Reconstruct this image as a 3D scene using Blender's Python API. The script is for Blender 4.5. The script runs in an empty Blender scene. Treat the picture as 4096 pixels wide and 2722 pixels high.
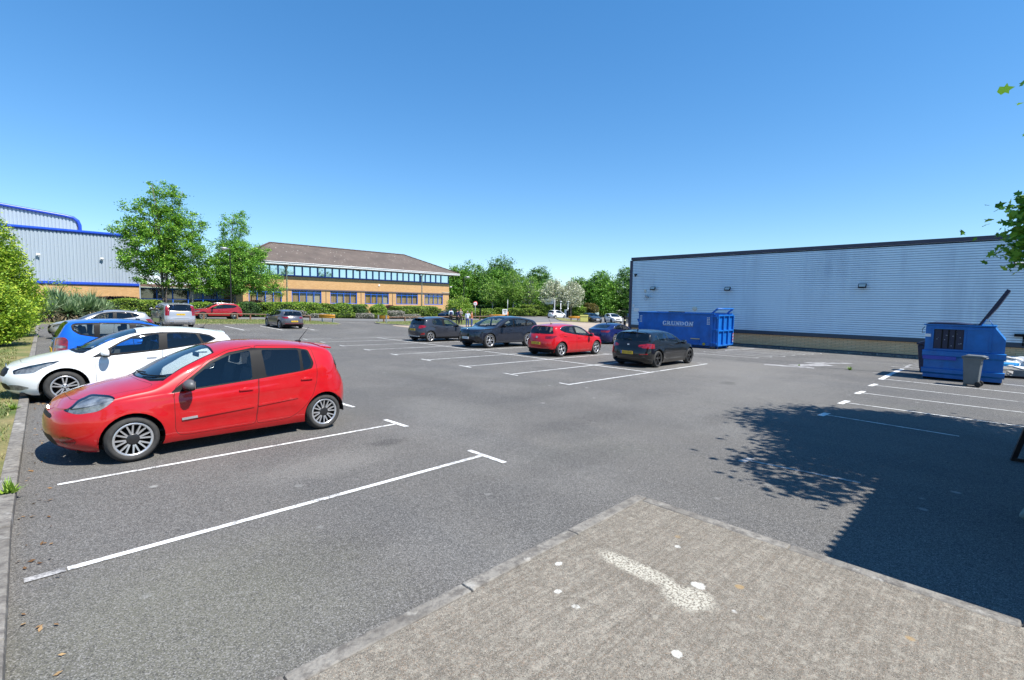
import bpy, bmesh, math, random
import numpy as np
from mathutils import Vector, Matrix
R = math.radians
PI = math.pi
sc = bpy.context.scene
COL = sc.collection

# ------------------------------------------------------------------ helpers
def link(o):
    COL.objects.link(o)
    return o

def tag(o, label=None, cat=None, group=None, kind=None):
    if label: o['label'] = label
    if cat: o['category'] = cat
    if group: o['group'] = group
    if kind: o['kind'] = kind
    return o

def empty(name, loc=(0, 0, 0), rz=0.0):
    o = bpy.data.objects.new(name, None)
    o.empty_display_size = 0.3
    o.location = loc
    o.rotation_euler = (0, 0, rz)
    return link(o)

def obj_from(name, verts, faces, mats, parent=None, fmat=None, smooth=False):
    me = bpy.data.meshes.new(name)
    me.from_pydata([tuple(v) for v in verts], [], [tuple(f) for f in faces])
    if not isinstance(mats, (list, tuple)): mats = [mats]
    for m in mats: me.materials.append(m)
    if fmat is not None:
        me.polygons.foreach_set('material_index', fmat)
    if smooth:
        me.polygons.foreach_set('use_smooth', [True] * len(me.polygons))
    me.update()
    o = bpy.data.objects.new(name, me)
    link(o)
    if parent is not None: o.parent = parent
    return o

class MB:
    """collects simple solids and links them as ONE mesh object"""
    def __init__(s):
        s.v = []; s.f = []; s.m = []; s.sm = []
    def add(s, vs, fs, mi=0, smooth=False):
        b = len(s.v)
        s.v += [tuple(v) for v in vs]
        for f in fs:
            s.f.append(tuple(b + i for i in f)); s.m.append(mi); s.sm.append(smooth)
        return s
    def box(s, c, d, rz=0.0, mi=0, M=None, taper=1.0):
        x, y, z = (k / 2 for k in d)
        vs = []
        for k, (a, b, e) in enumerate([(-1,-1,-1),(1,-1,-1),(1,1,-1),(-1,1,-1),(-1,-1,1),(1,-1,1),(1,1,1),(-1,1,1)]):
            t = taper if e > 0 else 1.0
            vs.append(Vector((a * x * t, b * y * t, e * z)))
        Rm = Matrix.Rotation(rz, 3, 'Z') if M is None else M
        vs = [Rm @ v + Vector(c) for v in vs]
        return s.add(vs, [(0,3,2,1),(4,5,6,7),(0,1,5,4),(1,2,6,5),(2,3,7,6),(3,0,4,7)], mi)
    def beam(s, a, b, w, h, mi=0):
        a = Vector(a); b = Vector(b); d = b - a; L = d.length
        q = d.to_track_quat('X', 'Z').to_matrix()
        return s.box((a + b) / 2, (L, w, h), M=q, mi=mi)
    def tube(s, pts, r, n=8, mi=0, smooth=True, caps=True):
        pts = [Vector(p) for p in pts]
        if not isinstance(r, (list, tuple)): r = [r] * len(pts)
        vs = []; fs = []
        for i, p in enumerate(pts):
            if i == 0: d = pts[1] - p
            elif i == len(pts) - 1: d = p - pts[i - 1]
            else: d = pts[i + 1] - pts[i - 1]
            q = d.to_track_quat('Z', 'Y').to_matrix()
            for k in range(n):
                a = 2 * PI * k / n
                vs.append(p + q @ Vector((r[i] * math.cos(a), r[i] * math.sin(a), 0)))
        for i in range(len(pts) - 1):
            for k in range(n):
                fs.append((i*n+k, i*n+(k+1) % n, (i+1)*n+(k+1) % n, (i+1)*n+k))
        if caps:
            fs.append(tuple(reversed(range(n))))
            fs.append(tuple((len(pts)-1)*n + k for k in range(n)))
        return s.add(vs, fs, mi, smooth)
    def prism(s, poly, a, b, axis='y', mi=0):
        """polygon in the plane normal to axis, extruded from a to b"""
        def P(p, t):
            if axis == 'y': return (p[0], t, p[1])
            if axis == 'x': return (t, p[0], p[1])
            return (p[0], p[1], t)
        n = len(poly)
        vs = [P(p, a) for p in poly] + [P(p, b) for p in poly]
        fs = [tuple(range(n)), tuple(reversed(range(n, 2*n)))]
        for i in range(n):
            j = (i + 1) % n
            fs.append((i, n + i, n + j, j))
        return s.add(vs, fs, mi)
    def lathe(s, prof, n=24, c=(0,0,0), axis='z', mi=0, smooth=True):
        """prof: (radius, height) pairs"""
        vs = []; fs = []
        for r, hh in prof:
            for k in range(n):
                a = 2*PI*k/n
                if axis == 'z': v = (r*math.cos(a), r*math.sin(a), hh)
                elif axis == 'y': v = (r*math.cos(a), hh, r*math.sin(a))
                else: v = (hh, r*math.cos(a), r*math.sin(a))
                vs.append((v[0]+c[0], v[1]+c[1], v[2]+c[2]))
        m = len(prof)
        for i in range(m-1):
            for k in range(n):
                fs.append((i*n+k, i*n+(k+1) % n, (i+1)*n+(k+1) % n, (i+1)*n+k))
        return s.add(vs, fs, mi, smooth)
    def sphere(s, c, r, n=12, m=8, mi=0, sc_=(1,1,1)):
        vs = []; fs = []
        for i in range(m+1):
            t = PI*i/m
            for k in range(n):
                a = 2*PI*k/n
                vs.append((c[0]+r*sc_[0]*math.sin(t)*math.cos(a), c[1]+r*sc_[1]*math.sin(t)*math.sin(a), c[2]+r*sc_[2]*math.cos(t)))
        for i in range(m):
            for k in range(n):
                fs.append((i*n+k, (i+1)*n+k, (i+1)*n+(k+1) % n, i*n+(k+1) % n))
        return s.add(vs, fs, mi, True)
    def build(s, name, mats, parent=None, bevel=0.0, fixn=True):
        me = bpy.data.meshes.new(name)
        me.from_pydata(s.v, [], s.f)
        if not isinstance(mats, (list, tuple)): mats = [mats]
        for m in mats: me.materials.append(m)
        me.polygons.foreach_set('material_index', s.m)
        me.polygons.foreach_set('use_smooth', s.sm)
        if fixn or bevel:
            bm = bmesh.new(); bm.from_mesh(me)
            if fixn: bmesh.ops.recalc_face_normals(bm, faces=bm.faces)
            if bevel:
                es = [e for e in bm.edges if len(e.link_faces) == 2 and e.calc_face_angle(0) > 0.6]
                bmesh.ops.bevel(bm, geom=es, offset=bevel, segments=2, profile=0.6, affect='EDGES')
            bm.to_mesh(me); bm.free()
        me.update()
        o = bpy.data.objects.new(name, me)
        link(o)
        if parent is not None: o.parent = parent
        return o

def copy_tree(o, parent=None):
    c = o.copy(); COL.objects.link(c); c.parent = parent
    for ch in list(o.children): copy_tree(ch, c)
    return c

def retext(o):
    pass

# ------------------------------------------------------------------ materials
MATS = {}
class NT:
    def __init__(s, name):
        s.m = bpy.data.materials.new(name); s.m.use_nodes = True
        s.t = s.m.node_tree; s.n = s.t.nodes
        s.b = s.n['Principled BSDF']; s.out = s.n['Material Output']
        s.tc = None
    def node(s, typ, **kw):
        nd = s.n.new(typ)
        for k, v in kw.items():
            if k == 'inp':
                for a, b in v.items(): nd.inputs[a].default_value = b
            else: setattr(nd, k, v)
        return nd
    def l(s, a, b): s.t.links.new(a, b)
    def coord(s, scale=(1,1,1), which='Object', rot=(0,0,0)):
        if s.tc is None: s.tc = s.node('ShaderNodeTexCoord')
        mp = s.node('ShaderNodeMapping')
        mp.inputs['Scale'].default_value = scale
        mp.inputs['Rotation'].default_value = rot
        s.l(s.tc.outputs[which], mp.inputs['Vector'])
        return mp.outputs['Vector']
    def noise(s, scale, detail=4, rough=0.6, vec=None, dist=0.0, out='Fac'):
        nd = s.node('ShaderNodeTexNoise')
        nd.inputs['Scale'].default_value = scale; nd.inputs['Detail'].default_value = detail
        nd.inputs['Roughness'].default_value = rough; nd.inputs['Distortion'].default_value = dist
        s.l(vec if vec is not None else s.coord(), nd.inputs['Vector'])
        return nd.outputs[out]
    def voro(s, scale, vec=None, feature='F1', out='Distance', rnd=1.0):
        nd = s.node('ShaderNodeTexVoronoi', feature=feature)
        nd.inputs['Scale'].default_value = scale
        nd.inputs['Randomness'].default_value = rnd
        s.l(vec if vec is not None else s.coord(), nd.inputs['Vector'])
        return nd.outputs[out]
    def ramp(s, fac, stops, interp='LINEAR'):
        nd = s.node('ShaderNodeValToRGB'); cr = nd.color_ramp; cr.interpolation = interp
        while len(cr.elements) < len(stops): cr.elements.new(0.5)
        for e, (p, c) in zip(cr.elements, stops):
            e.position = p; e.color = (*c, 1) if len(c) == 3 else c
        s.l(fac, nd.inputs['Fac'])
        return nd.outputs['Color']
    def fr(s, fac, a, b, c=0.0, d=1.0):
        nd = s.node('ShaderNodeMapRange'); nd.clamp = True
        for i, v in zip(('From Min','From Max','To Min','To Max'), (a,b,c,d)): nd.inputs[i].default_value = v
        s.l(fac, nd.inputs['Value']); return nd.outputs['Result']
    def mix(s, fac, a, b, blend='MIX'):
        nd = s.node('ShaderNodeMix', data_type='RGBA', blend_type=blend)
        if isinstance(fac, (int, float)): nd.inputs['Factor'].default_value = fac
        else: s.l(fac, nd.inputs['Factor'])
        for key, v in (('A', a), ('B', b)):
            sock = [i for i in nd.inputs if i.name == key and i.type == 'RGBA'][0]
            if isinstance(v, (tuple, list)): sock.default_value = (*v[:3], 1)
            else: s.l(v, sock)
        return [o for o in nd.outputs if o.type == 'RGBA'][0]
    def math(s, op, a, b=0.0):
        nd = s.node('ShaderNodeMath', operation=op)
        for i, v in enumerate((a, b)):
            if isinstance(v, (int, float)): nd.inputs[i].default_value = v
            else: s.l(v, nd.inputs[i])
        return nd.outputs[0]
    def base(s, c):
        if isinstance(c, (tuple, list)): s.b.inputs['Base Color'].default_value = (*c[:3], 1)
        else: s.l(c, s.b.inputs['Base Color'])
        return s
    def rough(s, r):
        if isinstance(r, (int, float)): s.b.inputs['Roughness'].default_value = r
        else: s.l(r, s.b.inputs['Roughness'])
        return s
    def set(s, **kw):
        for k, v in kw.items(): s.b.inputs[k.replace('_', ' ')].default_value = v
        return s
    def bump(s, h, strength=0.3, dist=0.01):
        nd = s.node('ShaderNodeBump')
        nd.inputs['Strength'].default_value = strength; nd.inputs['Distance'].default_value = dist
        s.l(h, nd.inputs['Height']); s.l(nd.outputs['Normal'], s.b.inputs['Normal'])
        return s

def plain(name, col, rough=0.5, metal=0.0, var=0.12, vs=6.0, spec=0.5):
    if name in MATS: return MATS[name]
    t = NT(name)
    n = t.noise(vs, 5, 0.65)
    c = t.mix(t.fr(n, 0.3, 0.7), tuple(k * (1 - var) for k in col), tuple(min(1, k * (1 + var)) for k in col))
    t.base(c).rough(rough).set(Metallic=metal)
    t.b.inputs['Specular IOR Level'].default_value = spec
    MATS[name] = t.m
    return t.m

def paint(name, col, metal=0.0, rough=0.35, coat=1.0, dust=0.05):
    """car paint: coloured base, clear coat, a thin film of dust low down"""
    if name in MATS: return MATS[name]
    t = NT(name)
    n = t.noise(3.0, 5, 0.7)
    dc = t.mix(t.math('MULTIPLY', t.fr(n, 0.4, 0.8), dust), col, (0.32, 0.29, 0.25))
    if metal > 0:
        fl = t.noise(900, 1, 0.5)
        dc = t.mix(t.fr(fl, 0.45, 0.75, 0, 0.35), dc, tuple(min(1, k * 1.9 + 0.02) for k in col))
    t.b.inputs['Specular IOR Level'].default_value = 0.18
    t.base(dc).rough(rough).set(Metallic=metal, Coat_Weight=coat, Coat_Roughness=0.03, Coat_IOR=1.5)
    MATS[name] = t.m
    return t.m

def glass(name, tint=(0.75, 0.82, 0.80), amount=0.25, ior=1.45, body=(0.01, 0.014, 0.018)):
    """thin pane: see-through tint, a dark body share, fresnel reflection"""
    if name in MATS: return MATS[name]
    t = NT(name)
    tr = t.node('ShaderNodeBsdfTransparent'); tr.inputs['Color'].default_value = (*tint, 1)
    df = t.node('ShaderNodeBsdfDiffuse'); df.inputs['Color'].default_value = (*body, 1)
    m1 = t.node('ShaderNodeMixShader'); m1.inputs[0].default_value = amount
    t.l(tr.outputs[0], m1.inputs[1]); t.l(df.outputs[0], m1.inputs[2])
    gl = t.node('ShaderNodeBsdfGlossy'); gl.inputs['Roughness'].default_value = 0.015
    fz = t.node('ShaderNodeLayerWeight'); fz.inputs['Blend'].default_value = 0.5
    m2 = t.node('ShaderNodeMixShader')
    t.l(t.math('ADD', t.math('MULTIPLY', t.math('POWER', fz.outputs['Facing'], 4.0), 0.85), (ior-1)*0.16), m2.inputs[0])
    t.l(m1.outputs[0], m2.inputs[1]); t.l(gl.outputs[0], m2.inputs[2])
    t.l(m2.outputs[0], t.out.inputs['Surface'])
    MATS[name] = t.m
    return t.m

def leafmat(name, dark, mid, light, trans=0.25, rough=0.55):
    if name in MATS: return MATS[name]
    t = NT(name)
    g = t.node('ShaderNodeNewGeometry')
    c = t.ramp(g.outputs['Random Per Island'], [(0.0, dark), (0.55, mid), (1.0, light)])
    t.base(c).rough(rough)
    t.b.inputs['Specular IOR Level'].default_value = 0.35
    tl = t.node('ShaderNodeBsdfTranslucent')
    t.l(t.mix(0.5, c, tuple(min(1, k * 1.6) for k in mid)), tl.inputs['Color'])
    mx = t.node('ShaderNodeMixShader'); mx.inputs[0].default_value = trans
    t.l(t.b.outputs[0], mx.inputs[1]); t.l(tl.outputs[0], mx.inputs[2])
    t.l(mx.outputs[0], t.out.inputs['Surface'])
    MATS[name] = t.m
    return t.m

RUB = plain('black_rubber', (0.016, 0.016, 0.017), 0.75, var=0.25, vs=20)
TYRE = plain('tyre_rubber', (0.035, 0.034, 0.033), 0.85, var=0.3, vs=14)
TRIM = plain('black_trim', (0.007, 0.0075, 0.009), 0.5, spec=0.14)
GTRIM = plain('grey_trim', (0.09, 0.09, 0.095), 0.45)
DARK = plain('dark_void', (0.004, 0.004, 0.004), 0.9)
CLOTH = plain('dark_seat_cloth', (0.035, 0.036, 0.042), 0.9)
ALLOY = plain('silver_alloy', (0.62, 0.62, 0.63), 0.3, metal=0.75, var=0.05)
ALLOYD = plain('dark_alloy', (0.03, 0.03, 0.032), 0.35, metal=0.4)
BRAKE = plain('brake_metal', (0.05, 0.042, 0.036), 0.5, metal=0.6, var=0.3)
CHROME = plain('chrome', (0.75, 0.75, 0.76), 0.12, metal=1.0, var=0.03)
WHITEP = plain('plate_white', (0.82, 0.82, 0.8), 0.45)
YELP = plain('plate_yellow', (0.75, 0.47, 0.03), 0.45)
PBLUE = plain('plate_blue_band', (0.02, 0.06, 0.4), 0.45)
PGREEN = plain('plate_green_band', (0.03, 0.35, 0.16), 0.45)
BLK = plain('black_letters', (0.01, 0.01, 0.01), 0.5)
GALV = plain('galvanised_steel', (0.42, 0.44, 0.45), 0.45, metal=0.5, vs=12)
GLS = glass('car_glass', (0.86, 0.93, 0.91), 0.08)
GLSD = glass('privacy_glass', (0.26, 0.28, 0.29), 0.35)
GLSW = glass('windscreen_glass', (0.86, 0.94, 0.92), 0.06)
LENS = glass('clear_lens', (0.92, 0.94, 0.95), 0.04, 1.4)
def redlens():
    t = NT('red_lens'); t.base(t.ramp(t.noise(7, 2, .5, t.coord((1, 1, 3))), [(.35, (.09, .002, .004)), (.6, (.30, .005, .009))])).rough(0.15).set(Coat_Weight=1.0, Coat_Roughness=0.03)
    MATS['red_lens'] = t.m; return t.m
REDL = redlens()
LAMPIN = plain('lamp_reflector', (0.27, 0.275, 0.28), 0.25, metal=0.2, var=0.75, vs=7)
LAMPDK = plain('lamp_dark', (0.05, 0.055, 0.06), 0.25, metal=0.3)

# ------------------------------------------------------------------ ground level (metres), camera foot is 0
def smooth01(t):
    t = max(0.0, min(1.0, t)); return t*t*(3-2*t)
def gz(x, y):
    z = -0.016*max(0, x) - 0.012*min(12, max(0, x-24)) + 0.02*min(30, max(0, y-37)) + 0.010*min(60, max(0, x-36))
    return z
# ------------------------------------------------------------------ cars
def pchip(pts):
    xs = np.array([p[0] for p in pts], float); ys = np.array([p[1] for p in pts], float)
    h = np.diff(xs); d = np.diff(ys) / h
    m = np.zeros(len(xs))
    for i in range(1, len(xs)-1):
        if d[i-1]*d[i] > 0:
            w1 = 2*h[i]+h[i-1]; w2 = h[i]+2*h[i-1]
            m[i] = (w1+w2)/(w1/d[i-1]+w2/d[i])
    m[0] = d[0]; m[-1] = d[-1]
    def f(x):
        x = np.clip(x, xs[0], xs[-1])
        i = np.clip(np.searchsorted(xs, x) - 1, 0, len(h)-1)
        t = (x - xs[i]) / h[i]
        return ((2*t**3-3*t**2+1)*ys[i] + (t**3-2*t**2+t)*h[i]*m[i] + (-2*t**3+3*t**2)*ys[i+1] + (t**3-t**2)*h[i]*m[i+1])
    return f

def inpoly(x, y, P):
    c = False; n = len(P); j = n-1
    for i in range(n):
        if (P[i][1] > y) != (P[j][1] > y) and x < (P[j][0]-P[i][0])*(y-P[i][1])/(P[j][1]-P[i][1])+P[i][0]:
            c = not c
        j = i
    return c

def rpoly(P, r=0.04, n=3):
    """round the corners of a polygon"""
    out = []; N = len(P)
    for i in range(N):
        a = Vector(P[i-1]); b = Vector(P[i]); c = Vector(P[(i+1) % N])
        ra = min(r, (a-b).length*0.45); rc = min(r, (c-b).length*0.45)
        p = b + (a-b).normalized()*ra; q = b + (c-b).normalized()*rc
        for k in range(n+1):
            t = k/n
            out.append(tuple(p*(1-t)**2 + b*2*t*(1-t) + q*t*t))
    return out

def opoly(P, d):
    """offset a polygon outwards by d"""
    N = len(P); A = sum(P[i-1][0]*P[i][1]-P[i][0]*P[i-1][1] for i in range(N))
    s = 1 if A > 0 else -1
    out = []
    for i in range(N):
        a = Vector(P[i-1]); b = Vector(P[i]); c = Vector(P[(i+1) % N])
        e1 = (b-a); e2 = (c-b)
        if e1.length < 1e-6: e1 = e2
        if e2.length < 1e-6: e2 = e1
        n1 = Vector((e1.y, -e1.x)).normalized(); n2 = Vector((e2.y, -e2.x)).normalized()
        m = (n1+n2)
        m = m.normalized() if m.length > 1e-6 else n1
        k = max(0.4, m.dot(n1))
        out.append(tuple(b + m*(s*d/k)))
    return out

AX = {'side': (0, 2), 'front': (1, 2), 'top': (0, 1)}
DEPTH = {'side': Vector((0,1,0)), 'front': Vector((1,0,0)), 'top': Vector((0,0,1))}

def cookie(bm, lay, poly, proj, pid, flt=None, only=None):
    """cut the outline poly into the shell along one axis and give the faces inside the part id"""
    ia, ib = AX[proj]; dv = DEPTH[proj]
    x0 = min(p[0] for p in poly)-1e-4; x1 = max(p[0] for p in poly)+1e-4
    y0 = min(p[1] for p in poly)-1e-4; y1 = max(p[1] for p in poly)+1e-4
    def cand():
        out = []
        for f in bm.faces:
            if only is not None and f[lay] not in only: continue
            vs = [v.co for v in f.verts]
            if max(v[ia] for v in vs) < x0 or min(v[ia] for v in vs) > x1: continue
            if max(v[ib] for v in vs) < y0 or min(v[ib] for v in vs) > y1: continue
            if flt is not None and not flt(f.calc_center_median(), f.normal): continue
            out.append(f)
        return out
    fs = cand()
    n = len(poly)
    for i in range(n):
        a = Vector((0,0,0)); b = Vector((0,0,0))
        a[ia], a[ib] = poly[i-1]; b[ia], b[ib] = poly[i]
        d = b-a
        if d.length < 1e-5: continue
        nr = d.cross(dv).normalized()
        # only faces near this edge
        lo = (min(a[ia], b[ia])-0.002, min(a[ib], b[ib])-0.002); hi = (max(a[ia], b[ia])+0.002, max(a[ib], b[ib])+0.002)
        near = []
        for f in fs:
            if not f.is_valid: continue
            vs = [v.co for v in f.verts]
            if max(v[ia] for v in vs) < lo[0] or min(v[ia] for v in vs) > hi[0]: continue
            if max(v[ib] for v in vs) < lo[1] or min(v[ib] for v in vs) > hi[1]: continue
            near.append(f)
        if not near: continue
        es = set(); vv = set()
        for f in near: es.update(f.edges); vv.update(f.verts)
        r = bmesh.ops.bisect_plane(bm, geom=near+list(es)+list(vv), dist=1e-6, plane_co=a, plane_no=nr)
        fs = [f for f in fs if f.is_valid]
        known = set(fs)
        fs += [g for g in r['geom'] if isinstance(g, bmesh.types.BMFace) and g not in known]
    cnt = 0
    for f in cand():
        c = f.calc_center_median()
        if inpoly(c[ia], c[ib], poly):
            f[lay] = pid; cnt += 1
    return cnt

def car_shell(S, nu_f=13, nu_s=46, nu_r=14, nv=14, ns=9, nt=13):
    """half body (y>=0) as a bmesh; x runs back from the front bumper"""
    nose = pchip([(z, x) for z, x in S['nose']]); tail = pchip([(z, x) for z, x in S['tail']])
    ztop = pchip(S['top']); zs_ = pchip(S['shoulder']); wk = pchip(S['wprof'])
    hw = S['W']/2
    xf = S['nose'][-1][1]; xr = S['tail'][-1][1]
    xs0 = S.get('af', 0.72); xs1 = S['L'] - S.get('ar', 0.55)
    nf = S.get('nf', 2.5); nr = S.get('nr', 3.0)
    bow = S.get('bow', 0.035)
    z0f = S['sill']
    kapc = S.get('kap', 0.88); tum = S.get('tum', 0.34)
    plan = pchip(S['plan']) if 'plan' in S else (lambda x: 1 - bow*((x-S['L']*0.52)/(S['L']*0.5))**2)
    ring = []   # (mode, param)
    for i in range(nu_f): ring.append(('f', (PI/2)*i/nu_f))
    for i in range(nu_s+1): ring.append(('s', xs0+(xs1-xs0)*i/nu_s))
    for i in range(1, nu_r+1): ring.append(('r', (PI/2)*(1-i/nu_r)))
    def pt(mode, p, z):
        k = float(wk(z))
        if mode == 's':
            return p, hw*k*float(plan(p))
        if mode == 'f':
            c, s = math.cos(p), math.sin(p)
            x0 = float(nose(z)); a = xs0-x0
            return x0 + a*(1-abs(c)**(2/nf)), hw*k*float(plan(xs0))*abs(s)**(2/nf)
        c, s = math.cos(p), math.sin(p)
        x0 = float(tail(z)); a = x0-xs1
        return x0 - a*(1-abs(c)**(2/nr)), hw*k*float(plan(xs1))*abs(s)**(2/nr)
    cols = []
    for mode, p in ring:
        # shoulder height for this column, found by iterating
        z = 0.8
        for _ in range(6):
            x, y = pt(mode, p, z); z = float(zs_(x))
        x, y = pt(mode, p, z)
        zt = z
        col = []
        for v in range(nv+1):
            t = v/nv
            zz = z0f + (zt-z0f)*t
            xx, yy = pt(mode, p, zz)
            # wheel arch flare
            fl = 0
            for ax in (S['fo'], S['fo']+S['wb']):
                rr = math.hypot(xx-ax, zz-S['rt'])
                if rr < 0.62: fl = max(fl, S.get('flare', 0.018)*math.exp(-((rr-S['rt']-0.05)/0.11)**2))
            if mode == 's' or yy > hw*0.85: yy += fl
            # character crease in the doors
            for (cz, dz, amp, xa, xb) in S.get('crease', []):
                if xa < xx < xb:
                    e = smooth01((xx-xa)/0.35)*smooth01((xb-xx)/0.35)
                    yy += e*amp*math.exp(-((zz-cz(xx))/dz)**2)
            col.append((xx, yy, zz))
        zc = float(ztop(x)); h = max(0.0, zc-zt)
        kap = 0.35 + (kapc-0.35)*smooth01((h-0.05)/0.32)
        zp = zt+kap*h; yp = max(0.0, y - tum*(zp-zt) - 0.0)
        # side glass part
        rnd = 0.18
        for i in range(1, ns+1):
            t = (i/ns)*(1-rnd*0.9)
            b = S.get('barrel', 0.012)*math.sin(PI*min(1, t))*min(1, h/0.3)
            col.append((x, y+(yp-y)*t + b, zt+(zp-zt)*t))
        P0 = Vector((col[-1][1], col[-1][2])); P1 = Vector((yp, zp))
        tau = 0.16
        ex = 2.0
        P2 = Vector((yp*(1-tau), zp+(zc-zp)*(1-(1-tau)**ex)))
        for i in range(1, 5):
            t = i/4
            q = P0*(1-t)**2+P1*2*t*(1-t)+P2*t*t
            col.append((x, q.x, q.y))
        for i in range(1, nt+1):
            t = tau+(1-tau)*i/nt
            col.append((x, yp*(1-t), zp+(zc-zp)*(1-(1-t)**ex)))
        cols.append(col)
    bm = bmesh.new()
    lay = bm.faces.layers.int.new('pid')
    V = [[bm.verts.new(p) for p in c] for c in cols]
    m = len(cols[0])
    for i in range(len(cols)-1):
        for j in range(m-1):
            a, b, c, d = V[i][j], V[i+1][j], V[i+1][j+1], V[i][j+1]
            try: bm.faces.new((a, b, c, d))
            except ValueError: pass
    bmesh.ops.remove_doubles(bm, verts=bm.verts, dist=0.0008)
    bmesh.ops.dissolve_degenerate(bm, edges=bm.edges, dist=0.0004)
    bmesh.ops.recalc_face_normals(bm, faces=bm.faces)
    bm.normal_update()
    top = max(bm.faces, key=lambda f: f.calc_center_median().z)
    if top.normal.z < 0: bmesh.ops.reverse_faces(bm, faces=bm.faces)
    bm.normal_update()
    S['_yp'] = lambda x: 0
    return bm, lay, dict(ztop=ztop, zs=zs_, hw=hw, kapc=kapc, tum=tum, plan=plan, wk=wk)

def text_mesh(name, s, size, mat, parent, M, spacing=1.0, fit=None, depth=0.0):
    cu = bpy.data.curves.new(name, 'FONT'); cu.body = s; cu.size = size
    cu.align_x = 'CENTER'; cu.align_y = 'CENTER'; cu.space_character = spacing
    cu.resolution_u = 3; cu.extrude = depth
    tmp = bpy.data.objects.new('tmp', cu); COL.objects.link(tmp)
    bpy.context.view_layer.update()
    dg = bpy.context.evaluated_depsgraph_get()
    me = bpy.data.meshes.new_from_object(tmp.evaluated_get(dg))
    bpy.data.objects.remove(tmp); bpy.data.curves.remove(cu)
    me.name = name
    me.materials.clear(); me.materials.append(mat)
    if fit:
        xs = [v.co.x for v in me.vertices]; ys = [v.co.y for v in me.vertices]
        k = fit[0]/(max(xs)-min(xs)); k2 = fit[1]/(max(ys)-min(ys))
        cx = (max(xs)+min(xs))/2; cy = (max(ys)+min(ys))/2
        for v in me.vertices: v.co.x = (v.co.x-cx)*k; v.co.y = (v.co.y-cy)*k2
    me.transform(M)
    o = bpy.data.objects.new(name, me); link(o)
    if parent is not None: o.parent = parent
    return o

def frame_m(origin, right, up):
    """matrix whose local x is right, y is up"""
    r = Vector(right).normalized(); u = Vector(up).normalized(); n = r.cross(u)
    M = Matrix((r, u, n)).transposed().to_4x4(); M.translation = Vector(origin)
    return M

def spokes(style):
    """(hub angle, rim angle, hub width, rim width) in degrees and fractions of rim radius"""
    out = []
    if style == 'v8':
        for k in range(8):
            a = 45*k+10
            out += [(a-4, a-10.5, .10, .085), (a+4, a+10.5, .10, .085)]
    elif style == 'twin5':
        for k in range(5):
            a = 72*k+18
            out += [(a-13, a-11, .12, .10), (a+13, a+11, .12, .10)]
    elif style == 'star5':
        for k in range(5):
            a = 72*k+18
            out += [(a-4, a-9, .16, .10), (a+4, a+9, .16, .10)]
    elif style == 'blade5':
        for k in range(5):
            a = 72*k+18
            out += [(a-8, a+6, .22, .20), (a+12, a+18, .10, .08)]
    elif style == 'multi':
        for k in range(10):
            a = 36*k
            out += [(a, a+6, .12, .09)]
    elif style == 'y5':
        for k in range(5):
            a = 72*k+18
            out += [(a, a-13, .16, .08), (a, a+13, .16, .08)]
    return out

def wheel_parts(S, rimmat, style, hubmat=None, seg=36):
    """meshes for one wheel, axis along y, outer face towards -y, centre at origin"""
    rt = S['rt']; w = S.get('tw', 0.2); rr = S.get('rim', rt*0.72)
    t = MB()
    o = -w/2
    t.lathe([(rr-0.004, o+0.02), (rr+0.012, o+0.004), (rr+0.3*(rt-rr), o-0.006), (rr+0.65*(rt-rr), o-0.002), (rt-0.022, o+0.016), (rt-0.006, o+0.034),
             (rt, o+0.06), (rt, -o-0.06), (rt-0.006, -o-0.034), (rt-0.022, -o-0.016), (rr+0.5*(rt-rr), -o), (rr-0.004, -o-0.02)], seg, axis='y')
    h = MB()
    h.lathe([(0.0, 0.015), (rr*0.62, 0.015), (rr*0.62, 0.035), (rr*0.3, 0.05)], 24, axis='y')           # brake disc
    h.lathe([(rr-0.006, -o-0.02), (rr-0.012, o+0.03)], seg, axis='y', mi=1)                             # barrel
    h.lathe([(rr-0.012, 0.06), (0, 0.06)], seg, axis='y', mi=1)
    m = MB()
    m.lathe([(rr-0.006, o+0.05), (rr-0.026, o+0.03), (rr-0.022, o+0.012), (rr-0.004, o+0.006), (rr+0.004, o+0.012)], seg, axis='y')
    y1 = o+0.016; y0 = o+0.030; hr = rr*(0.36 if style == 'v8' else 0.24)
    for ah, ar, wh, wr in spokes(style):
        pts = []
        for a, r, ww, yy in ((ah, hr*0.8, wh, y0), (ar, rr-0.02, wr, y1)):
            a = R(a); d = (math.cos(a), math.sin(a)); n = (-d[1], d[0]); ww = ww*rr
            pts.append([(d[0]*r+n[0]*ww*k/2, yy, d[1]*r+n[1]*ww*k/2) for k in (-1, 1)])
        (a0, a1), (b0, b1) = pts
        dn = lambda p: (p[0], p[1]+0.03, p[2])
        m.add([a0, a1, b1, b0, dn(a0), dn(a1), dn(b1), dn(b0)], [(0,1,2,3), (0,3,7,4), (1,5,6,2)], 0)
    m.lathe([(0, y0-0.008), (hr*0.7, y0-0.007), (hr, y0), (hr, y0+0.03)], 18, axis='y', mi=1)
    if style != 'v8':
        for k in range(5):
            a = R(72*k+50)
            m.lathe([(0.0, y0-0.010), (0.012, y0-0.010), (0.012, y0)], 6, c=(hr*0.62*math.cos(a), 0, hr*0.62*math.sin(a)), axis='y', mi=2)
    res = []
    for mb, nm, mats in ((h, 'wheel', [BRAKE, DARK]), (t, 'tyre', [TYRE]), (m, 'rim', [rimmat, hubmat or rimmat, TRIM])):
        ob = mb.build(nm, mats)
        me = ob.data; bpy.data.objects.remove(ob)
        res.append(me)
    return res

def put(name, me, parent, M=None):
    o = bpy.data.objects.new(name, me); link(o); o.parent = parent
    if M is not None: o.matrix_local = M
    return o

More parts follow.
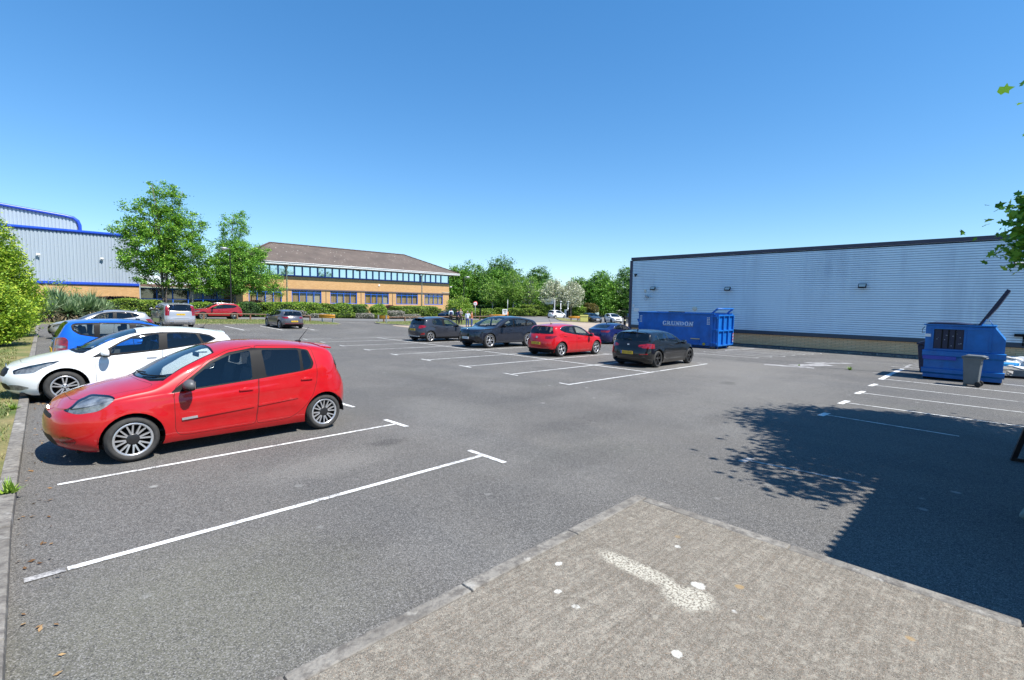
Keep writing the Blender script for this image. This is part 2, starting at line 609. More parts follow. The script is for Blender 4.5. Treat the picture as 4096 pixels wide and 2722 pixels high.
def seat_mesh():
    m = MB()
    m.box((0, 0, 0.10), (0.50, 0.48, 0.18))
    m.box((-0.27, 0, 0.42), (0.13, 0.46, 0.58), M=Matrix.Rotation(R(-14), 3, 'Y'))
    m.box((-0.35, 0, 0.80), (0.09, 0.25, 0.17), M=Matrix.Rotation(R(-8), 3, 'Y'))
    ob = m.build('seat', CLOTH, bevel=0.035)
    me = ob.data; bpy.data.objects.remove(ob); return me
SEAT = seat_mesh()
LINING = plain('grey_lining', (0.11, 0.11, 0.115), 0.9)

def make_car(S, name='parked_car', detail=2):
    """builds one car at the origin, nose towards +x; returns its Empty"""
    root = empty(name)
    kw = dict(nu_f=13, nu_s=46, nu_r=14, nv=14, ns=8, nt=12) if detail >= 2 else dict(nu_f=9, nu_s=28, nu_r=10, nv=10, ns=6, nt=8)
    bm, lay, g = car_shell(S, **kw)
    names = {}; ids = {}
    def pid(n):
        if n not in ids: ids[n] = len(ids)+1
        return ids[n]
    L = S['L']; hw = S['W']/2; mid = S['fo']+S['wb']/2
    zs = g['zs']
    side = lambda c, n: c.y > hw*0.45 and abs(n.y) > 0.15
    # --- doors
    gap = S.get('gap', 0.006)
    for k, dp in enumerate(S.get('doors', [])):
        dp = rpoly(dp, 0.07, 3)
        cookie(bm, lay, opoly(dp, gap*0.5), 'side', pid('gap'), side, only={0})
        cookie(bm, lay, opoly(dp, -gap*0.5), 'side', pid('door%d' % k), side, only={pid('gap')})
    if 'bonnet' in S and detail >= 2:
        bp = rpoly(S['bonnet'], 0.05, 3)
        cookie(bm, lay, opoly(bp, gap*0.5), 'top', pid('gap'), lambda c, n: n.z > 0.15, only={0})
        cookie(bm, lay, opoly(bp, -gap*0.5), 'top', pid('bonnet'), lambda c, n: n.z > 0.15, only={pid('gap')})
    # --- glass and trim
    up = lambda c, n: c.y > hw*0.4 and abs(n.y) > 0.2 and c.z > 0.6
    if 'dlo' in S:
        cookie(bm, lay, rpoly(S['dlo'], S.get('dlor', 0.05), 4), 'side', pid('window_trim'), up)
        for k, (pp, mt) in enumerate(S['panes']):
            cookie(bm, lay, rpoly(pp, 0.035, 3), 'side', pid('side_window%d' % k), up, only={pid('window_trim')})
    ws = S['ws']      # windscreen: x bottom centre, x top centre, half width bottom, half width top, sweep
    xb, xt, wb_, wt_, sw, swt = ws
    ptsb = [(xb+sw*(k/6)**2, wb_*k/6) for k in range(7)]
    ptst = [(xt+swt*(k/6)**2, wt_*k/6) for k in range(6, -1, -1)]
    wp = [(xb, -0.2)]+ptsb+ptst+[(xt, -0.2)]
    f_up = lambda c, n: n.z > 0.1
    cookie(bm, lay, opoly(wp, 0.022), 'top', pid('windscreen_seal'), f_up, only={0, pid('gap'), pid('bonnet')})
    cookie(bm, lay, wp, 'top', pid('windscreen'), f_up, only={pid('windscreen_seal')})
    if 'cowl' in S:
        cookie(bm, lay, S['cowl'], 'top', pid('windscreen_seal'), f_up, only={0, pid('gap'), pid('bonnet')})
    if 'rear_glass' in S:
        rp, xa = S['rear_glass']
        fr_ = lambda c, n: c.x > xa and c.z > 0.5
        cookie(bm, lay, rpoly(rp, 0.06, 3), 'front', pid('rear_window'), fr_, only={0})
    for (pn, proj, poly, lim) in S.get('cuts', []):
        x0, x1, y0, y1 = lim
        fl = lambda c, n: x0 < c.x < x1 and y0 < c.y < y1
        cookie(bm, lay, poly, proj, pid(pn), fl)
    # --- wheel arches
    for ax in (S['fo'], S['fo']+S['wb']):
        ra = S['rt']+S.get('archgap', 0.045)
        circ = [(ax+ra*math.cos(2*PI*k/32), S['rt']+ra*math.sin(2*PI*k/32)) for k in range(32)]
        sd = lambda c, n: c.y > hw*0.6
        if S.get('arch_trim'):
            rb = ra+S['arch_trim']
            c2 = [(ax+rb*math.cos(2*PI*k/32), S['rt']+rb*math.sin(2*PI*k/32)) for k in range(32)]
            cookie(bm, lay, c2, 'side', pid('arch_trim'), sd)
        cookie(bm, lay, circ, 'side', pid('HOLE'), sd)
    if S.get('sill_trim'):
        zt = S['sill_trim']
        cookie(bm, lay, [(-0.2, -0.2), (L+0.3, -0.2), (L+0.3, zt), (-0.2, zt)], 'side', pid('sill_trim'), None, only={0, pid('gap'), pid('door0'), pid('door1')} | ({pid('arch_trim')} if S.get('arch_trim') else set()))
    bm.normal_update()
    bmesh.ops.delete(bm, geom=[f for f in bm.faces if f[lay] == pid('HOLE')], context='FACES')
    bm.verts.index_update(); bm.normal_update()
    # --- to local space
    vco = {v: Vector((mid-v.co.x, v.co.y, v.co.z)) for v in bm.verts}
    vno = {}
    for v in bm.verts:
        n = Vector((-v.normal.x, v.normal.y, v.normal.z))
        if v.co.y < 1e-4: n.y = 0
        vno[v] = n.normalized() if n.length > 1e-6 else Vector((0, 0, 1))
    groups = {}
    inv = {v: k for k, v in ids.items()}
    for f in bm.faces:
        groups.setdefault(inv.get(f[lay], 'body'), []).append(f)
    P = S['paint']
    def mesh_of(nm, faces, sides, mats, fm=None, off=0.0, keepn=True):
        vs = []; ns_ = []; fs = []; mi = []
        for sgn in sides:
            mp = {}
            for f in faces:
                idx = []
                for v in f.verts:
                    if sgn < 0 and abs(v.co.y) < 1e-5 and (1, v) in mp0: idx.append(mp0[(1, v)]); continue
                    if v not in mp:
                        p = vco[v].copy(); n = vno[v].copy()
                        if off: p = p + n*off
                        if sgn < 0: p.y = -p.y; n.y = -n.y
                        mp[v] = len(vs); vs.append(p); ns_.append(n)
                        if sgn > 0: mp0[(1, v)] = mp[v]
                    idx.append(mp[v])
                # x was mirrored, so flip once for sgn>0
                if sgn > 0: idx = idx[::-1]
                fs.append(idx); mi.append(fm(f) if fm else 0)
            if sgn > 0: pass
        me = bpy.data.meshes.new(nm)
        me.from_pydata([tuple(v) for v in vs], [], [tuple(f) for f in fs])
        for m_ in mats: me.materials.append(m_)
        me.polygons.foreach_set('material_index', mi)
        me.polygons.foreach_set('use_smooth', [True]*len(me.polygons))
        me.update()
        if keepn:
            me.normals_split_custom_set_from_vertices([tuple(n) for n in ns_])
        o = bpy.data.objects.new(nm, me); link(o); o.parent = root
        return o
    def whole(nm, faces, mats, fm=None, off=0.0):
        global mp0
        mp0 = {}
        return mesh_of(nm, faces, (1, -1), mats, fm, off)
    def pair(nm, faces, mats, off=0.0):
        global mp0
        res = []
        for s in (1, -1):
            mp0 = {}
            res.append(mesh_of(nm, faces, (s,), mats, None, off))
        return res
    gp = groups.get('gap', [])
    gset = set(gp)
    body = whole('body', groups.get('body', []) + gp, [P, DARK], lambda f: 1 if f in gset else 0)
    if 'bonnet' in groups: whole('bonnet', groups['bonnet'], [P])
    doors = {}
    for k in range(len(S.get('doors', []))):
        if 'door%d' % k in groups: doors[k] = pair('door', groups['door%d' % k], [P])
    if 'window_trim' in groups: pair('window_trim', groups['window_trim'], [S.get('trim', TRIM)])
    for k, pm in enumerate(S.get('panes', [])):
        if 'side_window%d' % k in groups: pair('side_window', groups['side_window%d' % k], [pm[1]], 0.001)
    if 'windscreen' in groups: whole('windscreen', groups['windscreen'], [S.get('wsm', GLSW)])
    if 'windscreen_seal' in groups: whole('windscreen_seal', groups['windscreen_seal'], [TRIM])
    if 'rear_window' in groups: whole('rear_window', groups['rear_window'], [S.get('rgm', GLSD)])
    if 'arch_trim' in groups:
        for lo, hi in ((0, mid), (mid, 99)): pair('arch_trim', [f for f in groups['arch_trim'] if lo <= f.calc_center_median().x < hi], [S.get('archmat', TRIM)])
    if 'sill_trim' in groups: whole('sill_trim', groups['sill_trim'], [S.get('sillmat', TRIM)])
    for pn in dict.fromkeys(c[0] for c in S.get('cuts', [])):
        if pn not in groups: continue
        clean = pn.rstrip('0123456789')
        mt = S['cutmat'].get(pn)
        if clean == 'headlight':
            for o in pair('headlight', groups[pn], [LENS], 0.004):
                pass
            # reflector bowl behind the lens
            mp = pair('headlight_reflector', groups[pn], [mt or LAMPIN], -0.03)
            lens = [c for c in root.children if c.name.startswith('headlight') and not c.name.startswith('headlight_reflector')][-2:]
            for a, b in zip(mp, lens): a.parent = b
        elif clean in ('fog_recess', 'side_vent', 'kidney_grille', 'taillight', 'fog_light', 'reflector', 'side_lamp', 'indicator'):
            pair(clean, groups[pn], [mt or REDL], 0.003)
        else:
            whole(clean, groups[pn], [mt or TRIM], None, S.get('cutoff', {}).get(pn, 0.0))
    # --- lining
    xcow = S['ws'][0]+0.05
    lin = [f for k_, fl in groups.items() if k_ in ('body', 'gap', 'window_trim', 'door0', 'door1', 'windscreen_seal') for f in fl
           if xcow < f.calc_center_median().x < L-0.25 and f.calc_center_median().z > 0.34]
    if detail >= 1: whole('cabin_lining', lin, [S.get('lining', LINING)], None, -0.028)
    # --- floor, arch liners, cabin
    m = MB()
    m.box((mid-(S['ws'][0]+L-0.3)/2-0.0, 0, 0.36), (L-0.35-S['ws'][0], S['W']-0.16, 0.03))
    m.box((mid-L/2, 0, S['sill']+0.03), (L-0.5, S['W']-0.5, 0.06))
    for ax in (S['fo'], S['fo']+S['wb']):
        xa = mid-ax; ra = S['rt']+S.get('archgap', .045)+.012
        for s in (-1, 1):
            prof = []
            n = 14
            vs = []; fs = []
            for k in range(n+1):
                a = R(-4)+R(188)*k/n
                for yy in (hw-0.045, hw-0.36):
                    vs.append((xa+ra*math.cos(a), s*yy, S['rt']+ra*math.sin(a)))
            for k in range(n): fs.append((2*k, 2*k+1, 2*k+3, 2*k+2))
            fs.append(tuple(2*k+1 for k in range(n+1)))
            m.add(vs, fs)
    m.build('underbody', DARK, root)
    xd = mid-S['ws'][0]
    zc = float(zs(S['ws'][0]+0.3))
    d = MB()
    d.box((xd-0.32, 0, zc-0.12), (0.52, S['W']-0.22, 0.22))
    d.build('dashboard', CLOTH, root, bevel=0.05)
    hs = S.get('hip', 0.40)
    xfs = S.get('seatx', S['fo']+S['wb']*0.52)
    for sy in (-1, 1):
        put('seat', SEAT, root, Matrix.Translation((mid-xfs, sy*0.36, hs)))
        if detail >= 1: put('seat', SEAT, root, Matrix.Translation((mid-xfs-0.86, sy*0.36, hs+0.03)))
    if detail >= 1:
        st = MB()
        n = 20; rr = 0.18; tl = R(-62)
        c = Vector((xd-0.66, -0.36, zc-0.0))
        ring = [c + Matrix.Rotation(R(-25), 3, 'Y') @ Vector((0, rr*math.cos(2*PI*k/n), rr*math.sin(2*PI*k/n))) for k in range(n+1)]
        st.tube(ring, 0.016, 6)
        st.tube([c, c+Vector((0.2, 0, -0.09))], 0.05, 8)
        st.build('steering_wheel', TRIM, root)
        im = MB(); im.box((xd-(S['ws'][1]-S['ws'][0])+0.10, 0, float(g['ztop'](S['ws'][1]))-0.13), (0.03, 0.22, 0.07))
        im.build('interior_mirror', TRIM, root, bevel=0.01)
    # --- wheels
    hb, ty, rm = wheel_parts(S, S.get('rimmat', ALLOY), S.get('style', 'twin5'), S.get('hubmat'), 40 if detail >= 2 else 24)
    tw = S.get('tw', 0.2)
    for ax in (S['fo'], S['fo']+S['wb']):
        for s in (-1, 1):
            Mx = Matrix.Translation((mid-ax, s*(hw-tw/2-S.get('inset', 0.025)), S['rt']))
            if s > 0: Mx = Mx @ Matrix.Rotation(PI, 4, 'Z')
            w = put('wheel', hb, root, Mx)
            put('tyre', ty, w); put('rim', rm, w)
    # --- door handles, mirrors, plates
    for k, (hx, hz) in enumerate(S.get('handles', [])):
        yy = surf_y(bm, hx, hz)
        for s, dr in zip((1, -1), doors.get(k, (root, root))):
            hm = MB()
            x = mid-hx
            hm.box((x, s*(yy+0.016), hz), (0.19, 0.022, 0.028))
            hm.build('door_handle', S.get('handlemat', P), dr, bevel=0.009)
            hm = MB(); hm.sphere((x+0.0, s*(yy-0.004), hz), 0.045, 12, 8, sc_=(1.25, 0.22, 0.75))
            hm.build('handle_recess', S.get('recessmat', P), dr)
    if 'mirror' in S:
        mx, mz, ms = S['mirror']
        yy = surf_y(bm, mx, mz-0.03)
        for s in (1, -1):
            x = mid-mx
            mb = MB()
            mb.sphere((x+0.02, s*(yy+0.14*ms), mz+0.055), 0.1*ms, 16, 10, sc_=(0.85, 1.15, 0.78))
            mm = mb.build('wing_mirror', S.get('mirmat', P), root)
            # flatten the rear of the shell where the mirror glass sits
            for v in mm.data.vertices:
                if v.co.x < x-0.015: v.co.x = x-0.015
            fb = MB()
            fb.box((x+0.035, s*(yy+0.04*ms), mz), (0.07, 0.14*ms, 0.04))
            fb.sphere((x+0.022, s*(yy+0.13*ms), mz+0.02), 0.098*ms, 14, 8, sc_=(0.8, 1.1, 0.5))
            f2 = fb.build('mirror_base', TRIM, mm)
            gm = MB(); gm.box((x-0.019, s*(yy+0.14*ms), mz+0.055), (0.004, 0.17*ms, 0.105*ms))
            gm.build('mirror_glass', CHROME, mm)
    for pl in S.get('plates', []):
        where, pz, txt, mat, band = pl
        if where == 'front':
            x = mid-float(pchip([(z, x) for z, x in S['nose']])(pz))+.012-S.get('plate_in', 0.006); sx = 1
        else:
            x = mid-(S.get('plate_x') or float(pchip([(z, x) for z, x in S['tail']])(pz)))-0.012; sx = -1
        pm = MB(); pm.box((x, 0, pz), (0.012, 0.52, 0.112))
        if band is not None: pm.box((x+sx*0.0065, (-0.235 if sx < 0 else 0.235)*-1, pz), (0.002, 0.046, 0.108), mi=1)
        po = pm.build('number_plate', [mat, band or mat], root)
        Mx = frame_m((x+sx*0.0085, 0, pz), (0, sx, 0), (0, 0, 1))
        if txt:
            text_mesh('plate_lettering', txt, 0.1, BLK, po, Mx, fit=(0.40 if band is None else 0.39, 0.072))
            if band is not None:
                po.children[0].data.transform(Matrix.Translation((0, sx*0.02, 0)))
    for kind in S.get('extras', []):
        kind(root, S, g, mid, bm)
    bm.free()
    return root

def surf_y(bm, x, z):
    best = 0.8; bd = 1e9
    for v in bm.verts:
        d = (v.co.x-x)**2+(v.co.z-z)**2
        if d < bd and v.co.y > 0.3: bd = d; best = v.co.y
    return best

def place(root, x, y, yaw, zoff=0.0):
    """stand a car on the sloping ground"""
    gx = (gz(x+1, y)-gz(x-1, y))/2; gy = (gz(x, y+1)-gz(x, y-1))/2
    n = Vector((-gx, -gy, 1)).normalized()
    fw = Vector((math.cos(yaw), math.sin(yaw), 0)); fw = (fw - n*fw.dot(n)).normalized()
    lf = n.cross(fw)
    root.rotation_euler = Matrix((fw, lf, n)).transposed().to_euler()
    root.location = (x, y, gz(x, y)+zoff)
# ------------------------------------------------------------------ car shapes
def morph(T, L, W, H, wb, fo, rt, **over):
    """stretch a template's outlines to other main dimensions"""
    ro0 = T['L']-T['fo']-T['wb']; ro = L-fo-wb
    def X(x):
        if x < T['fo']: return x*fo/T['fo']
        if x < T['fo']+T['wb']: return fo+(x-T['fo'])*wb/T['wb']
        return fo+wb+(x-T['fo']-T['wb'])*ro/ro0
    kz = H/T['H']; kw = W/T['W']
    Z = lambda z: z*kz
    S = dict(T)
    S.update(L=L, W=W, H=H, wb=wb, fo=fo, rt=rt)
    for k in ('nose', 'tail'): S[k] = [(Z(z), X(x)) for z, x in T[k]]
    for k in ('top', 'shoulder', 'dlo'): S[k] = [(X(x), Z(z)) for x, z in T[k]]
    S['wprof'] = [(Z(z), k) for z, k in T['wprof']]
    S['panes'] = [([(X(x), Z(z)) for x, z in p], m) for p, m in T['panes']]
    S['doors'] = [[(X(x), Z(z)) for x, z in p] for p in T['doors']]
    S['bonnet'] = [(X(x), y*kw) for x, y in T['bonnet']]
    a = T['ws']; S['ws'] = (X(a[0]), X(a[1]), a[2]*kw, a[3]*kw, a[4], a[5])
    S['rear_glass'] = ([(y*kw, Z(z)) for y, z in T['rear_glass'][0]], X(T['rear_glass'][1]))
    cs = []
    for n, pr, p, l in T['cuts']:
        q = [(X(x), Z(z)) for x, z in p] if pr == 'side' else [(y*kw, Z(z)) for y, z in p] if pr == 'front' else [(X(x), y*kw) for x, y in p]
        cs.append((n, pr, q, (X(l[0]) if l[0] > 0 else l[0], X(l[1]), l[2]*kw, l[3]*kw)))
    S['cuts'] = cs
    S['handles'] = [(X(x), Z(z)) for x, z in T['handles']]
    m = T['mirror']; S['mirror'] = (X(m[0]), Z(m[1]), m[2])
    S['crease'] = []
    S['sill'] = Z(T['sill'])
    S['seatx'] = X(T.get('seatx', T['fo']+T['wb']*0.52))
    S['hip'] = 0.40*kz
    S['rim'] = rt*0.70
    S.update(over)
    return S

def ell(cy, cz, ry, rz, n=14, rot=0):
    out = []
    for k in range(n):
        a = 2*PI*k/n; x = ry*math.cos(a); z = rz*math.sin(a)
        out.append((cy+x*math.cos(rot)-z*math.sin(rot), cz+x*math.sin(rot)+z*math.cos(rot)))
    return out

BIG = (-1, 9, 0, 9)
def antenna(x, z, back=True, ln=0.32):
    def f(root, S, g, mid, bm):
        z0 = float(g['ztop'](x))
        m = MB(); m.sphere((mid-x, 0, z0+0.004), 0.05, 12, 6, sc_=(1.2, 0.7, 0.45))
        m.tube([(mid-x, 0, z0), (mid-x-ln*0.62, 0, z0+ln*0.78)], [0.006, 0.003], 6)
        m.build('aerial', TRIM, root)
    return f
def finaerial(x):
    def f(root, S, g, mid, bm):
        z0 = float(g['ztop'](x))
        m = MB(); m.add([(mid-x+0.09, 0, z0-0.01), (mid-x-0.07, 0.028, z0-0.01), (mid-x-0.07, -0.028, z0-0.01), (mid-x-0.06, 0, z0+0.075)], [(0,1,3), (1,2,3), (2,0,3), (0,2,1)])
        m.build('aerial', S['paint'], root)
    return f
def wipers(root, S, g, mid, bm):
    x0 = S['ws'][0]
    for y0, y1 in ((0.10, 0.62), (-0.48, 0.06)):
        pts = []
        for k in range(7):
            y = y0+(y1-y0)*k/6
            xx = x0+0.03+0.10*(y/0.6)**2+0.05*k/6
            pts.append((mid-xx, y, float(g['ztop'](xx))-0.10*(y/0.65)**2*0.7+0.022))
        m = MB(); m.tube(pts, 0.010, 5)
        m.build('wiper', TRIM, root)
def rearwiper(x, z, ln=0.32):
    def f(root, S, g, mid, bm):
        tl = pchip([(zz, xx) for zz, xx in S['tail']])
        tp = S['top']
        def xr(z):      # rear surface position above the tail
            if z <= S['tail'][-1][0]: return float(tl(z))
            zz = [(b, a) for a, b in tp if a > S['L']*0.7 and b >= S['tail'][-1][0]-0.001]
            zz.sort(); return float(np.interp(z, [q[0] for q in zz], [q[1] for q in zz]))
        m = MB(); m.tube([(mid-xr(z)-0.02, 0, z), (mid-xr(z+0.03)-0.025, ln*0.55, z+0.03), (mid-xr(z+0.01)-0.025, ln, z+0.01)], 0.011, 5)
        m.sphere((mid-xr(z)-0.01, 0, z), 0.03, 8, 6)
        m.build('rear_wiper', TRIM, root)
    return f
def spoiler(x0, x1, hwid, z, th=0.03, mat=None):
    def f(root, S, g, mid, bm):
        n = 10; vs = []; fs = []
        for k in range(n+1):
            y = -hwid+2*hwid*k/n; b = 0.06*(y/hwid)**2; d = 0.035*(y/hwid)**2
            vs += [(mid-x0, y, z-d+0.012), (mid-x1+b, y, z-d-0.02), (mid-x1+b, y, z-d-0.02-th), (mid-x0, y, z-d-th)]
        for k in range(n):
            a = 4*k; b = a+4
            for i in range(4): fs.append((a+i, a+(i+1) % 4, b+(i+1) % 4, b+i))
        fs += [(0,1,2,3), (4*n+3, 4*n+2, 4*n+1, 4*n)]
        m = MB(); m.add(vs, fs, 0, False)
        m.build('roof_spoiler', mat or S['paint'], root, bevel=0.008)
    return f
def badge(where, z, r, mat=None, kind='disc', y=0):
    def f(root, S, g, mid, bm):
        if where == 'rear': x = mid-float(pchip([(a, b) for a, b in S['tail']])(z))-0.006; sx = -1
        else: x = mid-float(pchip([(a, b) for a, b in S['nose']])(z))+0.016; sx = 1
        m = MB()
        if kind == 'diamond': m.prism([(y, z-r), (y+r*0.7, z), (y, z+r), (y-r*0.7, z)], x-0.006, x+0.008, 'x')
        else:
            m.lathe([(0, 0.004*sx), (r*0.8, 0.004*sx), (r*0.8, 0.008*sx), (r, 0.006*sx), (r, -0.006*sx)], 16, c=(x, y, z), axis='x')
        m.build('badge', mat or CHROME, root)
    return f
def rails(hw_, x0, x1, mat=None):
    def f(root, S, g, mid, bm):
        for s in (-1, 1):
            pts = []
            for k in range(9):
                t = k/8; x = x0+(x1-x0)*t
                lift = 0.045 if 0 < k < 8 else 0.0
                pts.append((mid-x, s*hw_, float(g['ztop'](x))-S.get('raildrop', 0.06)+lift))
            m = MB(); m.tube(pts, 0.018, 6)
            m.build('roof_rail', mat or GALV, root)
    return f

WPROF = [(.15, .90), (.25, .955), (.4, .985), (.55, 1.0), (.7, .995), (.85, .975), (1.0, .955), (1.2, .94)]

# small red five-door hatch in the foreground
RED = paint('red_paint', (0.44, 0.005, 0.008))
def rubstrips(root, S, g, mid, bm):
    drs = [c for c in root.children if c.name.split('.')[0] == 'door']
    dx = S['fo']-.84
    seg = [((1.37+dx, .485), (2.30+dx, .545)), ((2.36+dx, .55), (2.97+dx, .60))]
    for k, (a, b) in enumerate(seg):
        for s in (1, -1):
            par = drs[2*k+(0 if s > 0 else 1)]
            m = MB(); n = 10
            pts = []
            for i in range(n+1):
                x = a[0]+(b[0]-a[0])*i/n; z = a[1]+(b[1]-a[1])*i/n
                pts.append((mid-x, s*(surf_y(bm, x, z)+0.004), z))
            for i in range(n):
                p, q = Vector(pts[i]), Vector(pts[i+1])
                m.beam(p, q, 0.016, 0.030, mi=1 if (k == 0 and i < 2) else 0)
            m.build('rub_strip', [RED, ALLOY], par)
CLIO = dict(
    L=4.03, W=1.72, H=1.49, wb=2.59, fo=0.84, rt=0.295, tw=0.19, rim=0.213, inset=0.02, sill=0.175, archgap=0.05,
    nose=[(.17, .24), (.22, .11), (.3, .035), (.42, 0.0), (.55, .015), (.64, .05), (.70, .11)],
    tail=[(.17, 3.80), (.25, 3.93), (.38, 4.01), (.55, 4.03), (.68, 4.02), (.8, 3.98), (.92, 3.92), (.98, 3.88)],
    top=[(.11, .70), (.18, .755), (.30, .815), (.50, .88), (.80, .955), (1.06, 1.005), (1.25, 1.10), (1.5, 1.235), (1.75, 1.355), (1.92, 1.42), (2.2, 1.47), (2.5, 1.487), (2.9, 1.475), (3.3, 1.435), (3.55, 1.39), (3.64, 1.34), (3.73, 1.21), (3.82, 1.07), (3.88, .98)],
    shoulder=[(.11, .70), (.3, .735), (.6, .785), (1.0, .82), (1.3, .835), (1.6, .862), (2.4, .925), (3.0, .985), (3.4, 1.0), (3.7, .99), (3.88, .98)],
    wprof=WPROF, tum=0.45, kap=0.86, af=0.68, nf=2.6, ar=0.66, nr=2.5, plan=[(0, .95), (.68, .968), (1.5, 1.0), (2.6, 1.0), (3.3, .985), (4.03, .945)], flare=0.022,
    crease=[(lambda x: .70+.055*(x-1.2), .045, .013, 1.0, 3.8), (lambda x: .36+.03*(x-1.3), .05, -.012, 1.2, 3.1), (lambda x: .815+.06*(x-1.0), .018, .008, .7, 3.8)],
    doors=[[(1.285, .86), (1.30, .33), (1.36, .255), (2.335, .262), (2.375, .92), (2.385, 1.425), (2.02, 1.372), (1.75, 1.25), (1.50, 1.07), (1.335, .945)],
           [(2.345, .262), (2.77, .268), (2.90, .295), (3.07, .42), (3.22, .62), (3.30, .86), (3.315, 1.06), (3.27, 1.385), (2.395, 1.425), (2.385, .92)]],
    dlo=[(1.245, .845), (1.34, .93), (1.53, 1.055), (1.77, 1.235), (2.03, 1.345), (2.36, 1.395), (3.03, 1.372), (3.22, 1.335), (3.275, 1.12), (3.23, 1.035), (3.05, 1.005), (2.40, .942), (1.60, .875)],
    dlor=0.035,
    bonnet=[(.27, -.2), (.27, .25), (.36, .50), (.50, .60), (1.0, .70), (1.10, .66), (1.02, .30), (1.0, -.2)],
    ws=(1.06, 1.89, .66, .545, .17, -.05),
    cowl=[(.985, -.2), (.985, .2), (1.03, .5), (1.13, .70), (1.24, .66), (1.1, .3), (1.07, -.2)],
    rear_glass=([(-.2, 1.005), (.60, 1.005), (.70, 1.05), (.57, 1.33), (.46, 1.37), (-.2, 1.375)], 3.52),
    seatx=2.12, hip=.36,
    handles=[(2.19, .80), (3.12, .875)], mirror=(1.46, .90, 1.0),
    style='v8', rimmat=ALLOY, hubmat=ALLOYD,
    cutmat={'lower_grille': TRIM, 'upper_grille': TRIM, 'fog_recess': REDL, 'headlight': LAMPIN, 'front_lip': CHROME, 'sill_shade': TRIM},
    cuts=[('headlight', 'side', rpoly([(.15, .70), (.27, .668), (.47, .70), (.57, .76), (.665, .845), (.63, .868), (.48, .862), (.32, .805)], .04, 3), (0, .9, .33, 2)),
          ('taillight', 'side', rpoly([(3.69, 1.03), (3.80, 1.045), (3.95, .95), (4.02, .80), (3.93, .76), (3.83, .83), (3.75, .95)], .03, 3), (3.3, 9, .42, 2)),
          ('lower_grille', 'front', rpoly([(-.2, .26), (.40, .26), (.44, .30), (.38, .40), (-.2, .40)], .03, 2), (-1, .5, -1, .6)),
          ('upper_grille', 'front', rpoly([(-.2, .595), (.30, .59), (.33, .62), (.26, .64), (-.2, .645)], .015, 2), (-1, .5, -1, .6)),
          ('fog_recess', 'front', ell(.60, .345, .085, .055), (-1, .7, .3, 1)),
          ('front_lip', 'front', [(-.2, .205), (.46, .205), (.46, .245), (-.2, .245)], (-1, .5, -1, .6))],
    trim=TRIM, paint=RED, mirmat=GTRIM, plate_in=.055, wsm=GLSW, rgm=GLSD,
    plates=[('front', .50, 'LP10 XKD', WHITEP, None)],
    extras=[antenna(3.30, 1.45), wipers, rubstrips, badge('front', .675, .035, None, 'diamond'), spoiler(3.46, 3.72, .49, 1.40, .025)])
CLIO['panes'] = [([(1.51, .888), (2.295, .948), (2.325, 1.362), (2.04, 1.312), (1.79, 1.205), (1.54, 1.03)], GLS),
                 ([(2.50, .968), (3.035, 1.018), (3.055, 1.345), (2.49, 1.362)], GLSD),
                 ([(3.085, 1.025), (3.19, 1.05), (3.235, 1.12), (3.195, 1.325), (3.10, 1.338)], GLSD)]
WHITE = paint('white_paint', (0.80, 0.81, 0.82))
WHITE2 = paint('white_paint_clean', (0.78, 0.79, 0.80))
SILV = paint('silver_paint', (0.50, 0.51, 0.53), 0.55, 0.3)
SILV2 = paint('pale_silver_paint', (0.40, 0.40, 0.41), 0.45, 0.3)
BLUEP = paint('bright_blue_paint', (0.008, 0.13, 0.62), 0.35, 0.3)
GREYP = paint('mid_grey_paint', (0.12, 0.12, 0.135), 0.5, 0.3)
DGREY = paint('dark_grey_paint', (0.030, 0.033, 0.043), 0.2, 0.3, dust=0.03)
DGREY2 = paint('gunmetal_paint', (0.013, 0.017, 0.029), 0.2, 0.28, dust=0.03)
BLACKP = paint('black_paint', (0.005, 0.005, 0.006), 0.0, 0.3, dust=0.01)
NAVY = paint('navy_paint', (0.006, 0.012, 0.085), 0.3, 0.3)
NAVY2 = paint('dark_navy_paint', (0.008, 0.013, 0.04), 0.3, 0.3)
DRED = paint('deep_red_paint', (0.30, 0.006, 0.016), 0.15, 0.3)
RED2 = paint('bright_red_paint', (0.48, 0.005, 0.010), 0.0, 0.3)
PGREENP = paint('pale_green_paint', (0.55, 0.66, 0.58), 0.0, 0.4)

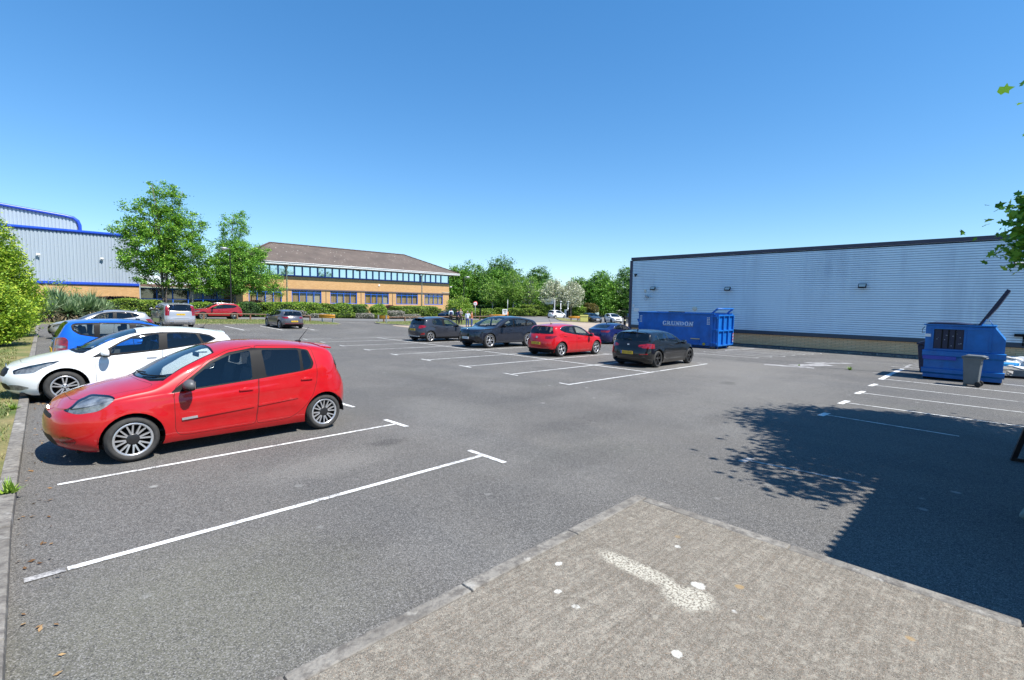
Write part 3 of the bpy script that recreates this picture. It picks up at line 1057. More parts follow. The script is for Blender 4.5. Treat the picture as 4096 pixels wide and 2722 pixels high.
# ---- sleek white hatchback; also the template for the other hatchbacks
CEED = dict(
    L=4.31, W=1.78, H=1.47, wb=2.65, fo=0.88, rt=0.316, tw=0.205, rim=0.215, inset=0.02, sill=0.17, archgap=0.065,
    nose=[(.17, .20), (.22, .09), (.32, .03), (.45, 0.0), (.55, .01), (.64, .05), (.73, .15)],
    tail=[(.17, 4.08), (.25, 4.20), (.38, 4.29), (.55, 4.31), (.68, 4.30), (.82, 4.26), (.94, 4.20), (1.0, 4.14)],
    top=[(.15, .73), (.25, .775), (.45, .845), (.70, .91), (.95, .96), (1.10, .985), (1.35, 1.11), (1.65, 1.25), (1.95, 1.365), (2.15, 1.42), (2.45, 1.46), (2.75, 1.47), (3.1, 1.455), (3.5, 1.415), (3.78, 1.37), (3.86, 1.33), (3.98, 1.18), (4.08, 1.07), (4.14, 1.0)],
    shoulder=[(.15, .73), (.35, .755), (.6, .79), (.9, .83), (1.2, .85), (1.6, .88), (2.4, .945), (3.0, 1.0), (3.5, 1.04), (3.8, 1.03), (4.14, 1.0)],
    wprof=WPROF, tum=0.42, kap=0.86, af=0.85, nf=2.3, ar=0.65, nr=2.6, bow=0.04, flare=0.02,
    crease=[(lambda x: .74+.06*(x-1.3), .04, .009, .9, 3.9)],
    doors=[[(1.35, .86), (1.36, .34), (1.42, .25), (2.44, .258), (2.50, .94), (2.52, 1.40), (2.10, 1.365), (1.80, 1.24), (1.50, 1.04), (1.40, .93)],
           [(2.455, .258), (2.92, .262), (3.05, .30), (3.17, .42), (3.33, .62), (3.47, .84), (3.52, 1.08), (3.44, 1.35), (2.53, 1.40), (2.51, .95)]],
    dlo=[(1.28, .872), (1.56, 1.045), (1.78, 1.185), (1.98, 1.285), (2.2, 1.34), (2.5, 1.368), (2.9, 1.368), (3.24, 1.345), (3.46, 1.295), (3.60, 1.20), (3.50, 1.15), (3.30, 1.085), (2.58, .985), (1.9, .92)],
    dlor=0.04,
    bonnet=[(.30, -.2), (.30, .28), (.38, .52), (.6, .66), (1.0, .72), (1.15, .68), (1.07, .3), (1.05, -.2)],
    ws=(1.12, 2.12, .68, .55, .17, -.05),
    cowl=[(1.05, -.2), (1.05, .2), (1.09, .5), (1.18, .70), (1.30, .67), (1.16, .3), (1.13, -.2)],
    rear_glass=([(-.2, 1.03), (.50, 1.03), (.56, 1.06), (.50, 1.30), (.44, 1.335), (-.2, 1.34)], 3.7),
    seatx=2.22,
    handles=[(2.30, .84), (3.28, .92)], mirror=(1.53, .91, 1.05),
    style='twin5', rimmat=ALLOY, hubmat=ALLOY, arch_trim=0.0,
    cutmat={'headlight': LAMPIN, 'fog_light': LAMPIN, 'lower_grille': TRIM, 'upper_grille': TRIM, 'bumper_lip': TRIM},
    cuts=[('headlight', 'side', rpoly([(.17, .655), (.175, .585), (.44, .615), (.56, .70), (.72, .775), (.84, .845), (.62, .815), (.40, .755), (.26, .70)], .02, 2), (0, 1, .34, 2)),
          ('fog_light', 'side', rpoly([(.09, .375), (.22, .385), (.39, .33), (.26, .275), (.10, .275)], .03, 2), (0, 1, .42, 2)),
          ('taillight', 'side', rpoly([(3.80, 1.0), (3.95, 1.02), (4.18, .96), (4.27, .82), (4.15, .76), (4.0, .80), (3.9, .88)], .03, 2), (3.3, 9, .42, 2)),
          ('upper_grille', 'front', rpoly([(-.2, .53), (.36, .53), (.42, .60), (.36, .68), (-.2, .69)], .02, 2), (-1, .5, -1, .6)),
          ('lower_grille', 'front', rpoly([(-.2, .27), (.44, .27), (.48, .33), (.40, .40), (-.2, .40)], .03, 2), (-1, .5, -1, .6))],
    sill_trim=0.0, trim=TRIM, paint=WHITE, mirmat=WHITE, wsm=GLSW, rgm=GLSD,
    plates=[('front', .46, 'WN13 KDC', WHITEP, None), ('rear', .58, 'WN13 KDC', YELP, None)],
    extras=[antenna(3.50, 1.42, ln=.22), wipers, spoiler(3.62, 3.90, .55, 1.385, .03), badge('front', .70, .05)])
CEED['panes'] = [([(1.36, .905), (1.555, .935), (1.585, 1.03)], GLS),
                 ([(1.60, .94), (2.44, 1.0), (2.47, 1.335), (2.2, 1.31), (1.98, 1.25), (1.78, 1.155), (1.62, 1.045)], GLS),
                 ([(2.60, 1.012), (3.27, 1.105), (3.18, 1.32), (2.9, 1.342), (2.62, 1.342)], GLSD),
                 ([(3.32, 1.12), (3.48, 1.165), (3.545, 1.20), (3.44, 1.27), (3.24, 1.315)], GLSD)]
CEED.pop('arch_trim'); CEED.pop('sill_trim')

# ---- tall blue five-door with upright tail
JAZZ = dict(
    L=3.83, W=1.675, H=1.525, wb=2.45, fo=0.80, rt=0.285, tw=0.175, rim=0.19, inset=0.02, sill=0.18,
    nose=[(.17, .16), (.25, .05), (.4, 0.0), (.55, .01), (.65, .05), (.74, .14)],
    tail=[(.17, 3.66), (.27, 3.78), (.42, 3.83), (.58, 3.83), (.66, 3.79), (.8, 3.77), (.95, 3.75), (1.02, 3.74)],
    top=[(.14, .74), (.3, .83), (.5, .92), (.75, 1.01), (.92, 1.07), (1.2, 1.22), (1.5, 1.365), (1.75, 1.455), (2.0, 1.505), (2.35, 1.525), (2.8, 1.52), (3.2, 1.50), (3.42, 1.475), (3.50, 1.44), (3.60, 1.30), (3.68, 1.16), (3.74, 1.02)],
    shoulder=[(.14, .74), (.3, .79), (.6, .86), (1.0, .90), (1.5, .945), (2.3, .985), (3.0, 1.01), (3.5, 1.02), (3.74, 1.02)],
    wprof=WPROF, tum=0.30, kap=0.89, af=0.75, nf=2.4, ar=0.50, nr=3.0, bow=0.035, flare=0.015,
    crease=[(lambda x: .86, .03, .010, 1.0, 3.75)],
    doors=[[(1.15, .90), (1.16, .34), (1.22, .25), (2.10, .255), (2.18, .98), (2.20, 1.46), (1.75, 1.42), (1.4, 1.25), (1.2, 1.08)],
           [(2.115, .255), (2.62, .26), (2.72, .30), (2.84, .45), (2.95, .65), (2.99, 1.0), (2.93, 1.15), (2.90, 1.45), (2.21, 1.46), (2.19, 1.0)]],
    dlo=[(1.05, .945), (1.25, 1.10), (1.5, 1.27), (1.75, 1.38), (2.0, 1.425), (2.4, 1.44), (3.0, 1.44), (3.36, 1.425), (3.44, 1.38), (3.42, 1.24), (3.28, 1.13), (2.95, 1.06), (2.2, 1.005)],
    dlor=0.05,
    bonnet=[(.22, -.2), (.24, .3), (.35, .52), (.6, .62), (.9, .66), (.98, .6), (.9, .3), (.88, -.2)],
    ws=(.95, 1.86, .63, .55, .15, -.04),
    rear_glass=([(-.2, 1.05), (.52, 1.05), (.58, 1.08), (.52, 1.40), (.46, 1.44), (-.2, 1.445)], 3.3),
    seatx=1.95, hip=.42,
    handles=[(2.0, .93), (2.84, .955)], mirror=(1.30, .97, .95),
    style='multi', rimmat=ALLOY, cutmat={'headlight': LAMPIN, 'side_lamp': LAMPIN},
    cuts=[('headlight', 'side', rpoly([(.10, .70), (.14, .60), (.45, .68), (.60, .80), (.50, .84), (.3, .80)], .02, 2), (0, 1, .3, 2)),
          ('taillight', 'side', rpoly([(3.50, 1.00), (3.56, 1.075), (3.68, 1.06), (3.84, .86), (3.84, .665), (3.62, .665), (3.52, .74)], .04, 2), (3.2, 9, .45, 2)),
          ('side_lamp', 'side', rpoly([(3.54, .86), (3.9, .86), (3.9, .795), (3.56, .795)], .015, 2), (3.2, 9, .45, 2)),
          ('indicator', 'front', rpoly([(.56, .42), (.80, .42), (.80, .46), (.56, .46)], .01, 2), (3.2, 9, .3, 2))],
    trim=TRIM, paint=BLUEP, mirmat=BLUEP, wsm=GLSW, rgm=GLSD,
    plates=[('rear', .72, 'RV54 HJT', YELP, None)],
    extras=[antenna(1.95, 1.5, ln=.2), rearwiper(3.7, 1.08), badge('rear', .93, .05)])
JAZZ['panes'] = [([(1.25, 1.0), (2.08, 1.035), (2.10, 1.405), (1.78, 1.355), (1.5, 1.235), (1.3, 1.09)], GLS),
                 ([(2.24, 1.045), (2.88, 1.07), (2.86, 1.41), (2.24, 1.412)], GLS),
                 ([(2.99, 1.10), (3.25, 1.155), (3.37, 1.25), (3.39, 1.36), (3.33, 1.395), (2.99, 1.41)], GLS)]

# ---- silver family hatch seen over the blue car
I30 = morph(CEED, 4.34, 1.79, 1.48, 2.65, .88, .31, paint=SILV2, mirmat=SILV2, style='multi',
            plates=[('rear', .58, None, YELP, None)], extras=[finaerial(3.5), spoiler(3.62, 3.92, .55, 1.39, .03)])

# ---- big SUV, seen from behind
SUV = dict(
    L=4.95, W=1.95, H=1.78, wb=2.98, fo=0.90, rt=0.375, tw=0.25, rim=0.26, inset=0.015, sill=0.27,
    nose=[(.27, .22), (.34, .08), (.45, .02), (.6, 0.0), (.8, .02), (.95, .07), (1.0, .12)],
    tail=[(.27, 4.78), (.36, 4.90), (.48, 4.95), (.65, 4.95), (.78, 4.91), (.95, 4.88), (1.1, 4.86), (1.2, 4.83)],
    top=[(.12, 1.0), (.3, 1.06), (.6, 1.11), (1.0, 1.16), (1.3, 1.19), (1.6, 1.38), (1.9, 1.54), (2.15, 1.65), (2.4, 1.71), (2.8, 1.75), (3.3, 1.765), (3.9, 1.75), (4.4, 1.725), (4.56, 1.68), (4.66, 1.54), (4.76, 1.35), (4.83, 1.2)],
    shoulder=[(.12, 1.0), (.4, 1.03), (.9, 1.06), (1.4, 1.08), (2.2, 1.12), (3.2, 1.16), (4.0, 1.19), (4.5, 1.21), (4.83, 1.2)],
    wprof=[(.25, .93), (.4, .98), (.6, .998), (.8, 1.0), (.95, .992), (1.1, .975), (1.3, .96)],
    tum=0.23, kap=0.90, af=0.85, nf=2.7, ar=0.50, nr=3.8, bow=0.035, flare=0.02, crease=[(lambda x: 1.0, .05, .01, .9, 4.6)],
    doors=[[(1.45, 1.08), (1.46, .5), (1.52, .42), (2.60, .42), (2.66, 1.15), (2.68, 1.66), (2.3, 1.62), (1.9, 1.42), (1.6, 1.24)],
           [(2.62, .42), (3.25, .43), (3.40, .55), (3.60, .82), (3.72, 1.1), (3.72, 1.66), (2.69, 1.66), (2.67, 1.16)]],
    dlo=[(1.50, 1.115), (1.8, 1.3), (2.1, 1.47), (2.35, 1.575), (2.7, 1.62), (3.5, 1.63), (4.2, 1.60), (4.38, 1.57), (4.42, 1.45), (4.36, 1.26), (4.0, 1.225), (3.0, 1.18)],
    bonnet=[(.25, -.2), (.25, .5), (.45, .72), (1.0, .80), (1.35, .78), (1.28, .3), (1.26, -.2)],
    ws=(1.32, 2.32, .74, .62, .17, -.05),
    rear_glass=([(-.2, 1.22), (.72, 1.22), (.78, 1.26), (.68, 1.62), (.62, 1.67), (-.2, 1.68)], 4.45),
    seatx=2.5, hip=.62,
    handles=[(2.42, 1.02), (3.46, 1.06)], mirror=(1.78, 1.17, 1.2),
    style='twin5', rimmat=ALLOY, cutmat={'headlight': LAMPIN, 'tail_panel': TRIM, 'exhaust': CHROME, 'bumper_lip': GTRIM},
    cuts=[('headlight', 'side', rpoly([(.12, .93), (.16, .80), (.5, .82), (.62, .92), (.5, .98)], .02, 2), (0, 1, .4, 2)),
          ('taillight', 'side', rpoly([(4.60, 1.63), (4.70, 1.62), (4.80, 1.28), (4.97, 1.15), (4.97, .90), (4.72, .90), (4.68, 1.15), (4.62, 1.3)], .02, 2), (4.2, 9, .66, 2))],
    trim=TRIM, paint=SILV2, mirmat=SILV2, wsm=GLSW, rgm=GLSD, extras=[])
SUV['panes'] = [([(1.72, 1.155), (2.58, 1.19), (2.60, 1.585), (2.36, 1.54), (2.1, 1.43), (1.84, 1.27)], GLS),
                ([(2.72, 1.20), (3.62, 1.235), (3.62, 1.592), (2.72, 1.59)], GLSD),
                ([(3.70, 1.245), (4.32, 1.285), (4.37, 1.44), (4.33, 1.54), (4.2, 1.57), (3.70, 1.59)], GLSD)]
def twinpipes(zz, y0, mat=CHROME):
    def f(root, S, g, mid, bm):
        for s in (-1, 1):
            m = MB(); m.box((mid-S['L']+0.02, s*y0, zz), (0.05, 0.26, 0.075)); m.build('tailpipe_trim', mat, root, bevel=0.012)
    return f
def rearbar(z, hw_, hgt, mat, xoff=0.0, nm='bumper_lip'):
    def f(root, S, g, mid, bm):
        n = 14; tl = pchip([(a, b) for a, b in S['tail']]); xx = float(tl(z))
        vs = []; fs = []
        for k in range(n+1):
            y = -hw_+2*hw_*k/n; b = 0.22*abs(y/(S['W']/2))**3.2
            vs += [(mid-xx-0.015+b-xoff, y, z-hgt/2), (mid-xx-0.015+b-xoff, y, z+hgt/2), (mid-xx+0.10+b, y, z+hgt/2), (mid-xx+0.10+b, y, z-hgt/2)]
        for k in range(n):
            a = 4*k
            for i in range(4): fs.append((a+i, a+(i+1) % 4, a+4+(i+1) % 4, a+4+i))
        fs += [(3,2,1,0), (4*n, 4*n+1, 4*n+2, 4*n+3)]
        m = MB(); m.add(vs, fs); m.build(nm, mat, root)
    return f
XC = dict(SUV); XC.update(plates=[('rear', .985, 'LM20 EHJ', YELP, None)],
    extras=[rails(.66, 2.2, 4.4, ALLOY), twinpipes(.47, .55), rearbar(.72, .80, .02, CHROME), rearbar(.40, .62, .10, GTRIM), spoiler(4.38, 4.62, .60, 1.735, .03),
            rearwiper(4.8, 1.26, .36), finaerial(4.2)])

# ---- crossover, red, side on
QASH = morph(SUV, 4.32, 1.78, 1.60, 2.63, .87, .345, paint=DRED, mirmat=TRIM, style='twin5', arch_trim=.05, sill_trim=.40, flare=.014,
             plates=[], extras=[rails(.60, 1.9, 3.7, ALLOY), finaerial(3.6)])
QASH['top'] = [(.11, .90), (.28, .955), (.55, 1.0), (.95, 1.05), (1.15, 1.07), (1.5, 1.27), (1.8, 1.42), (2.05, 1.52), (2.3, 1.57), (2.6, 1.60), (3.0, 1.59), (3.5, 1.55), (3.72, 1.51), (3.86, 1.42), (4.02, 1.24), (4.17, 1.10)]
QASH['tail'] = [(.24, 4.14), (.33, 4.26), (.45, 4.32), (.6, 4.32), (.72, 4.29), (.86, 4.25), (1.0, 4.20), (1.1, 4.17)]
QASH['shoulder'] = [(.11, .90), (.4, .93), (.9, .955), (1.4, .975), (2.2, 1.02), (3.0, 1.06), (3.6, 1.095), (3.9, 1.11), (4.17, 1.10)]
QASH['dlo'] = [(1.38, 1.0), (1.7, 1.19), (2.0, 1.36), (2.25, 1.44), (2.6, 1.475), (3.1, 1.46), (3.5, 1.41), (3.74, 1.31), (3.62, 1.22), (3.4, 1.14), (2.4, 1.055)]
QASH['panes'] = [([(1.62, 1.045), (2.42, 1.085), (2.46, 1.44), (2.25, 1.405), (2.0, 1.32), (1.75, 1.17)], GLS),
                 ([(2.54, 1.09), (3.28, 1.15), (3.25, 1.42), (2.54, 1.442)], GLSD), ([(3.36, 1.165), (3.6, 1.24), (3.67, 1.305), (3.36, 1.405)], GLSD)]
QASH['rear_glass'] = ([(-.2, 1.14), (.52, 1.14), (.58, 1.17), (.52, 1.42), (-.2, 1.45)], 3.7)
QASH['cuts'] = [('headlight', 'side', rpoly([(.10, .84), (.14, .74), (.5, .78), (.68, .88), (.5, .89)], .02, 2), (0, 1, .4, 2)),
                ('taillight', 'side', rpoly([(3.80, 1.04), (3.96, 1.08), (4.28, .98), (4.30, .88), (4.0, .88)], .02, 2), (3.3, 9, .5, 2))]

# ---- dark grey electric SUV, seen from the front
IX = morph(SUV, 4.95, 1.96, 1.70, 3.0, .90, .385, paint=DGREY2, mirmat=TRIM, style='y5', rimmat=ALLOY, tw=.255, rim=.275, sill_trim=0.0, flare=.016)
IX.pop('sill_trim')
IX['cutmat'] = {'headlight': LAMPDK, 'kidney_grille': BLACKP, 'lower_grille': TRIM, 'side_vent': BLACKP, 'bumper_lower': TRIM}
IX['cuts'] = [('kidney_grille', 'front', rpoly([(.03, .55), (.22, .55), (.27, .62), (.27, .90), (.22, .955), (.03, .955)], .03, 2), (-1, .6, -1, .6)),
              ('headlight', 'side', rpoly([(.10, .855), (.12, .80), (.5, .825), (.60, .875), (.50, .885)], .012, 2), (0, 1, .42, 2)),
              ('side_vent', 'front', rpoly([(.55, .72), (.62, .74), (.88, .52), (.90, .34), (.72, .34), (.66, .46)], .02, 2), (-1, .75, .3, 2)),
              ('lower_grille', 'front', rpoly([(-.2, .30), (.62, .30), (.62, .40), (.45, .46), (-.2, .46)], .02, 2), (-1, .6, -1, 1)),
              ('taillight', 'side', rpoly([(4.5, 1.06), (4.97, 1.02), (4.97, .97), (4.5, 1.0)], .01, 2), (4.2, 9, .5, 2))]
IX['dlo'] = [(1.56, 1.075), (1.8, 1.24), (2.1, 1.40), (2.35, 1.50), (2.7, 1.55), (3.3, 1.555), (3.9, 1.50), (4.15, 1.43), (4.38, 1.29), (4.15, 1.20), (3.6, 1.15), (2.8, 1.11)]
IX['panes'] = [([(1.80, 1.115), (2.62, 1.14), (2.64, 1.52), (2.36, 1.465), (2.1, 1.36), (1.88, 1.21)], GLS),
               ([(2.74, 1.145), (3.58, 1.185), (3.72, 1.475), (3.3, 1.52), (2.74, 1.52)], GLS), ([(3.70, 1.20), (4.1, 1.235), (4.27, 1.30), (4.1, 1.40), (3.84, 1.46)], GLS)]
IX['top'] = [(.12, .96), (.3, 1.01), (.6, 1.055), (1.0, 1.10), (1.18, 1.125), (1.5, 1.30), (1.8, 1.45), (2.1, 1.575), (2.35, 1.645), (2.7, 1.69), (3.1, 1.70), (3.6, 1.665), (4.1, 1.59), (4.42, 1.52), (4.55, 1.44), (4.72, 1.24), (4.83, 1.14)]
IX['ws'] = (1.2, 2.3, .76, .62, .20, -.05)
IX['bonnet'] = [(.25, -.2), (.25, .5), (.45, .72), (.95, .80), (1.22, .78), (1.15, .3), (1.13, -.2)]
IX.update(kap=.87, plates=[('front', .53, 'HT73 LHW', WHITEP, PGREEN)], extras=[badge('front', .985, .045), wipers, finaerial(4.1)])

# ---- red hatch with chrome window line, seen from behind
def windowline(mat=CHROME, z0=1.0, frm=0):
    def f(root, S, g, mid, bm):
        P = [p for p in S['dlo']]
        # upper edge of the window opening, front to back
        i0 = max(range(len(P)), key=lambda i: P[i][0])
        up = P[0:i0+1]
        for s in (-1, 1):
            pts = []
            for x, z in up:
                z += 0.012
                pts.append((mid-x, s*(surf_y(bm, x, z)+0.004), z))
            m = MB(); m.tube(pts, 0.017, 5); m.build('window_chrome', mat, root)
    return f
ASTRA = morph(CEED, 4.37, 1.81, 1.485, 2.66, .92, .325, paint=RED2, mirmat=RED2, style='blade5', hubmat=ALLOY, nr=2.4, ar=.75)
ASTRA['cutmat'] = {'headlight': LAMPIN, 'rear_skirt': TRIM, 'taillight': REDL}
ASTRA['cuts'] = [('headlight', 'side', rpoly([(.12, .70), (.16, .62), (.5, .70), (.72, .80), (.5, .80)], .02, 2), (0, 1, .4, 2)),
                 ('taillight', 'side', rpoly([(3.86, .955), (4.45, .93), (4.45, .83), (4.12, .80), (3.98, .86)], .02, 2), (3.3, 9, .40, 2)),
                 ('rear_skirt', 'front', rpoly([(-.2, .15), (.66, .15), (.80, .30), (.62, .37), (-.2, .37)], .03, 2), (3.7, 9, -1, 2))]
ASTRA['rear_glass'] = ([(-.2, 1.02), (.64, 1.02), (.72, 1.05), (.58, 1.33), (.5, 1.37), (-.2, 1.38)], 3.72)
ASTRA['rgm'] = glass('rear_glass_clear', (0.5, 0.53, 0.53), 0.3)
REDA = dict(ASTRA); REDA.update(plates=[('rear', .60, 'DL67 USN', YELP, None)],
    extras=[antenna(3.35, 1.45, ln=.34), windowline(), badge('rear', .86, .06), rearwiper(4.1, 1.05, .26), spoiler(3.66, 3.93, .54, 1.40, .03)])
GRYA = dict(ASTRA); GRYA.update(paint=GREYP, mirmat=GREYP, style='multi', plates=[('rear', .60, 'OF66 XHB', YELP, None)],
    extras=[finaerial(3.5), badge('rear', .86, .06), spoiler(3.66, 3.93, .54, 1.40, .03), rearbar(.42, .7, .02, REDL, nm='reflector')])

# ---- black premium hatch, nearest of the middle row
BMW = morph(CEED, 4.33, 1.765, 1.43, 2.69, .76, .325, paint=BLACKP, mirmat=BLACKP, style='star5', rimmat=ALLOYD, hubmat=ALLOYD, nr=3.0, ar=.58, rim=.235, trim=BLACKP)
BMW['top'] = [(.13, .71), (.22, .755), (.45, .845), (.8, .92), (1.15, .975), (1.35, 1.0), (1.6, 1.12), (1.9, 1.25), (2.15, 1.345), (2.35, 1.39), (2.65, 1.425), (2.95, 1.43), (3.3, 1.42), (3.65, 1.385), (3.84, 1.35), (3.92, 1.29), (4.03, 1.13), (4.12, .99)]
BMW['tail'] = [(.17, 4.14), (.25, 4.26), (.38, 4.32), (.52, 4.33), (.66, 4.31), (.8, 4.27), (.92, 4.18), (.99, 4.12)]
BMW['shoulder'] = [(.13, .71), (.35, .745), (.7, .79), (1.2, .84), (1.6, .87), (2.4, .925), (3.1, .965), (3.6, .99), (4.12, .99)]
BMW['ws'] = (1.36, 2.30, .66, .54, .16, -.05)
BMW['cowl'] = [(1.29, -.2), (1.29, .2), (1.33, .5), (1.42, .70), (1.54, .66), (1.4, .3), (1.37, -.2)]
BMW['bonnet'] = [(.24, -.2), (.24, .28), (.34, .52), (.6, .66), (1.2, .72), (1.38, .68), (1.31, .3), (1.29, -.2)]
BMW['dlo'] = [(1.50, .895), (1.78, 1.04), (2.0, 1.17), (2.2, 1.26), (2.42, 1.315), (2.7, 1.34), (3.05, 1.335), (3.4, 1.30), (3.6, 1.24), (3.68, 1.15), (3.62, 1.05), (3.35, 1.01), (2.7, .965), (1.9, .92)]
BMW['dlor'] = .06
BMW['panes'] = [([(1.72, .945), (2.56, .99), (2.62, 1.305), (2.44, 1.285), (2.2, 1.225), (1.98, 1.125), (1.80, 1.02)], GLS),
                ([(2.70, 1.0), (3.30, 1.035), (3.40, 1.265), (3.05, 1.302), (2.73, 1.305)], GLS), ([(3.36, 1.045), (3.58, 1.075), (3.63, 1.15), (3.56, 1.215), (3.45, 1.25)], GLS)]
BMW['doors'] = [[(1.46, .86), (1.47, .34), (1.53, .25), (2.55, .258), (2.62, .94), (2.66, 1.36), (2.3, 1.325), (2.0, 1.20), (1.65, 1.0), (1.5, .92)],
                [(2.565, .258), (2.95, .262), (3.05, .32), (3.16, .46), (3.34, .64), (3.50, .84), (3.55, 1.08), (3.5, 1.29), (2.67, 1.36), (2.63, .95)]]
BMW['handles'] = [(2.42, .83), (3.32, .87)]; BMW['mirror'] = (1.68, .90, 1.05)
BMW['rear_glass'] = ([(-.2, 1.01), (.66, 1.01), (.74, 1.05), (.62, 1.29), (.54, 1.335), (-.2, 1.345)], 3.72)
BMW['rgm'] = glass('dark_rear_glass', (0.25, 0.3, 0.3), 0.3)
BMW['cutmat'] = {'headlight': LAMPIN, 'reflector': REDL}
BMW['cuts'] = [('headlight', 'side', rpoly([(.10, .68), (.14, .60), (.45, .66), (.55, .74), (.4, .76)], .02, 2), (0, 1, .4, 2)),
               ('taillight', 'front', rpoly([(.42, .86), (.70, .92), (1.0, .91), (1.0, .755), (.74, .735), (.44, .79)], .02, 2), (3.78, 9, .3, 2)),
               ('reflector', 'front', rpoly([(.50, .50), (.78, .52), (.78, .555), (.50, .535)], .01, 2), (4.0, 9, .3, 2))]
BMW['cuts'].append(('taillight', 'side', rpoly([(3.90, .885), (4.4, .905), (4.4, .75), (4.0, .755)], .02, 2), (3.8, 9, .62, 2)))
BMW.update(plates=[('rear', .565, 'RE17 OMV', YELP, PBLUE)], extras=[finaerial(3.55), badge('rear', .86, .045), rearwiper(4.1, 1.05, .30), spoiler(3.62, 3.95, .52, 1.365, .03),
    lambda root, S, g, mid, bm: MB().tube([(mid-4.34, .55, .30), (mid-4.1, .55, .31)], .04, 12).build('exhaust_pipe', TRIM, root)])

# ---- small dark grey hatch with grey cladding
FIESTA = morph(CLIO, 4.06, 1.74, 1.50, 2.49, .83, .315, paint=DGREY, mirmat=TRIM, style='y5', rimmat=ALLOY, hubmat=ALLOYD, tum=.40, rim=.225, nr=2.6)
FIESTA['cutmat'] = {'headlight': LAMPIN, 'taillight': REDL, 'reflector': REDL, 'bumper_lower': TRIM}
FIESTA['cuts'] = [('headlight', 'side', rpoly([(.14, .72), (.22, .64), (.5, .70), (.66, .83), (.48, .85)], .03, 2), (0, .9, .33, 2)),
                  ('taillight', 'side', rpoly([(3.58, .96), (3.80, .985), (4.1, .96), (4.1, .82), (3.85, .80), (3.7, .86)], .02, 2), (3.3, 9, .42, 2)),
                  ('reflector', 'front', rpoly([(.62, .42), (.80, .45), (.80, .55), (.66, .53)], .02, 2), (3.2, 9, .3, 2))]
FIESTA.update(plates=[('rear', .72, 'KF20 WSX', YELP, None)], sill_trim=.30, extras=[antenna(3.3, 1.45, ln=.12), spoiler(3.45, 3.74, .50, 1.42, .03), rearwiper(3.85, 1.04, .28), badge('rear', .90, .05),
    rearbar(.33, .55, .05, GALV)])
FIESTA2 = dict(FIESTA); FIESTA2.update(paint=NAVY2, mirmat=NAVY2, style='multi', plates=[], extras=[]); FIESTA2.pop('sill_trim')

# ---- small white hatch on the road
YARIS = morph(CLIO, 3.885, 1.695, 1.51, 2.51, .78, .30, paint=WHITE2, mirmat=WHITE2, style='multi', tum=.36)
YARIS['cutmat'] = {'headlight': LAMPIN, 'taillight': REDL}
YARIS['cuts'] = [('headlight', 'side', rpoly([(.14, .72), (.22, .64), (.5, .70), (.66, .83), (.48, .85)], .03, 2), (0, .9, .33, 2)),
                 ('taillight', 'side', rpoly([(3.60, .96), (3.70, .99), (3.92, .94), (3.92, .78), (3.75, .78)], .02, 2), (3.3, 9, .42, 2))]
YARIS.update(plates=[('rear', .80, None, YELP, None)], extras=[spoiler(3.3, 3.6, .50, 1.43, .03)])

# ---- low blue fastback behind the black hatch
A5 = morph(BMW, 4.73, 1.85, 1.385, 2.82, .88, .335, paint=NAVY, mirmat=NAVY, style='twin5', rimmat=ALLOY, hubmat=ALLOY, nr=2.6, ar=.62, rim=.245, trim=TRIM)
A5['top'] = [(.14, .70), (.25, .745), (.5, .815), (.9, .885), (1.35, .95), (1.5, .97), (1.8, 1.11), (2.1, 1.24), (2.35, 1.325), (2.6, 1.37), (2.85, 1.385), (3.2, 1.375), (3.5, 1.33), (3.8, 1.24), (4.1, 1.12), (4.35, 1.03), (4.55, .985), (4.66, .95)]
A5['tail'] = [(.17, 4.52), (.25, 4.64), (.38, 4.71), (.55, 4.73), (.7, 4.72), (.85, 4.70), (.95, 4.66)]
A5['shoulder'] = [(.14, .70), (.4, .735), (.9, .79), (1.4, .83), (2.2, .88), (3.0, .915), (3.8, .945), (4.3, .95), (4.66, .95)]
A5['ws'] = (1.51, 2.52, .70, .56, .17, -.05); A5.pop('cowl')
A5['bonnet'] = [(.28, -.2), (.28, .3), (.4, .55), (.7, .68), (1.3, .74), (1.5, .7), (1.44, .3), (1.42, -.2)]
A5['dlo'] = [(1.75, .895), (2.0, 1.03), (2.25, 1.16), (2.5, 1.245), (2.8, 1.285), (3.1, 1.28), (3.4, 1.235), (3.7, 1.145), (3.95, 1.03), (3.75, .985), (3.0, .945), (2.2, .915)]
A5['panes'] = [([(1.98, .935), (2.72, .965), (2.76, 1.255), (2.5, 1.21), (2.25, 1.12), (2.06, 1.01)], GLSD), ([(2.84, .97), (3.5, .995), (3.42, 1.195), (3.1, 1.245), (2.86, 1.252)], GLSD), ([(3.56, 1.0), (3.74, 1.01), (3.86, 1.035), (3.68, 1.12), (3.49, 1.17)], GLSD)]
A5['doors'] = [[(1.6, .84), (1.62, .30), (1.68, .24), (2.72, .245), (2.78, .93), (2.80, 1.31), (2.5, 1.27), (2.1, 1.10), (1.75, .90)], [(2.735, .245), (3.2, .25), (3.32, .34), (3.5, .60), (3.62, .85), (3.70, .98), (3.62, 1.18), (3.3, 1.28), (2.81, 1.31), (2.79, .94)]]
A5['rear_glass'] = ([(-.2, 1.02), (.50, 1.02), (.50, 1.25), (-.2, 1.28)], 3.75)
A5['cuts'] = [('headlight', 'side', rpoly([(.12, .70), (.14, .62), (.5, .66), (.66, .75), (.5, .76)], .02, 2), (0, 1, .4, 2)),
              ('taillight', 'side', rpoly([(4.3, .90), (4.8, .89), (4.8, .78), (4.45, .77)], .02, 2), (4.0, 9, .4, 2))]
A5.update(plates=[], extras=[windowline(), finaerial(3.5)])

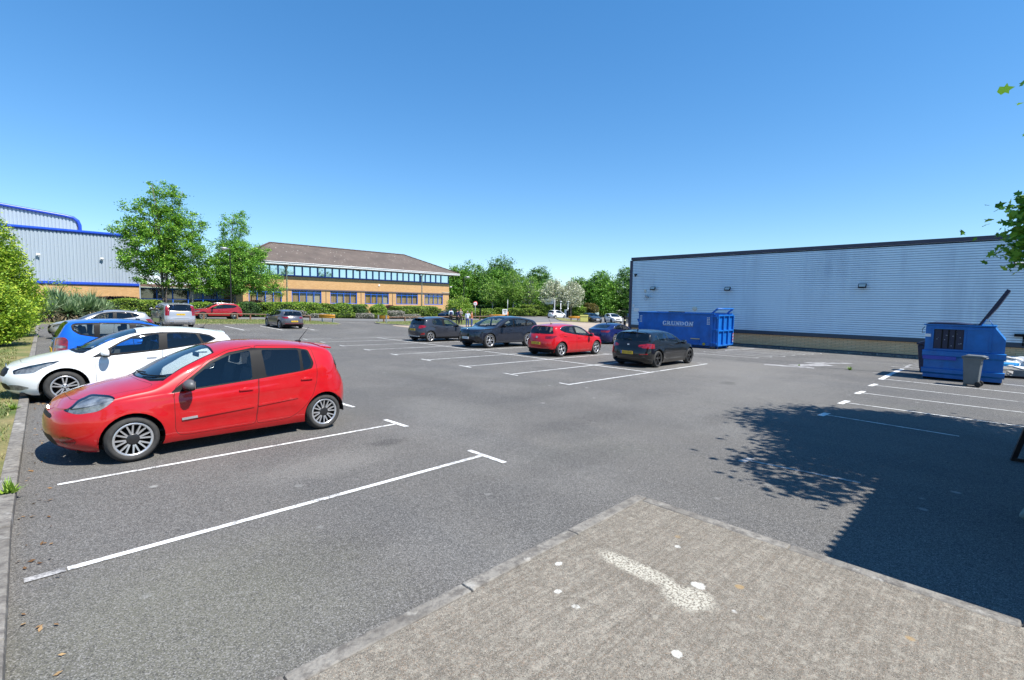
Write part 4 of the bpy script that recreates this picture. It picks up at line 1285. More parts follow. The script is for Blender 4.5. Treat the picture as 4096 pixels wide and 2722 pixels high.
# ---- estate car far off
EST = morph(BMW, 4.71, 1.83, 1.44, 2.85, .85, .335, paint=DGREY, mirmat=DGREY, style='y5', rimmat=ALLOYD, trim=TRIM)
EST['top'] = [(.14, .73), (.25, .775), (.5, .845), (.9, .915), (1.35, .975), (1.5, .995), (1.8, 1.14), (2.1, 1.27), (2.35, 1.36), (2.6, 1.41), (2.9, 1.44), (3.4, 1.44), (3.9, 1.42), (4.2, 1.39), (4.32, 1.33), (4.45, 1.17), (4.56, 1.0)]
EST['tail'] = [(.17, 4.52), (.25, 4.64), (.38, 4.70), (.55, 4.71), (.7, 4.69), (.85, 4.65), (1.0, 4.56)]
EST['shoulder'] = [(.14, .73), (.4, .765), (.9, .82), (1.4, .86), (2.2, .91), (3.0, .95), (3.8, .98), (4.56, 1.0)]
EST['ws'] = (1.51, 2.52, .70, .56, .17, -.05); EST.pop('cowl')
EST['bonnet'] = A5['bonnet']
EST['dlo'] = [(1.72, .92), (2.0, 1.08), (2.25, 1.21), (2.5, 1.295), (2.85, 1.335), (3.4, 1.335), (3.9, 1.31), (4.15, 1.26), (4.25, 1.15), (4.1, 1.04), (3.0, .98)]
EST['panes'] = [([(1.98, .96), (2.72, 1.0), (2.76, 1.30), (2.5, 1.26), (2.25, 1.165), (2.06, 1.05)], GLSD), ([(2.84, 1.005), (3.5, 1.03), (3.5, 1.30), (2.86, 1.30)], GLSD), ([(3.6, 1.035), (4.05, 1.075), (4.18, 1.15), (4.08, 1.235), (3.6, 1.295)], GLSD)]
EST['doors'] = A5['doors']
EST['rear_glass'] = ([(-.2, 1.04), (.54, 1.04), (.52, 1.30), (-.2, 1.34)], 4.2)
EST['cutmat'] = {'headlight': LAMPIN, 'grille': TRIM, 'lower_grille': TRIM}
EST['cuts'] = [('headlight', 'side', rpoly([(.12, .71), (.14, .62), (.45, .66), (.55, .74), (.4, .75)], .02, 2), (0, 1, .4, 2)),
               ('grille', 'front', rpoly([(.02, .56), (.26, .56), (.30, .70), (.02, .70)], .02, 2), (-1, .6, -1, .6)),
               ('lower_grille', 'front', rpoly([(-.2, .26), (.6, .26), (.55, .38), (-.2, .38)], .02, 2), (-1, .6, -1, 1))]
EST.update(plates=[('front', .47, None, WHITEP, None)], extras=[rails(.55, 2.6, 4.1, TRIM)])
HATW = dict(CEED); HATW.update(paint=WHITE2, mirmat=WHITE2, style='y5', rimmat=ALLOYD, extras=[], plates=[('front', .46, None, WHITEP, None)])
HATB = dict(CEED); HATB.update(paint=NAVY, mirmat=NAVY, style='multi', extras=[], plates=[('front', .46, None, WHITEP, None)])
HATW2 = dict(CLIO); HATW2.update(paint=WHITE2, mirmat=WHITE2, style='multi', extras=[], plates=[])
HATN = dict(CEED); HATN.update(paint=NAVY2, mirmat=NAVY2, style='multi', extras=[], plates=[])

def ncar(S, x, y, yaw, label, d=2, name='parked_car', cat='car', group=None):
    r = make_car(S, name, d); place(r, x, y, R(yaw)); tag(r, label, cat, group)
    return r
def by_wheel(S, x, y, yaw, near=-1, rear=True):
    """centre of the car from the ground contact of one wheel; near=-1: the wheel on the car's right side"""
    a = R(yaw); f = Vector((math.cos(a), math.sin(a))); l = Vector((-f.y, f.x))
    c = Vector((x, y)) + f*(S['wb']/2 if rear else -S['wb']/2) - l*near*(S['W']/2-0.03)
    return c.x, c.y
CLIO_NEAR = morph(CLIO, 3.97, 1.72, 1.49, 2.59, .77, .295, crease=[(lambda x: .70+.055*(x-1.13), .045, .013, .93, 3.73), (lambda x: .36+.03*(x-1.23), .05, -.012, 1.13, 3.03), (lambda x: .815+.06*(x-.93), .018, .008, .63, 3.73)], rim=.213, hip=.36)
G_ROW = 'cars parked nose in along the left kerb'; G_MID = 'cars parked in the middle bays'; G_FAR = 'cars parked at the far side of the lot'; G_ROAD = 'cars beyond the lot'
def build_cars():
    p = by_wheel(CLIO_NEAR, .93, 7.80, 184, near=1, rear=False)
    ncar(CLIO_NEAR, *p, 184, 'red five-door hatchback with silver multi-spoke wheels, nearest of the cars along the left kerb', group=G_ROW)
    p = by_wheel(CEED, .52, 13.08, 182.5, near=1, rear=False)
    ncar(CEED, *p, 182.5, 'white hatchback with nose over the kerb, parked just beyond the red hatchback', group=G_ROW)
    ncar(JAZZ, .28+3.83/2+.02, 17.55, 1.5, 'bright blue upright hatchback parked tail to the kerb behind the white hatchback', group=G_ROW)
    ncar(I30, 3.0, 33.4, 181, 'pale silver hatchback parked nose in beside the spiky plants', 1, group=G_ROW)
    p = by_wheel(XC, 8.76, 42.07, 92, near=-1)
    ncar(XC, *p, 92, 'silver SUV with roof rails and tall red tail lamps, seen from behind', group=G_FAR)
    p = by_wheel(GRYA, 15.96, 40.29, 91, near=-1)
    ncar(GRYA, *p, 91, 'grey hatchback seen from behind, parked against the grass strip', group=G_FAR)
    p = by_wheel(QASH, 14.37, 52.28, 180, near=1)
    ncar(QASH, *p, 180, 'dark red crossover with black wheel arches standing behind the timber rail', 1, group=G_FAR)
    p = by_wheel(FIESTA, 17.15, 24.14, 1.5, near=-1)
    ncar(FIESTA, *p, 1.5, 'dark grey small hatchback with grey lower bumper, farthest of the middle row', group=G_MID)
    p = by_wheel(IX, 17.33, 19.09, 181, near=1, rear=False)
    ncar(IX, *p, 181, 'dark grey SUV facing the camera with tall twin grille and white front plate', group=G_MID)
    p = by_wheel(REDA, 17.13, 14.06, 0.5, near=-1)
    ncar(REDA, *p, 0.5, 'bright red hatchback with chrome window line, between the grey SUV and the black hatchback', group=G_MID)
    p = by_wheel(BMW, 17.22, 9.37, 0.5, near=-1)
    ncar(BMW, *p, 0.5, 'black hatchback with black wheels and blue-banded yellow plate, nearest of the middle row', group=G_MID)
    p = by_wheel(A5, 27.5, 18.05, 0, near=-1)
    ncar(A5, *p, 0, 'dark blue low fastback half hidden behind the black hatchback', group=G_MID)
    ncar(FIESTA2, 44.2, 57.6, 194, 'dark navy small hatchback on the road behind the standing people', 1, group=G_ROAD)
    p = by_wheel(YARIS, 67.9, 57.4, 0, near=-1)
    ncar(YARIS, *p, 0, 'white small hatchback on the road in front of the silvery tree', 1, group=G_ROAD)
    ncar(EST, 64.2, 46.6, 238, 'dark grey estate car parked beside the yellow grit bin', 1, group=G_ROAD)
    ncar(HATW, 67.3, 44.8, 236, 'white hatchback parked next to the dark grey estate car', 1, group=G_ROAD)
    ncar(HATB, 72.5, 44.6, 226, 'blue car partly hidden by the corner of the metal warehouse', 1, group=G_ROAD)
# ------------------------------------------------------------------ ground, paving, kerbs, markings
def drape(name, poly_fn, nu, nv, dz, mat, thick=0.0):
    """sheet draped over the ground; poly_fn(u,v) -> x,y"""
    vs = []; fs = []
    for i in range(nu+1):
        for j in range(nv+1):
            x, y = poly_fn(i/nu, j/nv); vs.append((x, y, gz(x, y)+dz))
    for i in range(nu):
        for j in range(nv):
            a = i*(nv+1)+j; fs.append((a, a+nv+1, a+nv+2, a+1))
    return obj_from(name, vs, fs, mat, smooth=True)

def quad(a, b, c, d):
    def f(u, v):
        return tuple((a[k]*(1-u)*(1-v)+b[k]*u*(1-v)+c[k]*u*v+d[k]*(1-u)*v) for k in (0, 1))
    return f

def polysheet(name, poly, dz, mat, skirt=0.0, step=1.5, mats=None):
    """polygon filled on a grid, draped on the ground, with an upstand of the height skirt"""
    bm = bmesh.new()
    vs = [bm.verts.new((x, y, 0)) for x, y in poly]
    f = bm.faces.new(vs)
    x0 = min(p[0] for p in poly); x1 = max(p[0] for p in poly); y0 = min(p[1] for p in poly); y1 = max(p[1] for p in poly)
    k = x0+step
    while k < x1:
        bmesh.ops.bisect_plane(bm, geom=bm.faces[:]+bm.edges[:]+bm.verts[:], plane_co=(k, 0, 0), plane_no=(1, 0, 0)); k += step
    k = y0+step
    while k < y1:
        bmesh.ops.bisect_plane(bm, geom=bm.faces[:]+bm.edges[:]+bm.verts[:], plane_co=(0, k, 0), plane_no=(0, 1, 0)); k += step
    bm.normal_update()
    for f in bm.faces:
        if f.normal.z < 0: f.normal_flip()
    if skirt:
        be = [e for e in bm.edges if e.is_boundary]
        r = bmesh.ops.extrude_edge_only(bm, edges=be)
        for v in [g for g in r['geom'] if isinstance(g, bmesh.types.BMVert)]: v.co.z = -skirt
    for v in bm.verts: v.co.z += gz(v.co.x, v.co.y)+dz
    me = bpy.data.meshes.new(name); bm.to_mesh(me); bm.free()
    me.materials.append(mat)
    o = bpy.data.objects.new(name, me); link(o)
    return o

def asphalt_mat():
    t = NT('asphalt')
    big = t.noise(0.16, 5, 0.62); mid_ = t.noise(1.1, 5, 0.65)
    arc = t.noise(0.5, 4, 0.55, t.coord((1.0, 0.16, 1), rot=(0, 0, R(20))))
    c = t.mix(t.fr(big, 0.3, 0.7), (0.084, 0.077, 0.068), (0.190, 0.173, 0.149))
    c = t.mix(t.math('MULTIPLY', t.fr(mid_, 0.35, 0.7), 0.45), c, (0.105, 0.102, 0.097))
    c = t.mix(t.math('MULTIPLY', t.fr(arc, 0.50, 0.68), 0.7), c, (0.075, 0.074, 0.074))      # tyre sweep marks
    lich = t.noise(0.35, 3, 0.5)
    c = t.mix(t.math('MULTIPLY', t.fr(lich, 0.55, 0.75), 0.35), c, (0.13, 0.135, 0.10))
    pn = t.noise(0.33, 2, .45, t.coord((1, 1, 1), rot=(0, 0, .8)))
    c = t.mix(t.math('MULTIPLY', t.fr(pn, .53, .58), .5), c, (.068, .066, .064))
    dn = t.noise(0.28, 4, .6, t.coord((1, 1, 1), rot=(0, 0, 2.1)))
    c = t.mix(t.math('MULTIPLY', t.fr(dn, .52, .68), .55), c, (.25, .24, .22))
    gt = t.noise(28, 4, .75)
    c = t.mix(t.fr(gt, .38, .68, 0, .55), c, (.215, .208, .195))
    c = t.mix(t.fr(t.noise(31, 3, .7), .42, .68, .5, 0), c, (.05, .049, .047))
    for (ox, oy, rx, ry, am) in ((3.9, 6.6, .34, .22, .75), (1.6, 3.9, .9, .5, .4), (2.2, 6.3, 1.0, .5, .3), (9.0, 8.0, 1.8, .5, .35), (12.5, 6.3, 2.4, .6, .35), (5.5, 4.2, 1.3, .5, .3), (7.5, 5.6, 2.2, .45, .35), (10.2, 4.0, 1.6, .4, .3), (17.5, 5.2, 3.0, .5, .3), (8.2, 11.5, .5, 2.6, .3), (14.0, 20, 4, .5, .2)):
        vd = t.node('ShaderNodeMapping'); vd.inputs['Location'].default_value = (-ox/rx, -oy/ry, 0); vd.inputs['Scale'].default_value = (1/rx, 1/ry, 0)
        t.l(t.tc.outputs['Object'], vd.inputs['Vector']); ln = t.node('ShaderNodeVectorMath', operation='LENGTH'); t.l(vd.outputs[0], ln.inputs[0])
        k = t.fr(t.math('ADD', ln.outputs['Value'], t.math('MULTIPLY', t.noise(3.5, 4, .7), .9)), .9, 1.5, am, 0); c = t.mix(k, c, (.045, .042, .04))
    for (ox, oy, rx, ry, col, am) in ((.7, 3.7, 1.3, 1.2, (.150, .146, .108), .6), (2.6, 6.2, 1.1, .5, (.21, .20, .18), .55), (6.0, 8.0, 1.0, 1.6, (.20, .195, .18), .4), (15, 5, 5, 2.2, (.215, .205, .185), .45), (20, 8, 4, 3, (.23, .215, .19), .5)):
        vd = t.node('ShaderNodeMapping'); vd.inputs['Location'].default_value = (-ox/rx, -oy/ry, 0); vd.inputs['Scale'].default_value = (1/rx, 1/ry, 0)
        t.l(t.tc.outputs['Object'], vd.inputs['Vector']); ln = t.node('ShaderNodeVectorMath', operation='LENGTH'); t.l(vd.outputs[0], ln.inputs[0])
        k = t.fr(t.math('ADD', ln.outputs['Value'], t.math('MULTIPLY', t.noise(2.2, 5, .75), 1.0)), .9, 1.7, am, 0); c = t.mix(k, c, col)
    st = t.voro(150, feature='F1', out='Color'); 
    gr = t.node('ShaderNodeSeparateColor'); t.l(st, gr.inputs[0])
    c = t.mix(t.math('MULTIPLY', t.fr(gr.outputs[0], 0.55, 1.0), 0.75), c, (0.30, 0.29, 0.275))  # pale chippings
    c = t.mix(t.math('MULTIPLY', t.fr(gr.outputs[1], 0.55, 1.0), 0.8), c, (0.035, 0.035, 0.036))
    sp = t.voro(1.4); spn = t.noise(5, 3, .6)
    blot = t.math('MULTIPLY', t.fr(t.math('ADD', sp, t.math('MULTIPLY', spn, 0.10)), 0.095, 0.13, 1, 0), t.fr(t.noise(0.22, 2, .5), 0.47, 0.6))
    c = t.mix(t.math('MULTIPLY', blot, 0.6), c, (0.36, 0.36, 0.34))                             # lichen and gum spots
    oil = t.fr(t.noise(0.55, 3, .5, t.coord((1, 1, 1))), 0.68, 0.8)
    c = t.mix(t.math('MULTIPLY', oil, 0.55), c, (0.05, 0.047, 0.045))
    t.base(c).rough(0.88)
    t.b.inputs['Specular IOR Level'].default_value = 0.3
    t.bump(t.math('ADD', t.math('MULTIPLY', gr.outputs[2], 0.6), t.noise(60, 3, .6)), 0.55, 0.008)
    return t.m
def road_mat():
    t = NT('road_asphalt')
    c = t.mix(t.fr(t.noise(0.3, 5, .6), .3, .7), (0.14, 0.138, 0.135), (0.19, 0.187, 0.182))
    c = t.mix(t.fr(t.noise(18, 3, .6), .35, .7, 0, .5), c, (0.12, 0.12, 0.12))
    t.base(c).rough(0.9); return t.m
def tan_mat():
    t = NT('tan_paving')
    c = t.mix(t.fr(t.noise(0.25, 5, .6), .3, .7), (0.34, 0.265, 0.195), (0.42, 0.345, 0.265))
    c = t.mix(t.fr(t.noise(9, 4, .65), .35, .7, 0, .55), c, (0.28, 0.22, 0.17))
    t.base(c).rough(0.92); return t.m
def concrete_mat():
    t = NT('old_concrete')
    c = t.mix(t.fr(t.noise(0.8, 5, .65), .3, .7), (0.235, 0.210, 0.168), (0.335, 0.305, 0.250))
    # brushed streaks
    stv = t.coord((1.0, 30, 1), rot=(0, 0, R(-20)))
    c = t.mix(t.fr(t.noise(1.0, 3, .6, stv), .40, .62, 0, .75), c, (0.15, 0.13, 0.10))
    ag = t.voro(230, out='Color'); sg = t.node('ShaderNodeSeparateColor'); t.l(ag, sg.inputs[0])
    c = t.mix(t.fr(sg.outputs[0], .68, .95, 0, .7), c, (0.46, 0.42, 0.35))
    c = t.mix(t.fr(sg.outputs[1], .75, .95, 0, .6), c, (0.30, 0.17, 0.09))
    c = t.mix(t.fr(sg.outputs[2], .55, .9, 0, .95), c, (0.055, 0.05, 0.042))
    c = t.mix(t.fr(t.noise(38, 4, .75), .40, .66, 0, .6), c, (.11, .098, .08))
    c = t.mix(t.fr(t.noise(17, 5, .75), .50, .72, 0, .55), c, (.42, .39, .32))
    v1 = t.voro(2.6); w1 = t.noise(9, 3, .6)
    gate = lambda sc_, a, b: t.fr(t.noise(sc_, 2, .5), a, b)
    c = t.mix(t.math('MULTIPLY', t.fr(t.math('ADD', v1, t.math('MULTIPLY', w1, .12)), .12, .16, 1, 0), t.math('MULTIPLY', gate(.9, .5, .56), .6)), c, (0.40, 0.26, 0.10))     # ochre lichen
    v2 = t.voro(4.2, t.coord((1, 1, 1), rot=(0, 0, .7)))
    c = t.mix(t.math('MULTIPLY', t.fr(t.math('ADD', v2, t.math('MULTIPLY', w1, .14)), .14, .18, 1, 0), t.math('MULTIPLY', gate(1.2, .54, .6), .55)), c, (0.07, 0.06, 0.055))  # dark lichen
    v3 = t.voro(1.7, t.coord((1, 1, 1), rot=(0, 0, 1.3)))
    c = t.mix(t.math('MULTIPLY', t.fr(t.math('ADD', v3, t.math('MULTIPLY', w1, .10)), .095, .12, 1, 0), .95), c, (0.78, 0.78, 0.75))                                     # white lichen
    sp1 = t.noise(55, 3, .7); sp2 = t.noise(6, 4, .7); sp3 = t.noise(30, 5, .8); sp4 = t.noise(22, 3, .7)
    for ox, oy, rx, ry, rot, th, am in ((3.43, 2.0, .11, .42, R(-2), .50, .85), (3.36, 1.52, .17, .20, 0, .50, .85), (3.57, 1.53, .05, .06, 0, .0, .95), (2.74, 1.29, .035, .04, 0, 0, .9), (3.02, 2.46, .035, .03, 0, 0, .9), (2.71, 2.21, .03, .03, 0, 0, .9), (2.66, 2.0, .03, .035, 0, 0, .8), (4.04, 1.94, .03, .03, 0, 0, .8)):
        vd = t.node('ShaderNodeMapping', vector_type='TEXTURE'); vd.inputs['Location'].default_value = (ox, oy, 0); vd.inputs['Scale'].default_value = (rx, ry, 1e6); vd.inputs['Rotation'].default_value = (0, 0, rot)
        t.l(t.tc.outputs['Object'], vd.inputs['Vector']); ln = t.node('ShaderNodeVectorMath', operation='LENGTH'); t.l(vd.outputs[0], ln.inputs[0])
        k = t.fr(t.math('ADD', ln.outputs['Value'], t.math('MULTIPLY', sp2 if th else sp4, .8 if th else 1.6)), 1.1 if th else 1.55, 1.5 if th else 1.8, am, 0)
        k = t.math('MULTIPLY', k, t.fr(sp1, .44, .54) if th else t.fr(sp3, .36, .5))
        c = t.mix(k, c, (.55, .52, .43) if th else (.58, .57, .52))
    t.base(c).rough(0.93)
    t.bump(t.math('ADD', t.noise(45, 4, .7), t.math('MULTIPLY', sg.outputs[0], .5)), 0.7, 0.008)
    return t.m
def kerb_mat():
    t = NT('kerb_concrete')
    c = t.mix(t.fr(t.noise(1.5, 6, .7), .3, .7), (0.15, 0.137, 0.118), (0.30, 0.28, 0.245))
    c = t.mix(t.fr(t.noise(9, 5, .75), .44, .62, 0, .85), c, (0.10, 0.09, 0.08))
    c = t.mix(t.fr(t.noise(5, 4, .6), .6, .72, 0, .6), c, (0.55, 0.53, 0.48))
    t.base(c).rough(0.95).bump(t.noise(25, 5, .7), 0.8, 0.02); return t.m
def grass_mat(name='verge_grass', dry=0.55):
    t = NT(name)
    c = t.mix(t.fr(t.noise(0.7, 5, .65), .5-.35*dry, .95-.5*dry), (0.085, 0.14, 0.022), (0.36, 0.27, 0.12))
    c = t.mix(t.fr(t.noise(22, 4, .7), .35, .7, 0, .6), c, (0.05, 0.075, 0.015))
    c = t.mix(t.fr(t.noise(40, 3, .7), .62, .7, 0, .5), c, (0.42, 0.36, 0.2))
    t.base(c).rough(0.95).bump(t.noise(30, 4, .7), 1.0, 0.03); return t.m
def markpaint():
    t = NT('worn_white_marking')
    n = t.noise(9, 5, .7); f = t.noise(70, 3, .7)
    k = t.math('ADD', t.math('ADD', t.math('MULTIPLY', n, .45), t.math('MULTIPLY', f, .4)), t.math('MULTIPLY', t.noise(.8, 3, .6), .25))
    c = t.mix(t.fr(k, .555, .64), (0.72, 0.72, 0.70), (0.17, 0.165, 0.16))
    t.base(c).rough(0.8).bump(f, .4, .004); return t.m
def ghostpaint():
    t = NT('faded_marking')
    k = t.math('ADD', t.math('MULTIPLY', t.noise(4, 5, .7), .6), t.math('MULTIPLY', t.noise(50, 3, .7), .45))
    t.base(t.mix(t.fr(k, .46, .60), (0.42, 0.41, 0.40), (0.145, 0.14, 0.137))).rough(0.9); return t.m

ASPH = asphalt_mat(); ROADM = road_mat(); TANM = tan_mat(); CONC = concrete_mat(); KERB = kerb_mat(); GRASS = grass_mat(); GRASSG = grass_mat('lawn_grass', .25)
MARK = markpaint(); GHOST = ghostpaint()

def strip(mb, a, b, w, dz=0.006, mi=0):
    ax, ay = a; bx, by = b; L = math.hypot(bx-ax, by-ay)
    dx, dy = (bx-ax)/L, (by-ay)/L; nx, ny = -dy*w/2, dx*w/2
    n = max(1, int(L/0.8)); vs = []; fs = []
    for i in range(n+1):
        t = i/n; x = ax+(bx-ax)*t; y = ay+(by-ay)*t
        for s in (-1, 1): vs.append((x+s*nx, y+s*ny, gz(x+s*nx, y+s*ny)+dz))
    for i in range(n): fs.append((2*i, 2*i+2, 2*i+3, 2*i+1))
    mb.add(vs, fs, mi)

def kerbline(name, pts, w, h, side=1, z0=-0.02, gap=0.915):
    """a run of kerb stones along pts, with fine joints"""
    m = MB()
    for a, b in zip(pts[:-1], pts[1:]):
        L = math.hypot(b[0]-a[0], b[1]-a[1]); n = max(1, round(L/gap))
        for i in range(n):
            t0 = i/n+0.004/L; t1 = (i+1)/n-0.004/L
            p = (a[0]+(b[0]-a[0])*t0, a[1]+(b[1]-a[1])*t0); q = (a[0]+(b[0]-a[0])*t1, a[1]+(b[1]-a[1])*t1)
            cx, cy = (p[0]+q[0])/2, (p[1]+q[1])/2
            jz = random.uniform(-.006, .006)
            m.beam((p[0], p[1], gz(*p)+(h+z0)/2+jz), (q[0], q[1], gz(*q)+(h+z0)/2+jz), w, h-z0)
    o = m.build(name, KERB, bevel=0.018); tag(o, kind='structure'); return o

def build_ground():
    random.seed(5)
    def axis(lo, hi, st, far):
        a = list(np.arange(lo, hi+.01, st)); e = st
        x = lo; y = hi
        while x > -far: e *= 1.6; x -= e; a.insert(0, x); y += e; a.append(y)
        return a
    xs = axis(-30, 120, 5, 2500); ys = axis(-40, 120, 5, 2500)
    vs = [(x, y, gz(x, y)-0.06) for x in xs for y in ys]; n = len(ys)
    fs = [(i*n+j, (i+1)*n+j, (i+1)*n+j+1, i*n+j+1) for i in range(len(xs)-1) for j in range(n-1)]
    tag(obj_from('ground', vs, fs, GRASSG, smooth=True), kind='structure')
    tag(drape('car_park', quad((-.2, -40), (37.05, -40), (37.05, 62), (-.2, 62)), 40, 100, 0, ASPH), kind='structure')
    tag(drape('road', quad((-40, 52.2), (37.1, 52.2), (37.1, 59), (-40, 57.3)), 50, 8, 0.004, ROADM), kind='structure')
    tag(polysheet('far_road', [(37.06, 30), (75, 40), (110, 46), (110, 60), (75, 60), (70, 66), (73, 90), (66, 90), (63, 66), (60, 61.5), (37.06, 60.5)], 0.004, ROADM, step=3), kind='structure')
    tan = [(25.9, 42.8), (25.95, 39.57), (31, 32.5), (36.2, 25.6), (37.02, 24.2), (50, 24), (64.5, 36), (66, 41), (61.6, 44.4), (60.6, 48.4), (48, 47.6), (38, 45.2), (33, 43.6), (28.2, 43.1), (26.6, 44)]
    tag(polysheet('tan_yard', tan, 0.010, TANM, step=2), kind='structure')
    # left verge and kerb
    kx = lambda y: -0.155 + 0.022*max(0, y-6)
    tag(drape('grass_verge', lambda u, v: ((-30)*(1-u)+(kx(-8+60*v)-.14)*u, -8+60*v), 24, 60, 0.085, GRASS), kind='structure')
    kerbline('kerb', [(kx(y)-.07, y) for y in (-6, -2, 2, 6, 10, 14, 20, 28, 36, 44, 50)], .14, .105)
    # far strip in front of the parked SUV and grey car
    isl = [(-8, 45.6), (9.5, 44.9), (14.4, 45.1), (19.6, 44.3), (20.7, 44.0), (21.6, 45.2), (21.95, 46.85), (21.3, 49.7), (16.7, 52.15), (-8, 52.15)]
    tag(polysheet('grass_strip', isl, 0.08, GRASSG, .1), kind='structure')
    kerbline('kerb_far', isl[0:9], .13, .085)
    is2 = [(26.15, 46.7), (26.2, 45.7), (28.1, 43.4), (33, 43.9), (38, 45.5), (47, 47.8), (49, 52), (46.5, 53.6), (36, 52.9), (29, 49.6), (27, 48.3)]
    tag(polysheet('grass_strip_right', is2, 0.08, GRASSG, .1), kind='structure')
    kerbline('kerb_right', is2[-1:]+is2[0:6], .13, .085)
    is3 = [(62.9, 52.5), (60.6, 49.8), (60.3, 48.4), (61.0, 46.2), (62.2, 44.6), (64, 46.5), (66, 52), (70, 57), (68, 57.5)]
    tag(polysheet('grass_strip_corner', is3, 0.08, GRASS, .1), kind='structure')
    kerbline('kerb_corner', is3[0:5], .14, .09)
    # concrete slab we stand on, with its edging
    sl = lambda dx=0: [(4.74, -6), (4.74, 2.71), (.94, 2.58), (-.1, 2.55), (-.1, -6)]
    tag(polysheet('concrete_slab', sl(), 0.034, CONC, .1, 1.0), kind='structure')
    kerbline('slab_edging', [(-.1, 2.625), (.94, 2.655), (4.87, 2.785)], .13, .038, gap=1.2)
    kerbline('slab_edging_side', [(4.81, 2.71), (4.78, -.2), (4.76, -6)], .13, .038, gap=1.2)
    # warehouse kerb
    kerbline('warehouse_kerb', [(36.75, 22.9), (36.75, -20)], .2, .12)
    # ---------------- markings
    m = MB()
    for a, b, w in [((.16, 4.99), (4.57, 5.16), .072), ((4.575, 5.47), (4.58, 4.71), .08), ((.19, 7.35), (4.60, 7.54), .062), ((4.64, 7.95), (4.66, 7.25), .09),
                    ((.3, 9.52), (4.67, 9.66), .09), ((4.70, 9.98), (4.72, 9.32), .09), ((.3, 11.95), (4.75, 12.1), .09), ((.35, 14.4), (4.8, 14.55), .09), ((4.80, 14.9), (4.82, 14.2), .09), ((.4, 16.8), (4.9, 17), .09)]:
        strip(m, a, b, w)
    near = [(11.61, 28.82), (11.55, 26.27), (11.36, 23.58), (11.35, 21.05), (11.25, 18.51), (11.17, 16.02), (11.12, 13.54), (11.01, 11.13), (10.88, 8.65)]
    spx = lambda y: 15.57+(y-8.73)*.031
    for i, (x, y) in enumerate(near):
        w = .072
        if i == 0:
            strip(m, (x, y), (13.2, y+.03), w); strip(m, (13.8, y), (18.4, y-.2), w)
        else:
            strip(m, (x, y), (20.4, y+.2), w)
        up = .36
        if i < len(near)-1: strip(m, (x+.02, y+up), (x-.03, y-.36), w, .0075)
        else: strip(m, (x+.02, y+up), (x, y-.04), w, .0075)
        if i > 0: strip(m, (20.42, y+.2-.04 if i == 8 else y-.1), (20.44, y+.62), w, .0075)
    strip(m, (16.19, 28.63), (15.57, 8.7), .085, .0075)
    for a, b, bar in [((19.0, 2.9), (18.7, -.45), ((18.62, 2.91), (19.4, 2.87))), ((16.7, 2.83), (16.55, -.4), ((16.35, 2.85), (17.1, 2.81))), ((14.4, 2.76), (14.28, -.35), ((14.05, 2.77), (14.76, 2.74))), ((12.2, 2.69), (12.02, .5), ((11.95, 2.70), (12.45, 2.67)))]:
        strip(m, a, b, .062); strip(m, bar[0], bar[1], .13, .0075)
    strip(m, (21.25, 2.95), (21.0, -.7), .09); strip(m, (21.0, 3.0), (26.9, 3.09), .16, .0075); strip(m, (23.6, .0), (23.45, -.7), .08)
    for a, b in [((34.9, 11.9), (34.46, 7.98)), ((32.77, 11.93), (33.15, 8.11)), ((30.54, 11.86), (31.91, 8.24)), ((29.59, 11.79), (30.48, 8.37)), ((28.68, 11.86), (28.76, 8.37)), ((27.56, 12.2), (27.49, 8.63)), ((25.6, 11.88), (25.92, 8.77))]:
        strip(m, a, b, .075); strip(m, (b[0]-.02, b[1]), (b[0]+.30, b[1]-.02), .07, .0075)
    strip(m, (30.4, 12.1), (35.1, 12.0), .09, .0075)
    for a, b in [((11.2, 43.4), (11.25, 38.7)), ((13.75, 43.2), (13.81, 38.46)), ((16.3, 43), (16.1, 38.09)), ((8.6, 43.4), (8.65, 38.9)), ((6.1, 43.4), (6.1, 39))]:
        strip(m, a, b, .10); strip(m, (b[0]-.33, b[1]+.05), (b[0]+.33, b[1]-.05), .10, .0075)
    tag(m.build('parking_lines', MARK, fixn=False), kind='structure')
    m = MB()
    strip(m, (-.08, 4.985), (.15, 4.99), .08)
    strip(m, (7.36, 2.55), (7.5, 1.2), .07)
    strip(m, (7.2, 2.56), (7.5, 2.53), .1, .0075)
    for a, b, w in [((23.3, 6.3), (25.4, 5.5), .7), ((25.4, 6.3), (27.3, 5.4), .6), ((26.6, 5.9), (27.7, 5.1), .4), ((22.6, 7.3), (23.0, 5.5), .5),
                    ((27.8, 3.6), (28.2, 1.8), .22), ((29.5, 3.4), (29.7, 1.8), .22), ((31.2, 3.2), (31, 1.7), .2), ((24.3, 3.5), (24.4, 2.6), .12), ((25.5, 3.4), (25.6, 2.4), .12), ((23.4, 3.6), (23.5, 2.6), .1), ((27.4, 3.1), (30.5, 3.2), .12),
                    ((21.0, 49.9), (24.5, 47.6), .25), ((24.5, 52.5), (28.2, 53.6), .16), ((24, 48.4), (26, 48.2), .3)]:
        strip(m, a, b, w, .008)
    tag(m.build('faded_markings', GHOST, fixn=False), kind='structure')
    # tar joint with weeds, running across the lot
    m = MB(); pts = [(23.6, 11.6), (23.5, 8.6), (23.55, 6.4), (23.9, 4.0), (24.6, 2.4)]
    for a, b in zip(pts[:-1], pts[1:]): strip(m, a, b, .05, .005)
    tag(m.build('tar_joint', plain('tar', (.03, .03, .03), .8), fixn=False), kind='structure')
